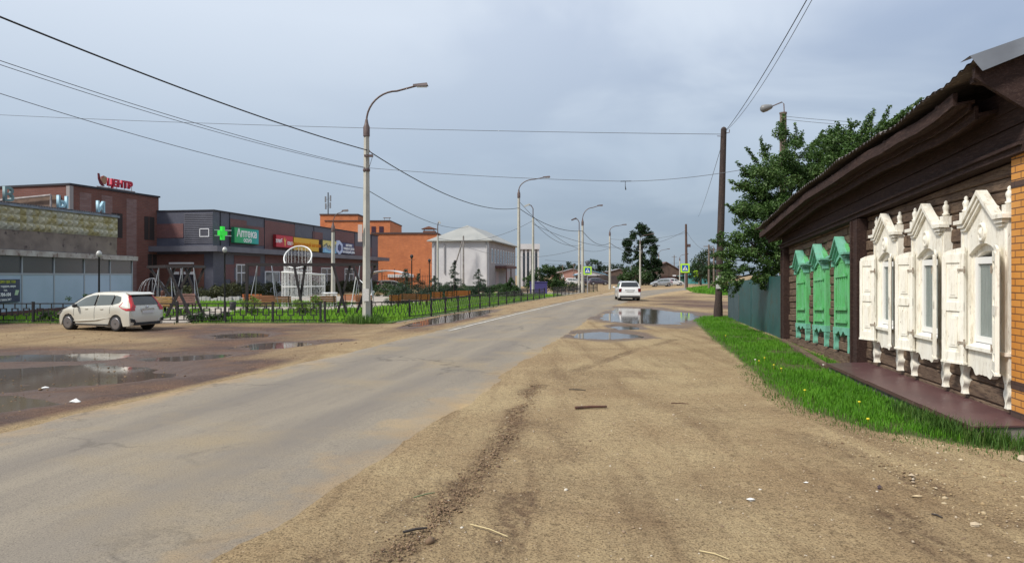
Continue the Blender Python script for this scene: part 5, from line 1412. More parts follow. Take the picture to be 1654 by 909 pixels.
m = MB(BX); m.prism([(2.8, 10.2), (3.05, 10.32), (3.35, 10.22), (3.38, 9.9), (3.22, 9.6), (2.98, 9.6), (2.82, 9.85)], .1, .2); m.build('emblem', mat('tan_emblem', (.35, .25, .15), (.35, .12, .1), 3), root, world=True)

# --- pale glazed shop at the far left
UX = Lf((-28.4, 49.0), A0); LXf = Lf((-26.8, 48.0), -.07)
old = thing('old_shop', 'old pale glazed shop with studded panels along its roof edge', 'building', (-30, 42, LZ))
STUC = mat('stained_render', (.29, .235, .19), (.19, .15, .125), 1.2, .95, col3=(.07, .05, .05), s3=2.2, f3=.28)
m = MB(UX); m.b2((-30, -12, -.3), (0, -.03, 6.1)); m.build('upper_wall', STUC, old, world=True)
# studded parapet: three rows of pyramids
PYR = mat('yellowed_concrete_studs', (.50, .46, .32), (.44, .43, .35), 1.1, .85, col3=(.36, .31, .15), s3=1.6, f3=.4)
m = MB(UX); n = 50; st = .44; hh = .44
for r_ in range(3):
    for k in range(n):
        s0 = -k * st; s1 = s0 - st; z0 = 4.72 + r_ * .455; z1 = z0 + hh; c_ = ((s0 + s1) / 2, .19, (z0 + z1) / 2)
        m.add([(s0, .0, z0), (s1, .0, z0), (s1, .0, z1), (s0, .0, z1), c_], [(0, 1, 4), (1, 2, 4), (2, 3, 4), (3, 0, 4)])
m.b2((-n * st, -.05, 4.7), (0.02, -.0, 6.1)); m.build('studded_parapet', PYR, old, world=True)
m = MB(UX); m.b2((-22, -.3, 6.1), (.1, .14, 6.24)); m.build('parapet_cap', mat('blue_grey_flashing', (.20, .24, .29), (.14, .15, .18), 2, .5), old, world=True)
m = MB(UX)
for k in range(110): m.b2((-k * .2 - .12, -.6, 6.24), (-k * .2, .06, 6.32))
m.build('corrugated_roof', mat('dark_corrugated', (.07, .07, .085), rough=.7), old, world=True)
m = MB(LXf); m.b2((-30, -9, -.3), (0, -.04, 1.1)); m.b2((-30, -9, 1.1), (-.05, -.08, 3.2)); m.build('lower_wall', STUC, old, world=True)
m = MB(LXf); m.b2((-30, -9, 3.0), (.3, .3, 3.3)); m.build('fascia', mat('peeling_white_fascia', (.48, .45, .43), (.3, .25, .23), 1.6, .8, col3=(.16, .1, .09), s3=4, f3=.3), old, world=True)
m = MB(LXf); m.b2((-30, -9, 3.3), (.1, .1, 3.34)); m.build('annex_roof', mat('dark_corrugated', (.07, .07, .085)), old, world=True)
LBL = mat('pale_blue_panel', (.38, .48, .60), (.34, .44, .55), .7, .5); FRM = mat('pale_grey_frame', (.34, .36, .4), rough=.6)
edges = [0, 3.0, 6.07, 9.17, 12, 14.9, 17.8]
for a, b_ in zip(edges[:-1], edges[1:]):
    m = MB(LXf); m.b2((-b_ + .05, -.05, .12), (-a - .05, .02, 2.0)); m.build('blue_panel', LBL, old, world=True)
    m = MB(LXf); m.b2((-b_ + .05, -.05, 2.1), (-a - .05, .0, 3.0)); m.build('upper_glazing', glassmat('dusty_dark_glass', (.06, .06, .065), .2), old, world=True)
m = MB(LXf)
for e_ in edges: m.b2((-e_ - .05, -.04, .1), (-e_ + .05, .05, 3.02))
m.b2((-17, -.03, 2.0), (0, .045, 2.1)); m.build('glazing_frame', FRM, old, world=True)
m = MB(LXf); m.b2((-17, -.05, -.2), (0, .03, .12)); m.build('base_strip', mat('brick_red_base', (.13, .05, .045), (.09, .04, .04), 2), old, world=True)
bb_ = thing('wall_billboard', 'dark blue advertising board with yellow and white lines on the pale blue panels', 'billboard', LXf(-12.2, .1, .6))
m = MB(LXf); m.b2((-14.8, .03, .6), (-12.25, .09, 1.78)); m.build('board', mat('navy_board', (.022, .032, .085), (.03, .05, .10), 2, .4), bb_, world=True)
YTX = mat('yellow_green_letters', (.5, .55, .08)); A1 = -.07
txt('МАГАЗИН ЦВЕТОВ', .19, YTX, bb_, facing(LXf(-13.5, .1, 1.64), A1)); txt('букеты, подарки, шары', .16, WTX, bb_, facing(LXf(-13.5, .1, 1.42), A1)); txt('тел.', .16, WTX, bb_, facing(LXf(-13.4, .1, 1.22), A1)); txt('704-104', .24, WTX, bb_, facing(LXf(-13.4, .1, .99), A1), bold=.008); txt('доставка 24/7', .17, WTX, bb_, facing(LXf(-13.5, .1, .74), A1))
m = MB(LXf); m.prism([(-12.7, .95), (-12.45, .95), (-12.33, 1.2), (-12.6, 1.22)], .09, .1); m.build('emblem', mat('pale_green_mark', (.45, .6, .4)), bb_, world=True)
# roof letters left over from a larger word
LBT = mat('light_blue_letters', (.30, .50, .62), (.36, .56, .66), 2, .5); LBD = mat('shaded_blue_letters', (.11, .17, .18), (.2, .3, .32), 2, .6)  # second material is the same blue with shade put into its colour
for ch, s_, mt_, lab, sz in (('В', -8.6, LBD, 'shade-tinted light blue roof letter В on the old shop, leftmost of three', 1.15), ('Ы', -4.65, LBT, 'light blue roof letter Ы, the middle one on the old shop roof', 1.05), ('И', -1.4, LBT, 'light blue roof letter И on the old shop roof next to the brick building', 1.05)):
    o = txt(ch, sz, mt_, None, facing(UX(s_, -.15, 6.32 + sz * .36), A0 + (.0)), depth=.09, name='roof_letter', bold=.02); tag(o, lab, 'roof letter', 'letters on the old shop roof')

# --- orange brick blocks behind
OBR = brickmat('orange_brick', (.62, .20, .07), (.52, .16, .06), (.40, .2, .12), .5, .16, .85, .012, (.3, .09, .04))
OX = Lf((XY(617, 108), 108), A0 + .0)
def block(root, nm, mt, p0, p1, ytop, Y, depth, zb=-.3):
    x0, x1 = XY(p0, Y), XY(p1, Y); zt = HC + (HOR - ytop) * Y / F
    m = MB(); m.b2((x0, Y, zb), (x1, Y + depth, zt)); return m.build(nm, mt, root, world=True), zt, x0, x1
ob = thing('orange_brick_block', 'plain orange brick block between the dark shop and the white house', 'building', (XY(660, 112), 115, LZ))
_, zt, x0, x1 = block(ob, 'wall', OBR, 600, 706, 378, 112, 14)
m = MB(); m.b2((x0 - .1, 111.85, zt), (x1 + .1, 126, zt + .25)); m.build('roof_edge', mat('dark_brown_trim', (.08, .05, .045)), ob, world=True)
m = MB(); xx = XY(694, 114); m.b2((xx - 1.0, 113, zt), (xx + 1.0, 115, zt + .6)); m.prism([(xx - 1.3, zt + .9), (xx + 1.3, zt + .9), (xx, zt + 1.35)], 112.8, 115.2); [m.tube([(xx + dx_, 113.2, zt + .5), (xx + dx_, 113.2, zt + 1)], .06, 5) for dx_ in (-.8, .8)]; m.build('chimney', mat('sooty_brick', (.2, .09, .06)), ob, world=True)
m = MB(); xx = XY(645, 111); m.b2((xx - 2.0, 111.6, 1.6), (xx + 2.2, 112, 2.1)); m.build('entrance_canopy', WFR, ob, world=True)
tb = thing('tall_orange_building', 'taller stepped orange brick building rising behind the dark shop', 'building', (XY(575, 135), 138, LZ))
_, zt, x0, x1 = block(tb, 'stair_tower', OBR, 517, 578, 347.5, 135, 10)
m = MB(); m.b2((x0 - .1, 134.85, zt), (x1 + .1, 145.1, zt + .25)); m.build('roof_edge', mat('dark_brown_trim', (.08, .05, .045)), tb, world=True)
_, zt2, x2, x3 = block(tb, 'wall', OBR, 525, 630, 357.5, 133, 14)
m = MB(); m.b2((x2 - .1, 132.85, zt2), (x3 + .1, 147.1, zt2 + .2)); m.build('roof_edge', mat('dark_brown_trim', (.08, .05, .045)), tb, world=True)
for px_ in (600, 612.5):
    xx = XY(px_, 133); m = MB(); m.b2((xx, 132.93, zt2 - 2.4), (xx + .85, 133.05, zt2 - 1.0)); m.build('window', mat('dark_plum_pane', (.05, .02, .035), rough=.3), tb, world=True)
m = MB(); m.b2((x2 + .02, 132.97, 7.4), (x3 - .02, 133.0, 7.7)); m.build('brick_band', mat('dark_brown_trim', (.08, .05, .045)), tb, world=True)
m = MB(); xx = XY(625, 134); m.tube([(xx - .5, 134, zt2), (xx - .5, 134, zt2 + .9)], .04, 5); m.tube([(xx + .5, 134, zt2), (xx + .5, 134, zt2 + .9)], .04, 5); m.b2((xx - .7, 133.6, zt2 + .7), (xx + .7, 134.6, zt2 + .8)); m.b2((xx - .6, 133.6, zt2 + .0), (xx + .6, 134.6, zt2 + .3)); m.build('roof_vent', mat('grey_pipe', (.3, .27, .27)), tb, world=True)
ms_ = thing('telecom_mast', 'dark telecom mast with antenna panels on the tall orange building', 'mast', (XY(530, 138), 138, zt))
m = MB(); xx = XY(530, 138); top = HC + (HOR - 311) * 138 / F; m.tube([(xx, 138, zt), (xx, 138, top)], .12, 6)
m.build('pole', mat('dark_metal', (.07, .075, .085), rough=.5), ms_, world=True)
for dx_, z_ in ((-.5, top - 1.4), (.5, top - 1.2), (-.45, top - 2.8), (.45, top - 2.6)):
    m = MB(); m.b2((xx + dx_ - .14, 137.8, z_ - .6), (xx + dx_ + .14, 138.0, z_ + .6)); m.bar((xx, 138, z_), (xx + dx_, 138, z_), .06); m.build('antenna_panel', mat('antenna_grey', (.2, .21, .23)), ms_, world=True)

# --- white two storey house
WX = Lf((-3.0, 88.0), A0)
wh = thing('white_house', 'white two storey house with a pale hipped roof', 'building', WX(10, -4, LZ))
WW = mat('whitewashed_brick', (.60, .59, .60), (.52, .51, .53), .7, .9, col3=(.42, .40, .42), s3=3, f3=.2)
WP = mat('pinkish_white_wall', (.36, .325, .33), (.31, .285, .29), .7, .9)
m = MB(WX); m.b2((0, -7.6, -.3), (21, -.01, 6.5)); m.build('wall', WW, wh, world=True)
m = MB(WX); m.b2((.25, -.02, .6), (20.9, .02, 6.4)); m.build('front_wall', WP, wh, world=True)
m = MB(WX); e = .55; r0 = (4.0, -3.8, 8.75); r1 = (17, -3.8, 8.75)
cs = [(-e, -7.6 - e, 6.5), (-e, e, 6.5), (21 + e, e, 6.5), (21 + e, -7.6 - e, 6.5)]
m.add(cs + [r0, r1], [(0, 1, 4), (1, 2, 5, 4), (2, 3, 5), (3, 0, 4, 5)]); m.add([(c_[0], c_[1], 6.38) for c_ in cs] + cs, [(0, 3, 2, 1), (0, 1, 5, 4), (1, 2, 6, 5), (2, 3, 7, 6), (3, 0, 4, 7)])
m.build('roof', mat('pale_sheet_roof', (.34, .34, .32), (.28, .285, .27), .5, .6, col3=(.34, .34, .34), s3=2, f3=.25), wh, world=True)
m = MB(WX); m.b2((-.06, -7.65, -.3), (21.05, .06, .6)); m.build('plinth', mat('brown_grey_plinth', (.16, .13, .13), (.11, .09, .09), 2), wh, world=True)
for k in range(9):
    s_ = 1.6 + k * 2.1
    m = MB(WX); m.b2((s_ - .1, .02, 3.6), (s_ + 1.0, .035, 5.5)); f = m.build('window', WFR, wh, world=True)
    m = MB(WX); m.b2((s_ + .02, .03, 3.7), (s_ + .43, .045, 5.4)); m.b2((s_ + .5, .03, 3.7), (s_ + .9, .045, 5.4)); o = m.build('pane', glassmat('grey_blue_glass', (.10, .125, .155), .1), f)
    for v in o.data.vertices: v.co -= Vector(wh.location)
for k in range(2):
    s_ = 4.5 + k * 8.5; m = MB(WX); m.b2((s_, .02, .4), (s_ + 2.0, .07, 2.5)); m.build('door', mat('pinkish_door', (.42, .33, .33) if k == 0 else (.55, .58, .62)), wh, world=True)
m = MB(WX); m.b2((4.2, 0, 2.9), (12.5, 1.6, 3.25)); m.b2((4.4, 1.45, .0), (4.55, 1.58, 2.9)); m.b2((8, 1.45, .0), (8.15, 1.58, 2.9)); m.build('porch_canopy', mat('rust_brown_canopy', (.16, .07, .06), (.1, .06, .06), 3), wh, world=True)
m = MB(WX); m.b2((-.03, -3.8, .6), (.0, -3.7, 6.3)); m.tube([(-.12, -7.2, 6.2), (-.12, -7.2, 0)], .08, 6); m.tube([(-.12, -.4, 6.2), (-.12, -.2, 5.6), (-.12, -.2, 0)], .08, 6); m.tube([(-.12, -5.9, 6.0), (-.12, -5.9, 2.2)], .09, 6); m.build('downpipe', mat('grey_pipe2', (.38, .37, .38)), wh, world=True)
bp = thing('braced_pole', 'thin wooden pole with a slanted brace against the white gable wall', 'pole', WX(-1.5, -3.2, LZ)); m = MB(WX)
m.tube([(-1.5, -3.0, -.2), (-1.5, -3.0, 7.0)], [.14, .1], 8); m.tube([(-1.5, -4.6, 1.6), (-1.5, -3.1, 6.4)], .09, 6); m.build('shaft', mat('grey_wood_pole', (.30, .28, .26), (.2, .18, .17), 3), bp, world=True)

cw = thing('columned_building', 'white building with tall columns behind the large dark bush', 'building', (XY(856, 132), 136, LZ)); m = MB()
xa, xb = XY(838, 130), XY(871, 130); m.b2((xa, 130.5, -.3), (xb, 150, 7.8)); m.build('wall', WW, cw, world=True)
m = MB(); m.b2((xa - .1, 129.6, 6.9), (xb + .1, 130.5, 7.9)); m.build('entablature', WW, cw, world=True)
for k in range(5): m = MB(); xx = XY(843 + k * 6.6, 130); m.b2((xx - .16, 129.8, -.2), (xx + .16, 130.3, 6.9)); m.build('column', WW, cw, world=True)
for k in range(4): m = MB(); xx = XY(846.3 + k * 6.6, 130); m.b2((xx - .2, 130.4, .8), (xx + .2, 130.52, 6.2)); m.build('window', mat('grey_blue_glass', (.16, .19, .23)), cw, world=True)

# --- small far houses
def gable(name, label, px_, Y, w, h, rh, wallm, roofm, dep=8, win=True):
    x = XY(px_, Y); g0 = gz(x, Y); r = thing(name, label, 'house', (x, Y + dep / 2, g0))
    m = MB(); m.b2((x - w / 2, Y, g0 - .2), (x + w / 2, Y + dep, g0 + h)); m.prism([(x - w / 2, g0 + h), (x + w / 2, g0 + h), (x, g0 + h + rh - .1)], Y + .02, Y + dep - .02); m.build('wall', wallm, r, world=True, uv=False)
    m = MB()
    for sg in (-1, 1):
        m.add([(x, Y - .4, g0 + h + rh), (x + sg * (w / 2 + .5), Y - .4, g0 + h - .25), (x + sg * (w / 2 + .5), Y + dep + .4, g0 + h - .25), (x, Y + dep + .4, g0 + h + rh), (x, Y - .4, g0 + h + rh - .15), (x + sg * (w / 2 + .5), Y - .4, g0 + h - .4), (x + sg * (w / 2 + .5), Y + dep + .4, g0 + h - .4), (x, Y + dep + .4, g0 + h + rh - .15)],
              [(0, 1, 2, 3), (4, 7, 6, 5), (0, 4, 5, 1), (1, 5, 6, 2), (2, 6, 7, 3)])
    m.build('roof', roofm, r, world=True, uv=False)
    if win:
        for dx_ in (-w * .25, w * .25):
            m = MB(); m.b2((x + dx_ - .5, Y - .05, g0 + 1), (x + dx_ + .5, Y + .02, g0 + 2.2)); m.build('window', WFR, r, world=True)
    return r
BW = mat('brown_boards', (.12, .08, .06), (.09, .06, .05), 1); BR = mat('brown_roof', (.13, .075, .065), rough=.7); BLR = mat('blue_roof', (.04, .12, .42), rough=.5)
gable('house', 'small brown gabled house beyond the bend, right of the tall dark tree', 1076, 185, 9, 3.2, 2.6, BW, BR)
gable('house', 'house with the bright blue metal roof near the far lamp posts', 1090, 200, 13, 2.6, 1.9, BW, BLR, 10)
gable('house', 'low pale house on the horizon left of the crossing sign', 925, 230, 14, 2.6, 1.8, mat('pinkish', (.4, .22, .18)), mat('grey_roof', (.28, .28, .3)))
gable('house', 'small blue roofed kiosk behind the far left crossing sign', 955, 210, 9, 2.5, 1.2, mat('kiosk_white', (.5, .5, .52)), mat('sky_blue_roof', (.12, .32, .5)))
gable('house', 'distant low house behind the white van', 1000, 280, 16, 2.8, 2, BW, mat('grey_roof', (.28, .28, .3)))
gable('kiosk', 'low teal kiosk at the lane end beyond the far grass', 1142, 165, 8, 2.4, .6, mat('teal_wall', (.06, .24, .24)), mat('teal_roof', (.08, .2, .2)), 4, False)
gable('kiosk', 'low dark green kiosk to the left of the teal one', 1120, 170, 5, 2.2, .5, mat('darkgreen_wall', (.03, .10, .08)), mat('teal_roof', (.08, .2, .2)), 4, False)
# long dark board fences far away
def far_fence(label, pts, h, mt):
    r = thing('board_fence', label, 'fence', (pts[0][0], pts[0][1], 0)); m = MB(); pm_ = MB()
    for a, b_ in zip(pts[:-1], pts[1:]):
        a = Vector((*a, 0)); b_ = Vector((*b_, 0)); L = (b_ - a).length; n = max(1, int(L / 2.5))
        for k in range(n):
            p = a.lerp(b_, k / n); q = a.lerp(b_, (k + 1) / n); hh_ = h * random.uniform(.93, 1.05)
            m.add([(p.x, p.y, -.3), (q.x, q.y, -.3), (q.x, q.y, hh_), (p.x, p.y, hh_), (p.x, p.y + .06, -.3), (q.x, q.y + .06, -.3), (q.x, q.y + .06, hh_), (p.x, p.y + .06, hh_)], [(0, 1, 2, 3), (4, 7, 6, 5), (3, 2, 6, 7), (0, 3, 7, 4), (1, 5, 6, 2)])
            pm_.bar((p.x, p.y - .05, -.3), (p.x, p.y - .05, h + .12), .12)
    m.build('boards', mt, r, world=True); pm_.build('posts', mat('dark_post', (.05, .04, .035)), r, world=True)
DB_ = mat('dark_boards', (.055, .042, .04), (.035, .028, .03), .6, .9)
far_fence('long dark board fence across the end of the street', [(XY(930, 165), 165), (XY(1000, 160), 160), (XY(1058, 158), 158)], 1.9, DB_)
far_fence('brown board fence right of the road bend behind the far parked cars', [(XY(1066, 172), 172), (XY(1118, 176), 176)], 1.8, mat('reddish_boards', (.12, .06, .05), (.08, .045, .04), .6, .9))

# ------------------------------------------------------------ poles and lamps
CONC = mat('pale_concrete', (.50, .48, .42), (.42, .40, .35), 1.5, .85, col3=(.34, .31, .27), s3=9, f3=.25, bump=.3, bscale=30)
ARM = mat('brownish_tube', (.09, .055, .05), (.14, .1, .09), 6, .5); HEAD = mat('lamp_housing', (.10, .07, .07), rough=.5); LENS = mat('lamp_lens', (.5, .5, .48), rough=.2)
def lamp_post(label, px_, Y, top, arm_tip, base_r=.17, top_r=.1, zb=None, group='concrete lamp posts along the road', pole_m=None, band=True, arm_ang=None, arc=True):
    """top = z of the concrete top; arm_tip=(dx, dz) of the lamp from the top of the pole"""
    x = XY(px_, Y); b = Vector((x, Y, gz(x, Y) if zb is None else zb)); r = thing('street_lamp', label, 'street lamp', b, group=group)
    m = MB(); m.tube([b - Vector((0, 0, .3)), (x, Y, top)], [base_r, top_r], 4 if pole_m is None else 10, smooth=pole_m is not None); m.build('pole', pole_m or CONC, r, world=True)
    dx, dz = arm_tip
    m = MB(); pts = []
    if arc:
        for k in range(11):
            a = k / 10 * math.pi / 2; pts.append((x + dx * .55 * (1 - math.cos(a)), Y, top + .25 + (dz * .86 - .25) * math.sin(a)))
        pts.append((x + dx * .9, Y, top + dz * .985))
    else: pts = [(x, Y, top), (x, Y, top + dz * .8), (x + dx * .15, Y, top + dz), (x + dx * .85, Y, top + dz * .85)]
    m.tube([(x, Y, top - .1)] + pts, .045 if abs(dx) > 1.2 else .035, 8)
    m.build('arm', ARM, r, world=True)
    if arc:
        m = MB(); m.lathe([(top_r * 1.25, top - .45), (top_r * 1.25, top - .02), (top_r * .8, top + .12), (.06, top + .35)], (x, Y, 0), 10); m.build('collar', ARM, r, world=True)
    m = MB(); e_ = Vector(pts[-1]); L = abs(dx) * .1 + .3; s_ = 1 if dx > 0 else -1
    m.add([(e_.x + s_ * u, Y + v, e_.z + w_) for u, v, w_ in ((-.15, -.08, -.03), (L, -.12, .0), (L, .12, .0), (-.15, .08, -.03), (-.15, -.06, .07), (L * .9, -.07, .14), (L * .9, .07, .14), (-.15, .06, .07))], [(0, 1, 2, 3), (4, 7, 6, 5), (0, 4, 5, 1), (1, 5, 6, 2), (2, 6, 7, 3), (3, 7, 4, 0)])
    m.build('lamp_head', HEAD, r, world=True); m = MB(); m.b2((e_.x + s_ * .02, Y - .07, e_.z - .06), (e_.x + s_ * L * .9, Y + .07, e_.z - .01)); m.build('lens', LENS, r, world=True)
    return r
L1 = lamp_post('tall pale concrete lamp post with curved arm, nearest the camera', 592, 32.0, D(592, 205, 32).z, (2.6, 1.95), .2, .125)
# paper notices and white band on the nearest post
for (z0, z1, dx_, nm, mt_) in ((3.55, 4.35, -.3, 'sign_plate', mat('pinkish_plate', (.6, .45, .4), (.55, .5, .47), 8)), (.78, 1.35, 0, 'paper_notice', mat('paper_notice', (.68, .67, .64), (.5, .48, .46), 20))):
    m = MB(); x = XY(592, 32)
    if dx_: m.b2((x - .36, 31.80, z0), (x - .16, 31.84, z1))
    else: m.b2((x - .15, 31.80, z0), (x + .15, 31.82, z1))
    m.build(nm, mt_, L1, world=True)
m = MB(); x = XY(592, 32)
m.lathe([(.155, 6.85), (.17, 6.87), (.17, 6.97), (.155, 6.99)], (x, 32, 0), 8); m.tube([(x + .1, 32, 7.9), (x + .32, 31.9, 7.6), (x + .1, 32, 6.95)], .012, 5); m.b2((x - .05, 31.7, 7.5), (x + .35, 31.85, 7.6)); m.build('cable_clamp', ARM, L1, world=True)
lamp_post('second concrete lamp post, by the large dark bush', 838, 66, D(838, 312, 66).z, (2.75, 1.55), .2, .12)
lamp_post('third concrete lamp post, one of a close pair by the left crossing sign', 941, 82, D(941, 358, 82).z, (2.15, 1.95), .2, .12)
lamp_post('fourth concrete lamp post, left of the white van', 985, 105, D(985, 376, 105).z, (2.3, 1.25), .2, .12)
lamp_post('fifth concrete lamp post in front of the tall dark tree', 1034, 128, D(1034, 390, 128).z, (2.4, 1.45), .2, .12)
lamp_post('sixth lamp post at the right side of the tall dark tree', 1064, 165, D(1064, 412, 165).z, (2.4, 1.5), .2, .12)
lamp_post('seventh lamp post left of the right-hand crossing sign', 1098, 170, D(1098, 418, 170).z, (1.9, 1.2), .2, .12)
lamp_post('grey lamp post inside the park before the dark shop', 538, 58, D(538, 366, 58).z, (1.0, 1.35), .2, .13, LZ)
lamp_post('slender pole between the fifth and sixth lamp posts', 1052.5, 150, D(1052.5, 401, 150).z, (1.6, .55), .17, .12)
def spot_pole(label, px_, Y, ytop, side, r_=.15):
    x = XY(px_, Y); top = D(0, ytop, Y).z; b = Vector((x, Y, gz(x, Y))); r = thing('floodlight_pole', label, 'lamp pole', b)
    m = MB(); m.tube([b - Vector((0, 0, .3)), (x, Y, top)], [r_ * 1.1, r_ * .8], 4, smooth=False); m.build('pole', CONC, r, world=True)
    m = MB(); m.tube([(x, Y, top - .1), (x, Y, top + 1.0), (x + side * .2, Y, top + 1.35), (x + side * .5, Y, top + 1.4)], .05, 6); m.build('arm', ARM, r, world=True)
    m = MB(); m.bar((x + side * .35, Y, top + 1.5), (x + side * .95, Y, top + 1.25), .28, .16); m.build('lamp_head', HEAD if side < 0 and px_ > 900 else LENS, r, world=True)
    return r
spot_pole('white concrete pole with a small lamp right beside the second lamp post', 861, 74, 352, -1)
spot_pole('pole with a dark floodlight standing right against the third lamp post', 935.5, 84, 372, -1)
spot_pole('grey pole with a dark floodlight before the white gable wall', 707, 72, 380, .3, .12)

# wooden poles
WOODP = mat('dark_wood_pole', (.05, .032, .028), (.03, .02, .018), 3, .85, stretch=(6, 6, .7), bump=.5, bscale=20, col3=(.13, .085, .06), s3=14, f3=.3)
b = Vector((XY(1160, 32), 32, gz(XY(1160, 32), 32) - .05)); tp = D(1169, 209, 32)
r = thing('utility_pole', 'tall dark wooden pole leaning slightly at the end of the grass verge', 'utility pole', b)
m = MB(); m.tube([b - Vector((0, 0, .3)), b + Vector((0, 0, .35)), b + Vector((.02, 0, .9)), b.lerp(tp, .5), tp], [.21, .215, .165, .165, .135], 12); m.lathe([(.137, 0), (.09, .08), (.01, .12)], tp, 12); m.build('shaft', WOODP, r, world=True)
m = MB(); m.tube([tp + Vector((-.12, -.1, -.35)), tp + Vector((-.35, -.15, -.35))], .015, 5); m.tube([tp + Vector((.1, -.1, -.2)), tp + Vector((.22, -.15, -.18)), tp + Vector((.22, -.15, -.05))], .02, 5); m.build('hook', ARM, r, world=True)
m = MB(); p_ = b.lerp(tp, (HC - .35) / (tp.z)); m.b2((p_.x - .20, p_.y - .2, p_.z - .25), (p_.x + .02, p_.y - .17, p_.z + .35)); m.build('paper_notice', mat('paper_notice', (.68, .67, .64)), r, world=True)
m = MB(); bz = .0
b = Vector(Yp(1109, 104)); tp = D(1108, 362, 104); r = thing('utility_pole', 'far wooden pole standing behind the right crossing sign', 'utility pole', b)
m = MB(); m.tube([b - Vector((0, 0, .3)), tp], [.24, .16], 8); m.build('shaft', mat('brown_pole', (.11, .06, .045), (.08, .05, .04), 2), r, world=True)
m = MB(); q = D(1111, 397, 104); m.b2((q.x - .1, 103.7, q.z - .2), (q.x + .35, 103.9, q.z + .25)); m.build('lamp_box', HEAD, r, world=True)
x = XY(1265, 30); r = thing('street_lamp', 'old pole with a bowl lamp rising out of the fruit tree crown', 'street lamp', (x, 30, 0)); tz = D(0, 182, 30).z
m = MB(); m.tube([(x, 30, -.2), (x, 30, tz)], [.2, .15], 8); m.lathe([(.17, tz - .06), (.17, tz)], (x, 30, 0), 8); m.lathe([(.165, tz - .9), (.18, tz - .88), (.18, tz - .8), (.165, tz - .78)], (x, 30, 0), 8); m.build('pole', mat('grey_brown_pole', (.20, .15, .12), (.13, .1, .08), 3, .85), r, world=True)
m = MB(); m.tube([(x + .05, 30, tz - .1), (x + .03, 30, tz + .38), (x - .05, 30, tz + .46), (x - .55, 30, tz + .25)], .025, 6); m.build('arm', ARM, r, world=True)
m = MB(); pr = [(.05, -.03), (.10, .03), (.16, .25), (.17, .42), (.10, .5)]; M_ = Matrix.Rotation(R(-105), 3, 'Y')
n = 12; vs = [Vector((x - .5, 30, tz + .27)) + M_ @ Vector((rr_ * math.cos(6.283 * k / n), rr_ * math.sin(6.283 * k / n), zz)) for rr_, zz in pr for k in range(n)]
m.add(vs, [(j * n + k, j * n + (k + 1) % n, (j + 1) * n + (k + 1) % n, (j + 1) * n + k) for j in range(4) for k in range(n)] + [tuple(range(4 * n, 5 * n))], True); m.build('lamp_bowl', mat('bowl_grey', (.2, .2, .2), rough=.4), r, world=True)
# thin distant poles
for k, (px_, pyt, Y) in enumerate(((1089, 412, 190), (1153, 400, 100), (927, 425, 210), (984, 425, 230), (909, 428, 220), (1020, 428, 200), (1145, 395, 90), (1129, 418, 160))):
    b = Vector(Yp(px_, Y)); m = MB(); m.tube([b - Vector((0, 0, .3)), D(px_, pyt, Y)], [.16, .1], 6); tp = D(px_, pyt + 3, Y); m.bar(tp + Vector((-.7, 0, 0)), tp + Vector((.7, 0, 0)), .1)
    o = m.build('utility_pole', mat('grey_brown_pole', (.20, .15, .12)), origin=b)
    tag(o, ['thin distant pole right of the blue roof', 'distant pole with crossarm behind the hanging branches', 'distant pole near the pinkish house', 'distant pole beyond the fourth lamp post', 'distant pole right of the large dark bush', 'distant pole left of the tall tree', 'pole beside the lane behind the fruit tree branches', 'distant pole between the crossing sign and the fruit tree'][k], 'utility pole', 'thin distant poles')

# crossing signs
YG = mat('yellow_green_reflective', (.50, .85, .03), rough=.5); BLU = mat('sign_blue', (.015, .10, .42), rough=.4); WH = mat('sign_white', (.85, .85, .85), rough=.5); BLK = mat('black', (.015, .015, .015), rough=.5)
def crossing(label, px_, Y, py_, px_size, extra=False, group='pedestrian crossing signs'):
    x = XY(px_, Y); z = D(0, py_, Y).z; s = px_size * Y / F; r = thing('crossing_sign', label, 'road sign', (x, Y, gz(x, Y)), group=group); h = s / 2
    m = MB(); m.tube([(x, Y + .1, -.2), (x, Y + .1, z + h)], .05, 6); m.build('post', mat('galvanised_tube', (.45, .46, .5)), r, world=True)
    m = MB(); m.b2((x - h, Y - .02, z - h), (x + h, Y + .02, z + h)); m.build('yellow_board', YG, r, world=True)
    k = h * .68; m = MB(); m.b2((x - k, Y - .035, z - k), (x + k, Y - .022, z + k)); m.build('blue_plate', BLU, r, world=True)
    m = MB(); a = k * .86; m.add([(x - a, Y - .04, z - a * .8), (x + a, Y - .04, z - a * .8), (x, Y - .04, z + a * .9)], [(0, 1, 2)]); m.build('triangle', WH, r, world=True, uv=False)
    m = MB(); u = a; y_ = Y - .046
    m.lathe([(.0, -.001), (.1 * u, -.001), (.1 * u, .001), (0, .001)], (x + .0 * u, y_, z + .38 * u), 10, 'Y')
    for p, q, w_ in (((0, .28), (.02, -.15), .2), ((.0, .22), (-.25, -.05), .09), ((.0, .22), (.25, .0), .09), ((.02, -.12), (-.25, -.6), .11), ((.02, -.12), (.28, -.58), .11)):
        m.bar((x + p[0] * u, y_, z + p[1] * u), (x + q[0] * u, y_, z + q[1] * u), .006, w_ * u, up=(1, 0, .01))
    for kk in range(4): m.b2((x - .6 * u + kk * .36 * u, y_ - .003, z - .76 * u), (x - .42 * u + kk * .36 * u, y_ + .003, z - .64 * u))
    m.build('walking_figure', BLK, r, world=True, uv=False)
    if extra: m = MB(); m.lathe([(.1, 0), (.14, .05), (.28, .5), (.1, .62)], (x, Y + .1, z + h + .05), 10); m.build('beacon', mat('dark_metal', (.07, .075, .085)), r, world=True)
    return r
crossing('left crossing sign with a dark beacon on top, by the lamp post pair', 949, 76, 437, 13, True)
crossing('right crossing sign with the blue plate before the far wooden pole', 1106.5, 88, 433, 14.5)
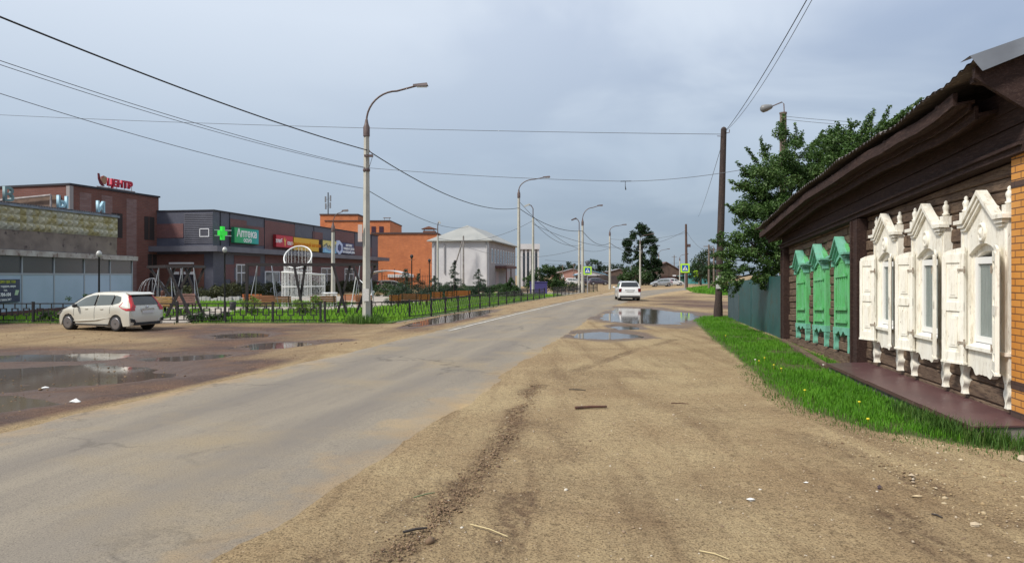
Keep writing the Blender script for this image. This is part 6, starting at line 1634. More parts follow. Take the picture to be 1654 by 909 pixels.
x = XY(1124, 150); r = thing('road_sign', 'tiny yellow road sign far down the lane', 'road sign', (x, 150, 0)); m = MB(); m.tube([(x, 150.1, -.2), (x, 150.1, 2.6)], .05, 5); m.build('post', ARM, r, world=True); m = MB(); m.b2((x - .5, 149.95, 1.6), (x + .5, 150, 3.0)); m.build('plate', YG, r, world=True)

# ------------------------------------------------------------ overhead cables
CAB = mat('black_cable', (.02, .02, .022), rough=.6); CABG = mat('grey_cable', (.10, .11, .125), rough=.6)
def cable(label, a, b_, sagm, r, mt=CABG, n=24, name='overhead_cable', hang=None):
    a = Vector(a); b_ = Vector(b_); pts = []
    for k in range(n + 1):
        t_ = k / n; p = a.lerp(b_, t_); p.z -= sagm * 4 * t_ * (1 - t_); pts.append(p)
    m = MB(); m.tube(pts, r, 5); o = m.build(name, mt, uv=False, origin=a); tag(o, label, 'cable', 'overhead cables'); return o
p1 = D(594, 243, 32); p2 = D(838, 336, 66); p3 = D(941, 373, 82); p4 = D(985, 392, 105); p5 = D(1034, 403, 128)
cable('thick black cable sagging from the upper left edge to the nearest lamp post', D(-330, -110, 12), p1, .28, .024, CAB, 40)
cable('thick black cable hanging between the nearest and the second lamp post', p1, p2, 1.0, .026, CAB)
cable('dark cable between the second and third lamp posts', p2, p3, .7, .03, CAB); cable('dark cable between the third and fourth lamp posts', p3, p4, .9, .03, CAB); cable('dark cable between the fourth and fifth lamp posts', p4, p5, .8, .035, CAB)
q1 = D(592, 271, 32); q2 = D(1010, 293, 29); q3 = D(1200, 274, 27)
cable('upper of two grey wires running down from the left edge to the nearest post', D(-140, 50, 17), q1, .25, .011); cable('lower of two grey wires running down from the left edge to the nearest post', D(-140, 57, 17), q1 + Vector((0, 0, -.03)), .28, .010)
cable('thin grey wire from the nearest lamp post across the street to the middle', q1, q2, .1, .011); cable('thin grey wire rising from the middle of the street to the fruit tree', q2, q3, .1, .011)
r = thing('hanging_fixture', 'small dark fixture hanging from the wire above the middle of the street', 'lamp holder', q2); m = MB(); m.bar(q2 + Vector((-.2, 0, 0)), q2 + Vector((.25, 0, .01)), .03); m.tube([q2, q2 + Vector((0, 0, -.2)), q2 + Vector((.02, 0, -.36))], [.01, .012, .03], 6); m.build('fixture_body', CAB, r, world=True, uv=False)
cable('grey wire from the left edge dropping past the nearest post', D(-140, 105, 20), D(590, 305, 33), .35, .012); cable('grey wire from the nearest post down to the white house roof', D(592, 306, 33), D(757, 366, 88), .8, .018)
cable('straight thin wire crossing the whole street to the dark wooden pole', D(-150, 178, 44), D(1166, 217, 32), .25, .013, CABG, 60)
tp = D(1170, 214, 32)
cable('nearer of two wires climbing from the dark wooden pole to the top edge', tp, D(1345, -75, 12), .2, .011, CAB, 30); cable('thinner wire beside it climbing from the dark wooden pole', tp + Vector((.05, 0, .05)), D(1352, -75, 12.5), .38, .008, CABG, 30)
cable('faint stay wire from the dark wooden pole down towards the lane', D(1167, 230, 32), D(1128, 350, 100), .3, .014)
for k, (a, b_) in enumerate(((D(1268, 188, 30), D(1560, 202, 24)), (D(1268, 193, 30), D(1560, 208, 24)))): cable(['upper wire from the old bowl lamp pole to the right', 'lower wire from the old bowl lamp pole to the right'][k], a, b_, .1, .010)
for k, (a, b_, s_) in enumerate(((D(838, 325, 66), D(985, 400, 105), 2.2), (D(707, 385, 72), D(861, 356, 74), 1.0), (D(861, 358, 74), D(941, 395, 84), 1.0), (D(861, 362, 74), D(1108, 372, 104), 2.6), (D(985, 386, 105), D(1108, 376, 104), .5), (D(1108, 372, 104), D(1160, 402, 100), 1.4), (D(757, 400, 87), D(941, 400, 84), 1.2), (D(880, 420, 150), D(1100, 425, 190), .4), (D(880, 426, 150), D(1100, 430, 190), .4))):
    cable(['drooping wire from the second to the fourth lamp post', 'wire between the gable pole and the white pole', 'wire from the white pole to the lamp post pair', 'long low wire from the white pole to the far wooden pole', 'short wire from the fourth lamp post to the far wooden pole', 'wire from the far wooden pole down to the lane', 'thin wire from the white house to the lamp post pair', 'upper faint wire over the distant fence', 'lower faint wire over the distant fence'][k], a, b_, s_, .022 if k < 7 else .03)

# ------------------------------------------------------------ park railing
IRON = mat('black_iron', (.018, .016, .018), rough=.6)
def railing(label, pts, kind):
    r = thing('iron_railing', label, 'fence', (pts[0][0], pts[0][1], LZ)); proto = {}
    P_ = [Vector((p[0], p[1])) for p in pts]; cum = [0]
    for a, b_ in zip(P_[:-1], P_[1:]): cum.append(cum[-1] + (b_ - a).length)
    n = int(round(cum[-1] / 2.2)); pos_ = []
    for k in range(n + 1):
        d = cum[-1] * k / n; i = max(i for i in range(len(cum)) if cum[i] <= d + 1e-6); i = min(i, len(P_) - 2)
        pos_.append(P_[i].lerp(P_[i + 1], (d - cum[i]) / (cum[i + 1] - cum[i])))
    L = cum[-1] / n - .1
    m = MB()
    m.b2((0, -.02, .10), (L, .02, .145)); m.b2((0, -.02, .855), (L, .02, .905)); 
    if kind == 0:
        ns = 4; w_ = L / ns
        for k in range(ns):
            c_ = (k + .5) * w_; h = .155
            for a, b_ in (((c_ - h, .32), (c_ + h, .365)), ((c_ - h, .63), (c_ + h, .675)), ((c_ - h, .365), (c_ - h + .045, .63)), ((c_ + h - .045, .365), (c_ + h, .63))): m.b2((a[0], -.018, a[1]), (b_[0], .018, b_[1]))
            m.b2((c_ - .02, -.016, .145), (c_ + .02, .016, .32)); m.b2((c_ - .02, -.016, .675), (c_ + .02, .016, .855))
            m.b2((k * w_, -.016, .475), (c_ - h, .016, .51)); m.b2((c_ + h, -.016, .475), ((k + 1) * w_, .016, .51))
    else:
        ns = 6; w_ = L / ns
        for k in range(ns):
            c_ = (k + .5) * w_; h = .1; hexp = [(c_ - h, .4), (c_ - h * .3, .28), (c_ + h * .3, .28), (c_ + h, .4), (c_ + h, .62), (c_ + h * .3, .74), (c_ - h * .3, .74), (c_ - h, .62)]
            for i in range(8): a, b_ = hexp[i], hexp[(i + 1) % 8]; m.bar((a[0], 0, a[1]), (b_[0], 0, b_[1]), .022)
            m.b2((c_ - .01, -.01, .145), (c_ + .01, .01, .28)); m.b2((c_ - .01, -.01, .74), (c_ + .01, .01, .855)); m.b2((c_ + h, -.01, .5), (c_ + w_ - h, .01, .52))
    pan = m.build('panel', IRON, r, uv=False); m = MB(); m.b2((-.045, -.045, -.1), (.045, .045, .95)); m.b2((-.052, -.052, .95), (.052, .052, .97)); po = m.build('post', IRON, r, uv=False)
    for k in range(n + 1):
        loc = Vector((pos_[k].x, pos_[k].y, gz(pos_[k].x, pos_[k].y) + .01)) - Vector(r.location)
        if k == 0: po.location = loc
        else: c_ = po.copy(); C.objects.link(c_); c_.location = loc
        if k < n:
            d = pos_[k + 1] - pos_[k]; a = math.atan2(d.y, d.x); l2 = loc + Vector((math.cos(a) * .05, math.sin(a) * .05, 0)); q = pan if k == 0 else pan.copy()
            if k: C.objects.link(q)
            q.location = l2; q.rotation_euler = (0, 0, a); q.scale = ((d.length - .1) / L, 1, 1)
    return r
fc = (fx(31.3) + .35, 31.4)
railing('black iron railing with square pattern behind the hatchback', [(-46, 31.0), (-8.8, 31.3)], 0)
railing('black iron railing with oval pattern running beside the road', [(-8.6, 31.3), (-6.9, 32.2)] + [(fx(y) + .15, y) for y in (34.5, 38, 42, 47, 52, 58, 64)], 1)
railing('low dark railing continuing past the large bush to the crossing sign', [(fx(y) + .15, y) for y in (68, 76, 84, 92)], 1)
bn_ = thing('blue_bin', 'blue violet container by the road next to the white pole', 'bin', (fx(78) - .2, 76, LZ)); m = MB(); x = XY(869, 76); m.b2((x - .9, 75.6, LZ), (x + 1.0, 76.6, LZ + 1.35)); m.b2((x - .95, 75.55, LZ + 1.35), (x + 1.05, 76.65, LZ + 1.45)); m.build('container_body', mat('violet_blue', (.05, .04, .16), rough=.6), bn_, world=True)
# ------------------------------------------------------------ cars
TYRE = mat('tyre_rubber', (.02, .02, .022), rough=.85); RIM = mat('dark_alloy', (.30, .29, .30), rough=.35, metal=.7); RIMS = mat('silver_alloy', (.45, .45, .46), rough=.3, metal=.8)
CGL = glassmat('car_glass', (.02, .024, .028), .04, .8); CGLL = glassmat('car_side_glass', (.10, .115, .11), .05, .9); TRIM = mat('black_trim', (.02, .02, .022), rough=.55); REDT = mat('red_lamp', (.45, .008, .015), rough=.2, spec=.8); DRED = mat('dark_red_lamp', (.12, .01, .012), rough=.2)
PLATE = mat('plate_white', (.6, .6, .6), rough=.5); CHR = mat('chrome', (.6, .6, .62), rough=.2, metal=.9)
def cr(tab, x, k):
    xs = [t_[0] for t_ in tab]; return float(np.interp(x, xs, [t_[k] for t_ in tab]))
def car(name, label, loc, rz, paint, kind='hatch', group=None, lod=0):
    r = thing(name, label, 'car', (0, 0, 0), 0, group)
    # x, underside, top, half width, belt height, roof half width
    if kind == 'hatch':
        T = [(-1.99, .42, .62, .66, .60, .60), (-1.97, .30, .80, .76, .76, .70), (-1.93, .22, .99, .81, .93, .69), (-1.82, .20, 1.16, .835, .98, .655), (-1.62, .19, 1.42, .842, 1.0, .60), (-1.50, .19, 1.485, .845, 1.0, .585), (-1.1, .18, 1.515, .847, .985, .59), (-.4, .18, 1.525, .847, .955, .60), (.1, .18, 1.495, .847, .93, .60),
             (.55, .18, 1.385, .847, .91, .60), (.95, .18, 1.19, .845, .895, .62), (1.25, .18, 1.015, .84, .87, .66), (1.45, .18, .92, .83, .84, .72), (1.70, .19, .83, .80, .76, .68), (1.88, .24, .70, .72, .64, .6), (1.97, .34, .55, .58, .5, .5)]
        fx_, rx_, rr, beltk = 1.27, -1.25, .295, 0
    else:
        T = [(-2.22, .45, .62, .70, .60, .66), (-2.20, .30, .80, .80, .78, .78), (-2.15, .24, .96, .84, .92, .78), (-2.08, .22, 1.12, .85, .96, .74), (-1.95, .22, 1.36, .855, .97, .68), (-1.84, .2, 1.43, .857, .97, .65), (-1.2, .2, 1.475, .86, .96, .645), (-.3, .2, 1.48, .86, .94, .645), (.2, .2, 1.45, .86, .93, .64),
             (.6, .2, 1.32, .86, .92, .64), (.98, .2, 1.08, .855, .91, .68), (1.15, .2, .97, .85, .9, .74), (1.6, .2, .90, .83, .84, .72), (2.0, .22, .76, .78, .7, .66), (2.18, .3, .6, .66, .55, .55)]
        fx_, rx_, rr = 1.36, -1.33, .31
    T = sorted(T); xs = []
    for a, b_ in zip(T[:-1], T[1:]):
        n = max(1, int((b_[0] - a[0]) / .12)); xs += [a[0] + (b_[0] - a[0]) * k / n for k in range(n)]
    xs.append(T[-1][0])
    def sect(x):
        zb, zt, w, zl_, wr = [cr(T, x, k) for k in range(1, 6)]
        arch = 0
        for wx_ in (fx_, rx_):
            d = abs(x - wx_)
            if d < rr + .06: arch = max(arch, math.sqrt((rr + .06) ** 2 - d * d))
        zz = max(zb, rr + arch if arch > 0 else zb); zz = min(zz, zl_ - .12)
        zin = zb
        return [(0, zb), (w * .72, zb), (w * .73, zz), (w * .965, zz), (w * .995, zz + (zl_ - zz) * .35), (w, zz + (zl_ - zz) * .62), (w * .975, zl_ - .03), (w * .955, zl_ + .0), (wr + .012, zt - .075), (wr * .93, zt - .02), (wr * .6, zt + .005), (0, zt + .015)]
    m = MB(); V = []; nr = 12
    for x in xs:
        s_ = sect(x); V += [(x, y, z) for y, z in s_]
    fs = []
    for i in range(len(xs) - 1):
        for j in range(nr - 1): fs.append((i * nr + j, i * nr + j + 1, (i + 1) * nr + j + 1, (i + 1) * nr + j))
    fs.append(tuple(range(nr))); fs.append(tuple((len(xs) - 1) * nr + j for j in range(nr)))
    m.add(V, fs, True); m.add([(x, -y, z) for x, y, z in V], fs, True)
    body = m.build('body', paint, r, uv=False)
    bm = bmesh.new(); bm.from_mesh(body.data); bmesh.ops.remove_doubles(bm, verts=bm.verts, dist=.0008); bmesh.ops.recalc_face_normals(bm, faces=bm.faces); bm.to_mesh(body.data); bm.free()
    body.data.polygons.foreach_set('use_smooth', [True] * len(body.data.polygons))
    try: body.data.set_sharp_from_angle(angle=R(38))
    except Exception: pass
    def side_y(x, z):
        s_ = sect(x); a, b_ = s_[7], s_[8]; t_ = (z - a[1]) / max(.01, b_[1] - a[1]); return a[0] + (b_[0] - a[0]) * t_
    def side_pane(pts, mt, nm, off=.006):
        """pts: list of (x, zlow, zhigh)"""
        for sg in (1, -1):
            m = MB(); vs = []
            for x, a, b_ in pts: vs += [(x, sg * (side_y(x, a) + off), a), (x, sg * (side_y(x, (a + b_) / 2) + off + .004), (a + b_) / 2), (x, sg * (side_y(x, b_) + off), b_)]
            fs = []
            for i in range(len(pts) - 1):
                for j in range(2): fs.append((i * 3 + j, i * 3 + j + 1, i * 3 + 4 + j, i * 3 + 3 + j))
            m.add(vs, fs, True); m.build(nm, mt, r, uv=False)
    if kind == 'hatch':
        def W_(x0, x1, n=6): return [(x0 + (x1 - x0) * k / n, cr(T, x0 + (x1 - x0) * k / n, 4) + .035, max(cr(T, x0 + (x1 - x0) * k / n, 4) + .05, cr(T, x0 + (x1 - x0) * k / n, 2) - .115)) for k in range(n + 1)]
        side_pane([(x, a, min(b_, 1.40)) for x, a, b_ in W_(-.12, 1.0, 9)], CGLL, 'front_side_window'); side_pane([(x, a, min(b_, 1.40)) for x, a, b_ in W_(-1.02, -.22)], CGLL, 'rear_side_window')
        side_pane([(-1.42, 1.16, 1.2), (-1.36, 1.09, 1.33), (-1.08, 1.025, 1.395)], CGLL, 'quarter_window')
        m = MB(); 
        for sg in (1, -1):
            for seg in (((-.17, .955), (-.17, 1.42)), ((-1.05, 1.0), (-1.05, 1.4))):
                (x0, z0), (x1, z1) = seg; m.bar((x0, sg * (side_y(x0, z0) + .006), z0 + .02), (x1, sg * (side_y(x1, z1 - .02) + .004), z1 - .03), .012, .09, up=(0, 1, 0))
        m.build('door_pillar', TRIM, r, uv=False)
    else:
        def W_(x0, x1, n=6): return [(x0 + (x1 - x0) * k / n, cr(T, x0 + (x1 - x0) * k / n, 4) + .035, max(cr(T, x0 + (x1 - x0) * k / n, 4) + .05, cr(T, x0 + (x1 - x0) * k / n, 2) - .11)) for k in range(n + 1)]
        side_pane(W_(.02, .95, 8), CGL, 'front_side_window'); side_pane(W_(-.9, -.06), CGL, 'rear_side_window'); side_pane(W_(-1.8, -1.0), CGL, 'quarter_window')
    # rear and front glass follow the top profile
    prof = [(x, cr(T, x, 2)) for x in xs]
    def across(x0, x1, wk0, wk1, mt, nm, off=.010, inset=.05):
        P_ = [x0 + (x1 - x0) * k / 8 for k in range(9)]; m = MB(); vs = []
        for i, x in enumerate(P_):
            z = cr(T, x, 2); w_ = cr(T, x, 5) * .93 - inset; dz = (cr(T, x + .03, 2) - cr(T, x - .03, 2)) / .06; L = math.hypot(1, dz); nx_, nz_ = -dz / L, 1 / L
            for j in range(7):
                v_ = (j / 3 - 1); yy = v_ * w_; c_ = .015 * (1 - v_ * v_) - .012 * v_ * v_
                vs.append((x + nx_ * (off + c_), yy, z + nz_ * (off + c_) + .004))
        fs = [(i * 7 + j, i * 7 + j + 1, (i + 1) * 7 + j + 1, (i + 1) * 7 + j) for i in range(8) for j in range(6)]
        m.add(vs, fs, True); return m.build(nm, mt, r, uv=False)
    if kind == 'hatch':
        across(-1.92, -1.6, 1, 1, CGL, 'rear_window', inset=-.01); across(.32, 1.18, 1, 1, CGL, 'windscreen', inset=.0)
        m = MB(); m.prism([(-1.50, 1.50), (-1.74, 1.43), (-1.74, 1.40), (-1.5, 1.46)], -.56, .56); m.build('roof_spoiler', paint, r, uv=False)
        for sg in (1, -1):       # tall red lamps at the hatch corners
            m = MB(); pts = [(-1.60, 1.40), (-1.52, 1.15), (-1.40, .98), (-1.72, .86), (-1.97, .78), (-1.965, .92), (-1.88, 1.02), (-1.76, 1.22)]
            pts = [(-1.55, 1.42), (-1.50, 1.20), (-1.44, 1.04), (-1.36, .97), (-1.62, .88), (-1.90, .80)]
            def sy(x, z):
                s_ = sect(x)
                for j in range(5, 9):
                    if s_[j][1] <= z <= s_[j + 1][1]: t_ = (z - s_[j][1]) / (s_[j + 1][1] - s_[j][1]); return s_[j][0] + (s_[j + 1][0] - s_[j][0]) * t_
                return s_[5][0] if z < s_[5][1] else s_[9][0]
            def rearx(z): return float(np.interp(z, [.62, .80, .99, 1.16, 1.42, 1.485], [-1.99, -1.97, -1.93, -1.82, -1.62, -1.50]))
            # side face strip, then wrap round to the hatch
            L_ = [(z, xf_) for z, xf_ in ((.80, -1.80), (.88, -1.60), (.97, -1.42), (1.05, -1.50), (1.2, -1.58), (1.42, -1.60))]
            vs = []
            for z, xf_ in L_:
                xr = rearx(z); y1 = sy(max(xf_, xr + .02), z) + .012; y2 = sy(xr + .05, z) + .012
                inn = .20 if z < 1.0 else .09
                vs += [(xf_, sg * y1, z), (xr + .045, sg * y2, z), (xr - .02, sg * (y2 - .05), z), (xr - .022, sg * (y2 - inn - .03), z)]
            fs_ = [(i * 4 + j, i * 4 + j + 1, i * 4 + 5 + j, i * 4 + 4 + j) for i in range(len(L_) - 1) for j in range(3)]
            m = MB(); m.add(vs, fs_); m.build('tail_light', REDT, r, uv=False)
            m = MB(); m.prism([(sg * .78, .50), (sg * .60, .46), (sg * .54, .34), (sg * .76, .36)], -2.0, -1.9, 'YZ'); m.build('bumper_vent', TRIM, r, uv=False)
            m = MB(); m.prism([(sg * .62, .46), (sg * .56, .45), (sg * .50, .35), (sg * .56, .345)], -2.015, -1.9, 'YZ'); m.build('bumper_trim', CHR, r, uv=False)
        m = MB(); m.b2((-2.02, -.30, .80), (-1.93, .30, .88)); m.build('hatch_garnish', CHR, r, uv=False); m = MB(); m.b2((-2.025, -.26, .69), (-1.93, .26, .80)); m.build('number_plate', PLATE, r, uv=False)
        m = MB(); m.b2((-1.99, -.62, .24), (-1.85, .62, .34)); m.build('bumper_diffuser', TRIM, r, uv=False)
        m = MB(); m.lathe([(.0, -.01), (.05, -.01), (.05, .01), (0, .01)], (-1.975, 0, .93), 12, 'X'); m.build('badge', CHR, r, uv=False)
        m = MB(); m.bar((-1.84, -.3, 1.10), (-1.92, .12, 1.03), .015); m.build('wiper', TRIM, r, uv=False)
        mx, mz = .72, .97
    else:
        across(-2.11, -1.90, 1, 1, CGL, 'rear_window', inset=.02); across(.42, 1.10, 1, 1, CGL, 'windscreen', inset=.0)
        for sg in (1, -1):
            m = MB(); m.b2((-2.225, sg * .62, .66), (-1.98, sg * .835, .94)); m.build('tail_light', DRED, r, uv=False, bevel=.02)
        m = MB(); m.b2((-2.235, -.36, .80), (-2.15, .36, .835)); m.build('hatch_garnish', CHR, r, uv=False); m = MB(); m.b2((-2.24, -.26, .68), (-2.15, .26, .79)); m.build('number_plate', PLATE, r, uv=False)
        m = MB(); m.prism([(-2.26, .36), (-2.26, .54), (-2.15, .56), (-2.0, .56), (-2.0, .34)], -.80, .80); m.build('bumper', paint, r, uv=False, bevel=.03)
        m = MB(); m.b2((-2.25, -.74, .24), (-2.0, .74, .35)); m.build('bumper_diffuser', TRIM, r, uv=False)
        m = MB(); m.bar((-2.10, -.3, 1.02), (-2.07, .15, 1.08), .015); m.build('wiper', TRIM, r, uv=False)
        for sg in (1, -1): m = MB(); m.tube([(-1.7, sg * .56, 1.50), (0, sg * .57, 1.53), (.15, sg * .57, 1.49)], .02, 6); m.build('roof_rail', CHR, r, uv=False)
        mx, mz = .72, .98
    for sg in (1, -1):
        m = MB(); m.lathe([(.02, 0), (.09, .01), (.105, .08), (.08, .17), (.02, .19)], (0, 0, 0), 10, 'Y'); m.v = [(mx + v[0] * .65, sg * (.87 + v[1]), mz + v[2] * .75) for v in m.v]; m.bar((mx, sg * .8, mz - .06), (mx, sg * .92, mz - .03), .04)
        m.build('mirror', paint if kind != 'hatch' else TRIM, r, uv=False)
        m = MB(); m.prism([(T[-1][0] - .06, .60), (T[-1][0] - .22, .74), (T[-1][0] - .5, .80), (T[-1][0] - .34, .66)], sg * .60, sg * .80); m.build('headlight', CHR, r, uv=False)
        for k in (-.55, .25):     # handles
            yy = sect(k)[6]; m = MB(); m.b2((k - .08, sg * (yy[0] - .01), .84), (k + .08, sg * (yy[0] + .03), .87)); m.build('door_handle', paint, r, uv=False)
    # door gaps, sills
    m = MB()
    for sg in (1, -1):
        for x in (-.17, .93, -.98):
            s_ = sect(x); 
            for j in (4, 5, 6): a, b_ = s_[j], s_[j + 1]; m.bar((x, sg * (a[0] + .002), a[1]), (x, sg * (b_[0] + .002), b_[1]), .008, .008)
        m.bar((-.9, sg * (.845 if kind == 'hatch' else .858), .24), (.9, sg * (.845 if kind == 'hatch' else .858), .24), .02, .05)
    m.build('door_gap', TRIM, r, uv=False)
    if kind == 'hatch':
        m = MB()
        for sg in (1, -1): m.tube([(-.95, sg * .835, .52), (-.3, sg * .856, .43), (.6, sg * .858, .375), (.93, sg * .853, .37)], [.012, .022, .022, .01], 6)
        m.build('door_crease', paint, r, uv=False)
    # wheel wells and wheels
    m = MB()
    for wx_ in (fx_, rx_):
        for sg in (1, -1): m.lathe([(rr + .05, .60), (rr + .05, .70)], (wx_, 0, rr), 20, 'Y') if sg > 0 else m.lathe([(rr + .05, -.60), (rr + .05, -.70)], (wx_, 0, rr), 20, 'Y')
    m.build('wheel_well', TRIM, r, uv=False)
    for wx_ in (fx_, rx_):
        for sg in (1, -1):
            m = MB(); o_ = .828 if kind == 'hatch' else .84
            m.lathe([(rr - .10, .045), (rr - .095, .0), (rr - .02, .0), (rr, .03), (rr, .16), (rr - .02, .19), (rr - .1, .19)], (0, 0, 0), 24, 'Y'); m.v = [(wx_ + v[0], sg * (o_ - v[1]), rr + v[2]) for v in m.v]
            w_ = m.build('wheel', TYRE, r, uv=False)
            m = MB(); m.lathe([(.0, .0), (.05, -.0), (.06, .015), (.06, .03), (.0, .03)], (0, 0, 0), 12, 'Y'); m.lathe([(rr - .10, .0), (rr - .075, .0), (rr - .075, .04), (rr - .1, .04)], (0, 0, 0), 24, 'Y')
            for k in range(5):
                a = 6.283 * k / 5 + .3; m.bar((.03 * math.cos(a), .02, .03 * math.sin(a)), ((rr - .09) * math.cos(a), .012, (rr - .09) * math.sin(a)), .05, .02, up=(0, 1, 0))
            m.v = [(wx_ + v[0], sg * (o_ - v[1] + .006), rr + v[2]) for v in m.v]; m.build('rim', RIM if kind == 'hatch' else RIMS, w_, uv=False)
    r.location = loc; r.rotation_euler = (0, 0, rz); return r
CREAM = mat('cream_silver_paint', (.60, .58, .51), rough=.3, metal=.15, coat=.8); WHP = mat('white_car_paint', (.68, .68, .67), rough=.3, coat=.7); SLV = mat('silver_car_paint', (.40, .42, .44), rough=.3, metal=.4, coat=.6); DKP = mat('dark_car_paint', (.05, .04, .06), rough=.3, coat=.6)
car('parked_car', 'pale champagne hatchback with tall red tail lights parked before the railing', (-16.3, 27.6, gz(-16, 27.6) + .015), R(180 - 19), CREAM, 'hatch')
car('station_wagon', 'white station wagon driving away on the asphalt, seen from behind', (9.15, 54.2, .03), R(90 - 4), WHP, 'wagon')
for k, (px_, Y, rz, p_, lab) in enumerate(((1068, 128, 185, SLV, 'small silver car parked far away right of the tall dark tree'), (1087, 140, 10, WHP, 'whitish car parked far away under the blue roof'), (925, 150, 8, WHP, 'whitish car parked far away behind the dark weeds of the left crossing sign'), (946, 160, 8, DKP, 'dark car parked far away beyond the left crossing sign'), (633, 88, 20, WHP, 'white car parked under the arched canopy by the orange brick wall'), (1024 - 57, 150, 5, DKP, 'dark car in front of the long dark board fence'))):
    x = XY(px_, Y); car('parked_car', lab, (x, Y, gz(x, Y)), R(rz), p_, 'wagon' if k % 2 else 'hatch')

# ------------------------------------------------------------ park furniture
STEEL = mat('dark_brown_steel', (.022, .015, .016), rough=.6); WOODS = mat('varnished_slats', (.30, .13, .06), (.24, .10, .05), 6, .5); WOODO = mat('orange_slats', (.55, .17, .05), (.48, .14, .04), 6, .5); GALV = mat('galvanised_tube', (.45, .46, .5), rough=.4)
def bench(label, px_, Y, L, mt, rz=0, first=[None]):
    x = XY(px_, Y); r = thing('park_bench', label, 'bench', (0, 0, 0), 0, 'slatted park benches')
    m = MB(); [m.b2((-L / 2, y_, .42), (L / 2, y_ + .09, .455)) for y_ in (.0, .11, .22, .33)]; m.build('seat', mt, r, uv=False)
    m = MB(); [m.add([(sx_, -.02 - k * .03, .52 + k * .13) for sx_ in (-L / 2, L / 2)] + [(sx_, -.05 - k * .03, .63 + k * .13) for sx_ in (L / 2, -L / 2)] + [(sx_, -.05 - k * .03, .52 + k * .13) for sx_ in (-L / 2, L / 2)] + [(sx_, -.08 - k * .03, .63 + k * .13) for sx_ in (L / 2, -L / 2)], [(0, 1, 2, 3), (7, 6, 5, 4), (0, 4, 5, 1), (2, 6, 7, 3), (1, 5, 6, 2), (0, 3, 7, 4)]) for k in range(3)]; m.build('backrest', mt, r, uv=False)
    for sx_ in (-L / 2 + .15, L / 2 - .15): m = MB(); m.bar((sx_, .02, 0), (sx_, .0, .42), .05); m.bar((sx_, .38, 0), (sx_, .38, .42), .05); m.bar((sx_, -.02, .42), (sx_, -.14, .92), .04); m.bar((sx_, 0, .40), (sx_, .4, .40), .04); m.build('leg', STEEL, r, uv=False)
    r.location = (x, Y, LZ); r.rotation_euler = (0, 0, rz); return r
bench('brown bench seen from behind below the left half of the wire sculpture', 447, 41.5, 1.8, WOODS); bench('brown bench seen from behind right of the wire sculpture', 523, 41.8, 1.6, WOODS)
bench('orange bench behind the left post of the long swing frame', 408, 46, 1.3, WOODO); bench('orange bench right of the long swing frame', 569, 45, 1.2, WOODO)
bench('short orange bench just right of the nearest lamp post', 638, 44, .75, WOODO, .3); bench('long brown bench between two short orange ones', 661, 47, 1.25, WOODS, .1); bench('short orange bench in front of the bushy spruce', 685, 46, .75, WOODO, .3)
bench('orange bench before the white gable wall, left one', 706, 52, .8, WOODO, .2); bench('orange bench before the white gable wall, middle one', 726, 54, .7, WOODO, .2); bench('long orange bench near the pointed spruce', 747, 56, 1.3, WOODO, .1); bench('reddish bench near the hatchback rear beside the cross braced frame', 297, 40, 1.3, mat('pinkish_slats', (.32, .17, .14), rough=.6))
# swing frames of crossed steel beams
def sw(px_, py_, Y): return D(px_, py_, Y)
def ground_pt(px_, Y): return Vector((XY(px_, Y), Y, LZ))
def swing_frame(name, label, xs_, beams, loc):
    r = thing(name, label, 'swing set', loc)
    for (t0, b0, t1, b1, yt, Y) in xs_:
        m = MB(); m.bar(sw(t0, yt, Y), ground_pt(b0, Y), .11); m.bar(sw(t1, yt, Y + .13), ground_pt(b1, Y + .13), .11); m.build('crossed_legs', STEEL, r, world=True, uv=False)
    for a, b_ in beams: m = MB(); m.bar(a, b_, .12, .14); m.build('top_beam', STEEL, r, world=True, uv=False)
    return r
r1 = swing_frame('garden_swing_set', 'cross braced brown steel swing frame right of the hatchback', [(271, 309, 309, 268, 431, 35), (241, 294, 283, 249, 431, 38), (299, 328, 330, 297, 432, 38)],
    [(sw(268, 430, 35), sw(312, 430, 35)), (sw(238, 431, 38), sw(332, 431, 38)), (sw(271, 430, 35), sw(241, 431, 38)), (sw(309, 430, 35), sw(330, 431, 38)), (sw(271, 430, 35), sw(299, 431, 38))], ground_pt(285, 36.5))
r2 = swing_frame('garden_swing_set', 'long brown steel swing frame with three crossed legs in front of the wire sculpture', [(475, 491, 493, 481, 428, 36), (538, 561, 566, 544, 428, 36), (570, 600, 606, 574, 428, 37)],
    [(sw(397, 427, 36), sw(610, 427, 36)), (sw(398, 428, 38), sw(606, 428, 38)), (sw(398, 427, 36), sw(398, 428, 38)), (sw(493, 427, 36), sw(490, 428, 38)), (sw(606, 427, 36), sw(603, 428, 38))], ground_pt(500, 36.5))
for Y in (36, 38): m = MB(); m.bar(sw(399, 427, Y), ground_pt(399, Y), .13); m.build('post', STEEL, r2, world=True, uv=False)
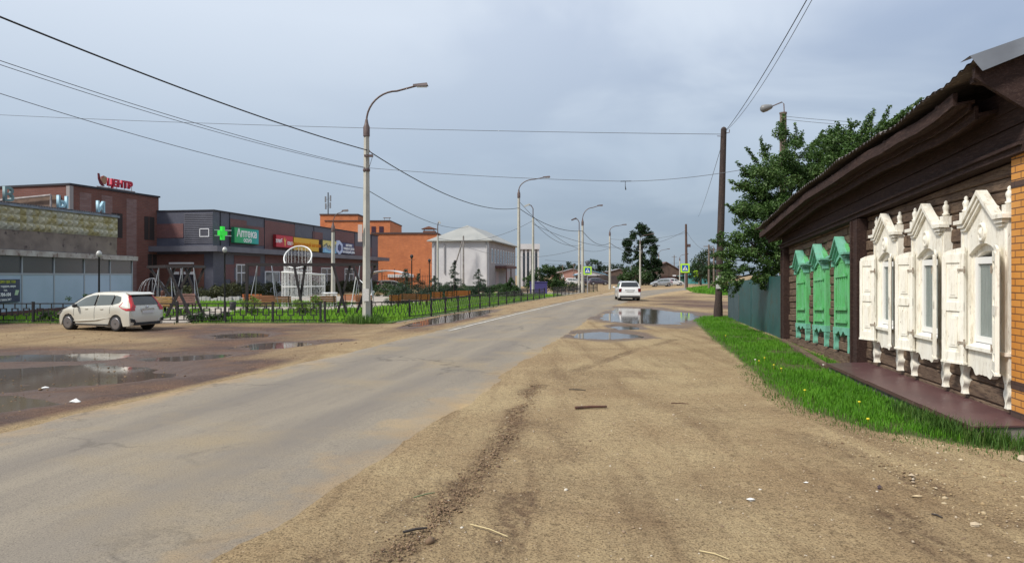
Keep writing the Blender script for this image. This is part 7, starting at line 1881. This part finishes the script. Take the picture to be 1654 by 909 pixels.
def swing_bench(label, px_, Y, w, topy, mt, seatz=.45):
    x = XY(px_, Y); r = thing('swing_bench', label, 'swing', (x, Y, LZ + seatz), group='hanging bench swings')
    m = MB(); [m.b2((x - w / 2, Y + .05 + k * .12, LZ + seatz), (x + w / 2, Y + .14 + k * .12, LZ + seatz + .03)) for k in range(4)]; m.build('seat', mt, r, world=True, uv=False)
    m = MB(); [m.b2((x - w / 2, Y - .02 - k * .02, LZ + seatz + .08 + k * .13), (x + w / 2, Y + .01 - k * .02, LZ + seatz + .19 + k * .13)) for k in range(4)]; m.build('backrest', mt, r, world=True, uv=False)
    zt = D(0, topy, Y).z
    for sx_ in (-1, 1): m = MB(); m.tube([(x + sx_ * w * .3, Y + .2, zt), (x + sx_ * w * .5, Y - .05, LZ + seatz + .5)], .022, 5); m.tube([(x + sx_ * w * .3, Y + .2, zt), (x + sx_ * w * .5, Y + .5, LZ + seatz + .05)], .022, 5); m.build('hanging_rod', GALV, r, world=True, uv=False)
    return r
YLW = mat('golden_slats', (.42, .24, .09), (.36, .2, .08), 6, .55)
swing_bench('golden brown hanging bench with the seated person', 263, 36.5, 1.05, 431, YLW); swing_bench('reddish brown hanging bench in the right half of the crossed frame', 301, 37.0, 1.0, 431, mat('pinkish_slats', (.32, .17, .14)), .6)
swing_bench('hanging bench at the left end of the long swing frame', 425, 37, 1.3, 428, WOODS, .5); swing_bench('hanging bench at the right end of the long swing frame', 588, 37.2, .9, 428, WOODS, .5)
# person on the swing, seen from behind
def person():
    r = thing('person', 'person with reddish hair in a pale top sitting on the golden hanging bench', 'person', (XY(263, 36.8), 36.8, LZ + .48))
    J = [((0, 0, .10), .15), ((0, -.02, .28), .135), ((0, -.03, .46), .15), ((0, -.02, .56), .07), ((0, .0, .64), .055),
         ((.17, -.02, .50), .06), ((.25, .05, .28), .045), ((.20, .26, .18), .036), ((-.17, -.02, .50), .06), ((-.25, .05, .28), .045), ((-.20, .26, .18), .036),
         ((.10, .02, .08), .10), ((.13, .42, .10), .07), ((.13, .50, -.30), .05), ((.13, .60, -.36), .035), ((-.10, .02, .08), .10), ((-.13, .42, .10), .07), ((-.13, .50, -.30), .05), ((-.13, .60, -.36), .035), ((.19, .33, .17), .03), ((-.19, .33, .17), .03)]
    E = [(0, 1), (1, 2), (2, 3), (3, 4), (2, 5), (5, 6), (6, 7), (2, 8), (8, 9), (9, 10), (0, 11), (11, 12), (12, 13), (13, 14), (0, 15), (15, 16), (16, 17), (17, 18), (7, 19), (10, 20)]
    me = bpy.data.meshes.new('body'); me.from_pydata([j[0] for j in J], E, []); o = bpy.data.objects.new('body', me); C.objects.link(o)
    md = o.modifiers.new('skin', 'SKIN'); 
    if not me.skin_vertices: bpy.context.view_layer.objects.active = o
    sk = me.skin_vertices[0].data if me.skin_vertices else None
    if sk:
        for i, j in enumerate(J): sk[i].radius = (j[1], j[1] * .8)
        sk[0].use_root = True
    ss = o.modifiers.new('s', 'SUBSURF'); ss.levels = 1; ss.render_levels = 1
    dg = bpy.context.evaluated_depsgraph_get(); me2 = bpy.data.meshes.new_from_object(o.evaluated_get(dg)); bpy.data.objects.remove(o)
    # head on the same continuous mesh
    bm = bmesh.new(); bm.from_mesh(me2); hv = bmesh.ops.create_uvsphere(bm, u_segments=14, v_segments=10, radius=1)['verts']
    for v in hv: v.co = Vector((v.co.x * .082, v.co.y * .10 + .02, v.co.z * .12 + .745)); 
    for dx_ in (-.082, .082):
        for v in bmesh.ops.create_uvsphere(bm, u_segments=6, v_segments=5, radius=.022)['verts']: v.co += Vector((dx_, .01, .74))
    for v in bmesh.ops.create_uvsphere(bm, u_segments=6, v_segments=5, radius=.016)['verts']: v.co += Vector((0, .125, .735))
    bm.to_mesh(me2); bm.free(); me2.materials.clear(); me2.materials.append(mat('skin', (.50, .31, .22), rough=.6))
    me2.polygons.foreach_set('use_smooth', [True] * len(me2.polygons)); b_ = bpy.data.objects.new('body', me2); C.objects.link(b_); b_.parent = r
    m = MB(); m.lathe([(.15, .03), (.165, .10), (.145, .28), (.172, .44), (.16, .52), (.07, .58)], (0, -.02, 0), 16); m.v = [(v[0] * 1.15, v[1] * .86, v[2]) for v in m.v]
    for sg in (-1, 1): m.tube([(sg * .15, -.02, .51), (sg * .21, .01, .40), (sg * .245, .04, .30)], [.08, .072, .06], 8)
    m.build('shirt', mat('pale_shirt', (.58, .5, .46), rough=.8), r, uv=False)
    m = MB()
    for sg in (-1, 1): m.tube([(sg * .09, -.02, .09), (sg * .13, .42, .10), (sg * .13, .50, -.26)], [.12, .09, .065], 8)
    m.build('trousers', mat('dark_trousers', (.03, .03, .045), rough=.8), r, uv=False)
    m = MB(); m.lathe([(.02, .885), (.075, .86), (.098, .80), (.10, .72), (.10, .6), (.085, .5), (.05, .46)], (0, -.02, 0), 14); m.v = [(v[0], min(v[1], .06), v[2]) for v in m.v]; m.build('hair', mat('auburn_hair', (.12, .045, .03), rough=.6), r, uv=False)
    m = MB(); [m.box((sg * .13, .58, -.36), (.09, .24, .07)) for sg in (-1, 1)]; m.build('shoes', mat('white_shoes', (.5, .5, .5)), r, uv=False, bevel=.02)
person()
# white wire sculpture: wide open drum with a taller obliquely cut tube
def sculpture():
    x0, Y0 = XY(480, 46), 47.4; WIR = mat('white_wire', (.75, .75, .74), rough=.5)
    r = thing('wire_sculpture', 'white wire mesh sculpture of a wide drum with a tall obliquely cut tube', 'sculpture', (x0, Y0, LZ))
    def ring(m, cx, cy, rad, zf, rr_=.04, n=40): m.tube([(cx + rad * math.cos(6.2832 * k / n), cy + rad * math.sin(6.2832 * k / n), zf(6.2832 * k / n)) for k in range(n + 1)], rr_, 6, caps=False)
    def lattice(m, cx, cy, rad, z0f, z1f, n, seed, rings):
        rs = random.Random(seed)
        for k in range(n):
            a = 6.2832 * k / n; z1 = z1f(a); z0 = z0f(a); m.tube([(cx + rad * math.cos(a), cy + rad * math.sin(a), z0), (cx + rad * math.cos(a), cy + rad * math.sin(a), z1)], .014, 4, caps=False)
            z = z0; side = 0; pts = []
            while z < z1:
                aa = a + 6.2832 / n * (side + rs.uniform(-.25, .25)); pts.append((cx + rad * math.cos(aa), cy + rad * math.sin(aa), z)); side = 1 - side; z += rs.uniform(.10, .2)
            if len(pts) > 1: m.tube(pts, .008, 4, caps=False)
        for zz in rings: ring(m, cx, cy, rad, lambda a: min(zz, z1f(a)), .022)
    m = MB(); top1 = lambda a: 2.1 - .18 * math.sin(a) * 0 + .10 * math.cos(a + 2.6)
    lattice(m, x0, Y0, 1.45, lambda a: LZ, top1, 28, 1, [.5, 1.2]); ring(m, x0, Y0, 1.45, top1, .045); m.build('drum', WIR, r, world=True, uv=False)
    xt = XY(478, 46.6) - .05; m = MB(); top2 = lambda a: 3.25 + .78 * math.sin(a) - .1 * math.cos(a)
    lattice(m, xt, Y0 - .2, .92, lambda a: .6, top2, 24, 2, [2.3]); ring(m, xt, Y0 - .2, .92, top2, .05)
    m.build('tube', WIR, r, world=True, uv=False)
    m = MB(); lattice(m, x0 + 1.9, Y0 - .3, .5, lambda a: LZ, lambda a: .75, 16, 3, []); ring(m, x0 + 1.9, Y0 - .3, .5, lambda a: .75, .04); m.build('side_drum', WIR, r, world=True, uv=False)
sculpture()
def wire_ball():
    x0, Y0 = XY(246, 44), 44; r = thing('wire_dome', 'thin silver wire dome behind the hatchback beside the brick building', 'sculpture', (x0, Y0, LZ)); m = MB()
    for k in range(9):
        a = math.pi * k / 9; m.tube([(x0 + .8 * math.cos(a) * math.sin(t_), Y0 + .8 * math.sin(a) * math.sin(t_), .8 + 1.0 * math.cos(t_)) for t_ in [6.2832 * j / 24 for j in range(25)]], .006, 4, caps=False)
    m.tube([(x0, Y0, LZ), (x0, Y0, .0)], .05, 6); m.build('wires', GALV, r, world=True, uv=False)
wire_ball()
def lantern(label, px_, Y, ytop, ball=True):
    x = XY(px_, Y); zt = D(0, ytop, Y).z; r = thing('park_lantern', label, 'lantern', (x, Y, LZ), group='black park lanterns'); m = MB()
    m.lathe([(.12, LZ), (.12, LZ + .1), (.07, LZ + .25), (.05, LZ + .4), (.04, zt - .35), (.07, zt - .32), (.03, zt - .28)], (x, Y, 0), 8)
    m.tube([(x - .22, Y, zt - .42), (x - .1, Y, zt - .36), (x, Y, zt - .45), (x + .1, Y, zt - .36), (x + .22, Y, zt - .42)], .015, 5); m.build('post', IRON, r, world=True, uv=False)
    m = MB(); m.lathe([(.04, zt - .3), (.09, zt - .26), (.13, zt - .18), (.12, zt - .08), (.04, zt)], (x, Y, 0), 10); m.build('lamp_globe', LENS if ball else IRON, r, world=True, uv=False); return r
lantern('black lantern with a pale globe left of the pharmacy window', 363, 36.5, 399); lantern('black lantern in front of the pale blue glazed shop', 160, 33, 405); lantern('tall black lantern before the orange brick wall behind the bushy spruce', 665, 52, 411, False)
lantern('black lantern at the right end of the orange brick wall', 693.5, 60, 418, False); lantern('black lantern in front of the white gable wall', 735, 60, 420, False)
x = XY(376, 40); r = thing('litter_bin', 'small dark litter bin on the inner lawn left of the long swing frame', 'bin', (x, 40, LZ)); m = MB(); m.lathe([(.16, LZ + .12), (.2, LZ + .62), (.17, LZ + .62)], (x, 40, 0), 10); m.b2((x - .02, 39.98, LZ), (x + .02, 40.02, LZ + .2)); m.build('bin_body', IRON, r, world=True, uv=False)
# arched canopy
cx_, cy_ = XY(627, 84), 84; r = thing('arched_canopy', 'pale arched canopy roof by the orange brick wall', 'canopy', (cx_, cy_, LZ)); m = MB(); n = 12
arcp = [(cx_ - 2.6 + 5.2 * k / n, 1.75 + .85 * math.sin(math.pi * (.12 + .78 * k / n))) for k in range(n + 1)]
m.prism(arcp + [(p[0], p[1] - .1) for p in reversed(arcp)], cy_ - 1.5, cy_ + 3); m.build('roof', mat('pale_sheet', (.55, .56, .58), rough=.5), r, world=True, uv=False)
for sx_ in (-2.2, 2.2): m = MB(); m.tube([(cx_ + sx_, cy_, LZ), (cx_ + sx_, cy_, 2.1)], .05, 6); m.build('post', IRON, r, world=True, uv=False)
# tall thin bar fence before the orange block
r = thing('bar_fence', 'tall thin dark bar fence in front of the orange brick wall', 'fence', (XY(660, 100), 100, LZ)); m = MB()
for k in range(22): xx = XY(617 + k * 4.1, 100); m.bar((xx, 100, LZ), (xx, 100, 2.0 + (.9 if k % 5 == 0 else 0)), .04 if k % 5 else .09)
m.bar((XY(617, 100), 100, 1.8), (XY(703, 100), 100, 1.8), .05); m.build('bars', IRON, r, world=True, uv=False)
# white play frame
r = thing('play_frame', 'white tubular play frame behind the nearest lamp post', 'play equipment', ground_pt(580, 42)); m = MB()
m.tube([D(575, 447, 42), ground_pt(603, 42)], .05, 6); m.tube([D(575, 447, 42), ground_pt(566, 42)], .03, 6); m.tube([D(575, 447, 42), D(592, 462, 41), ground_pt(578, 40)], .03, 6); m.tube([D(603, 470, 41), ground_pt(592, 41)], .09, 6); m.build('tubes', WFR, r, world=True, uv=False)
# white low border of the flower bed by the dark building
r = thing('bed_border', 'low white painted border before the dark hedge', 'border', (XY(330, 54), 54, LZ)); m = MB(); rs = random.Random(6)
for k in range(26): xx = XY(252 + k * 6.2, 54); m.b2((xx, 54 + rs.uniform(-.1, .1), LZ), (xx + rs.uniform(.2, .3), 54.25, LZ + rs.uniform(.3, .5)))
m.build('blocks', mat('whitewashed_blocks', (.55, .53, .53), (.42, .38, .38), 3), r, world=True, uv=False)
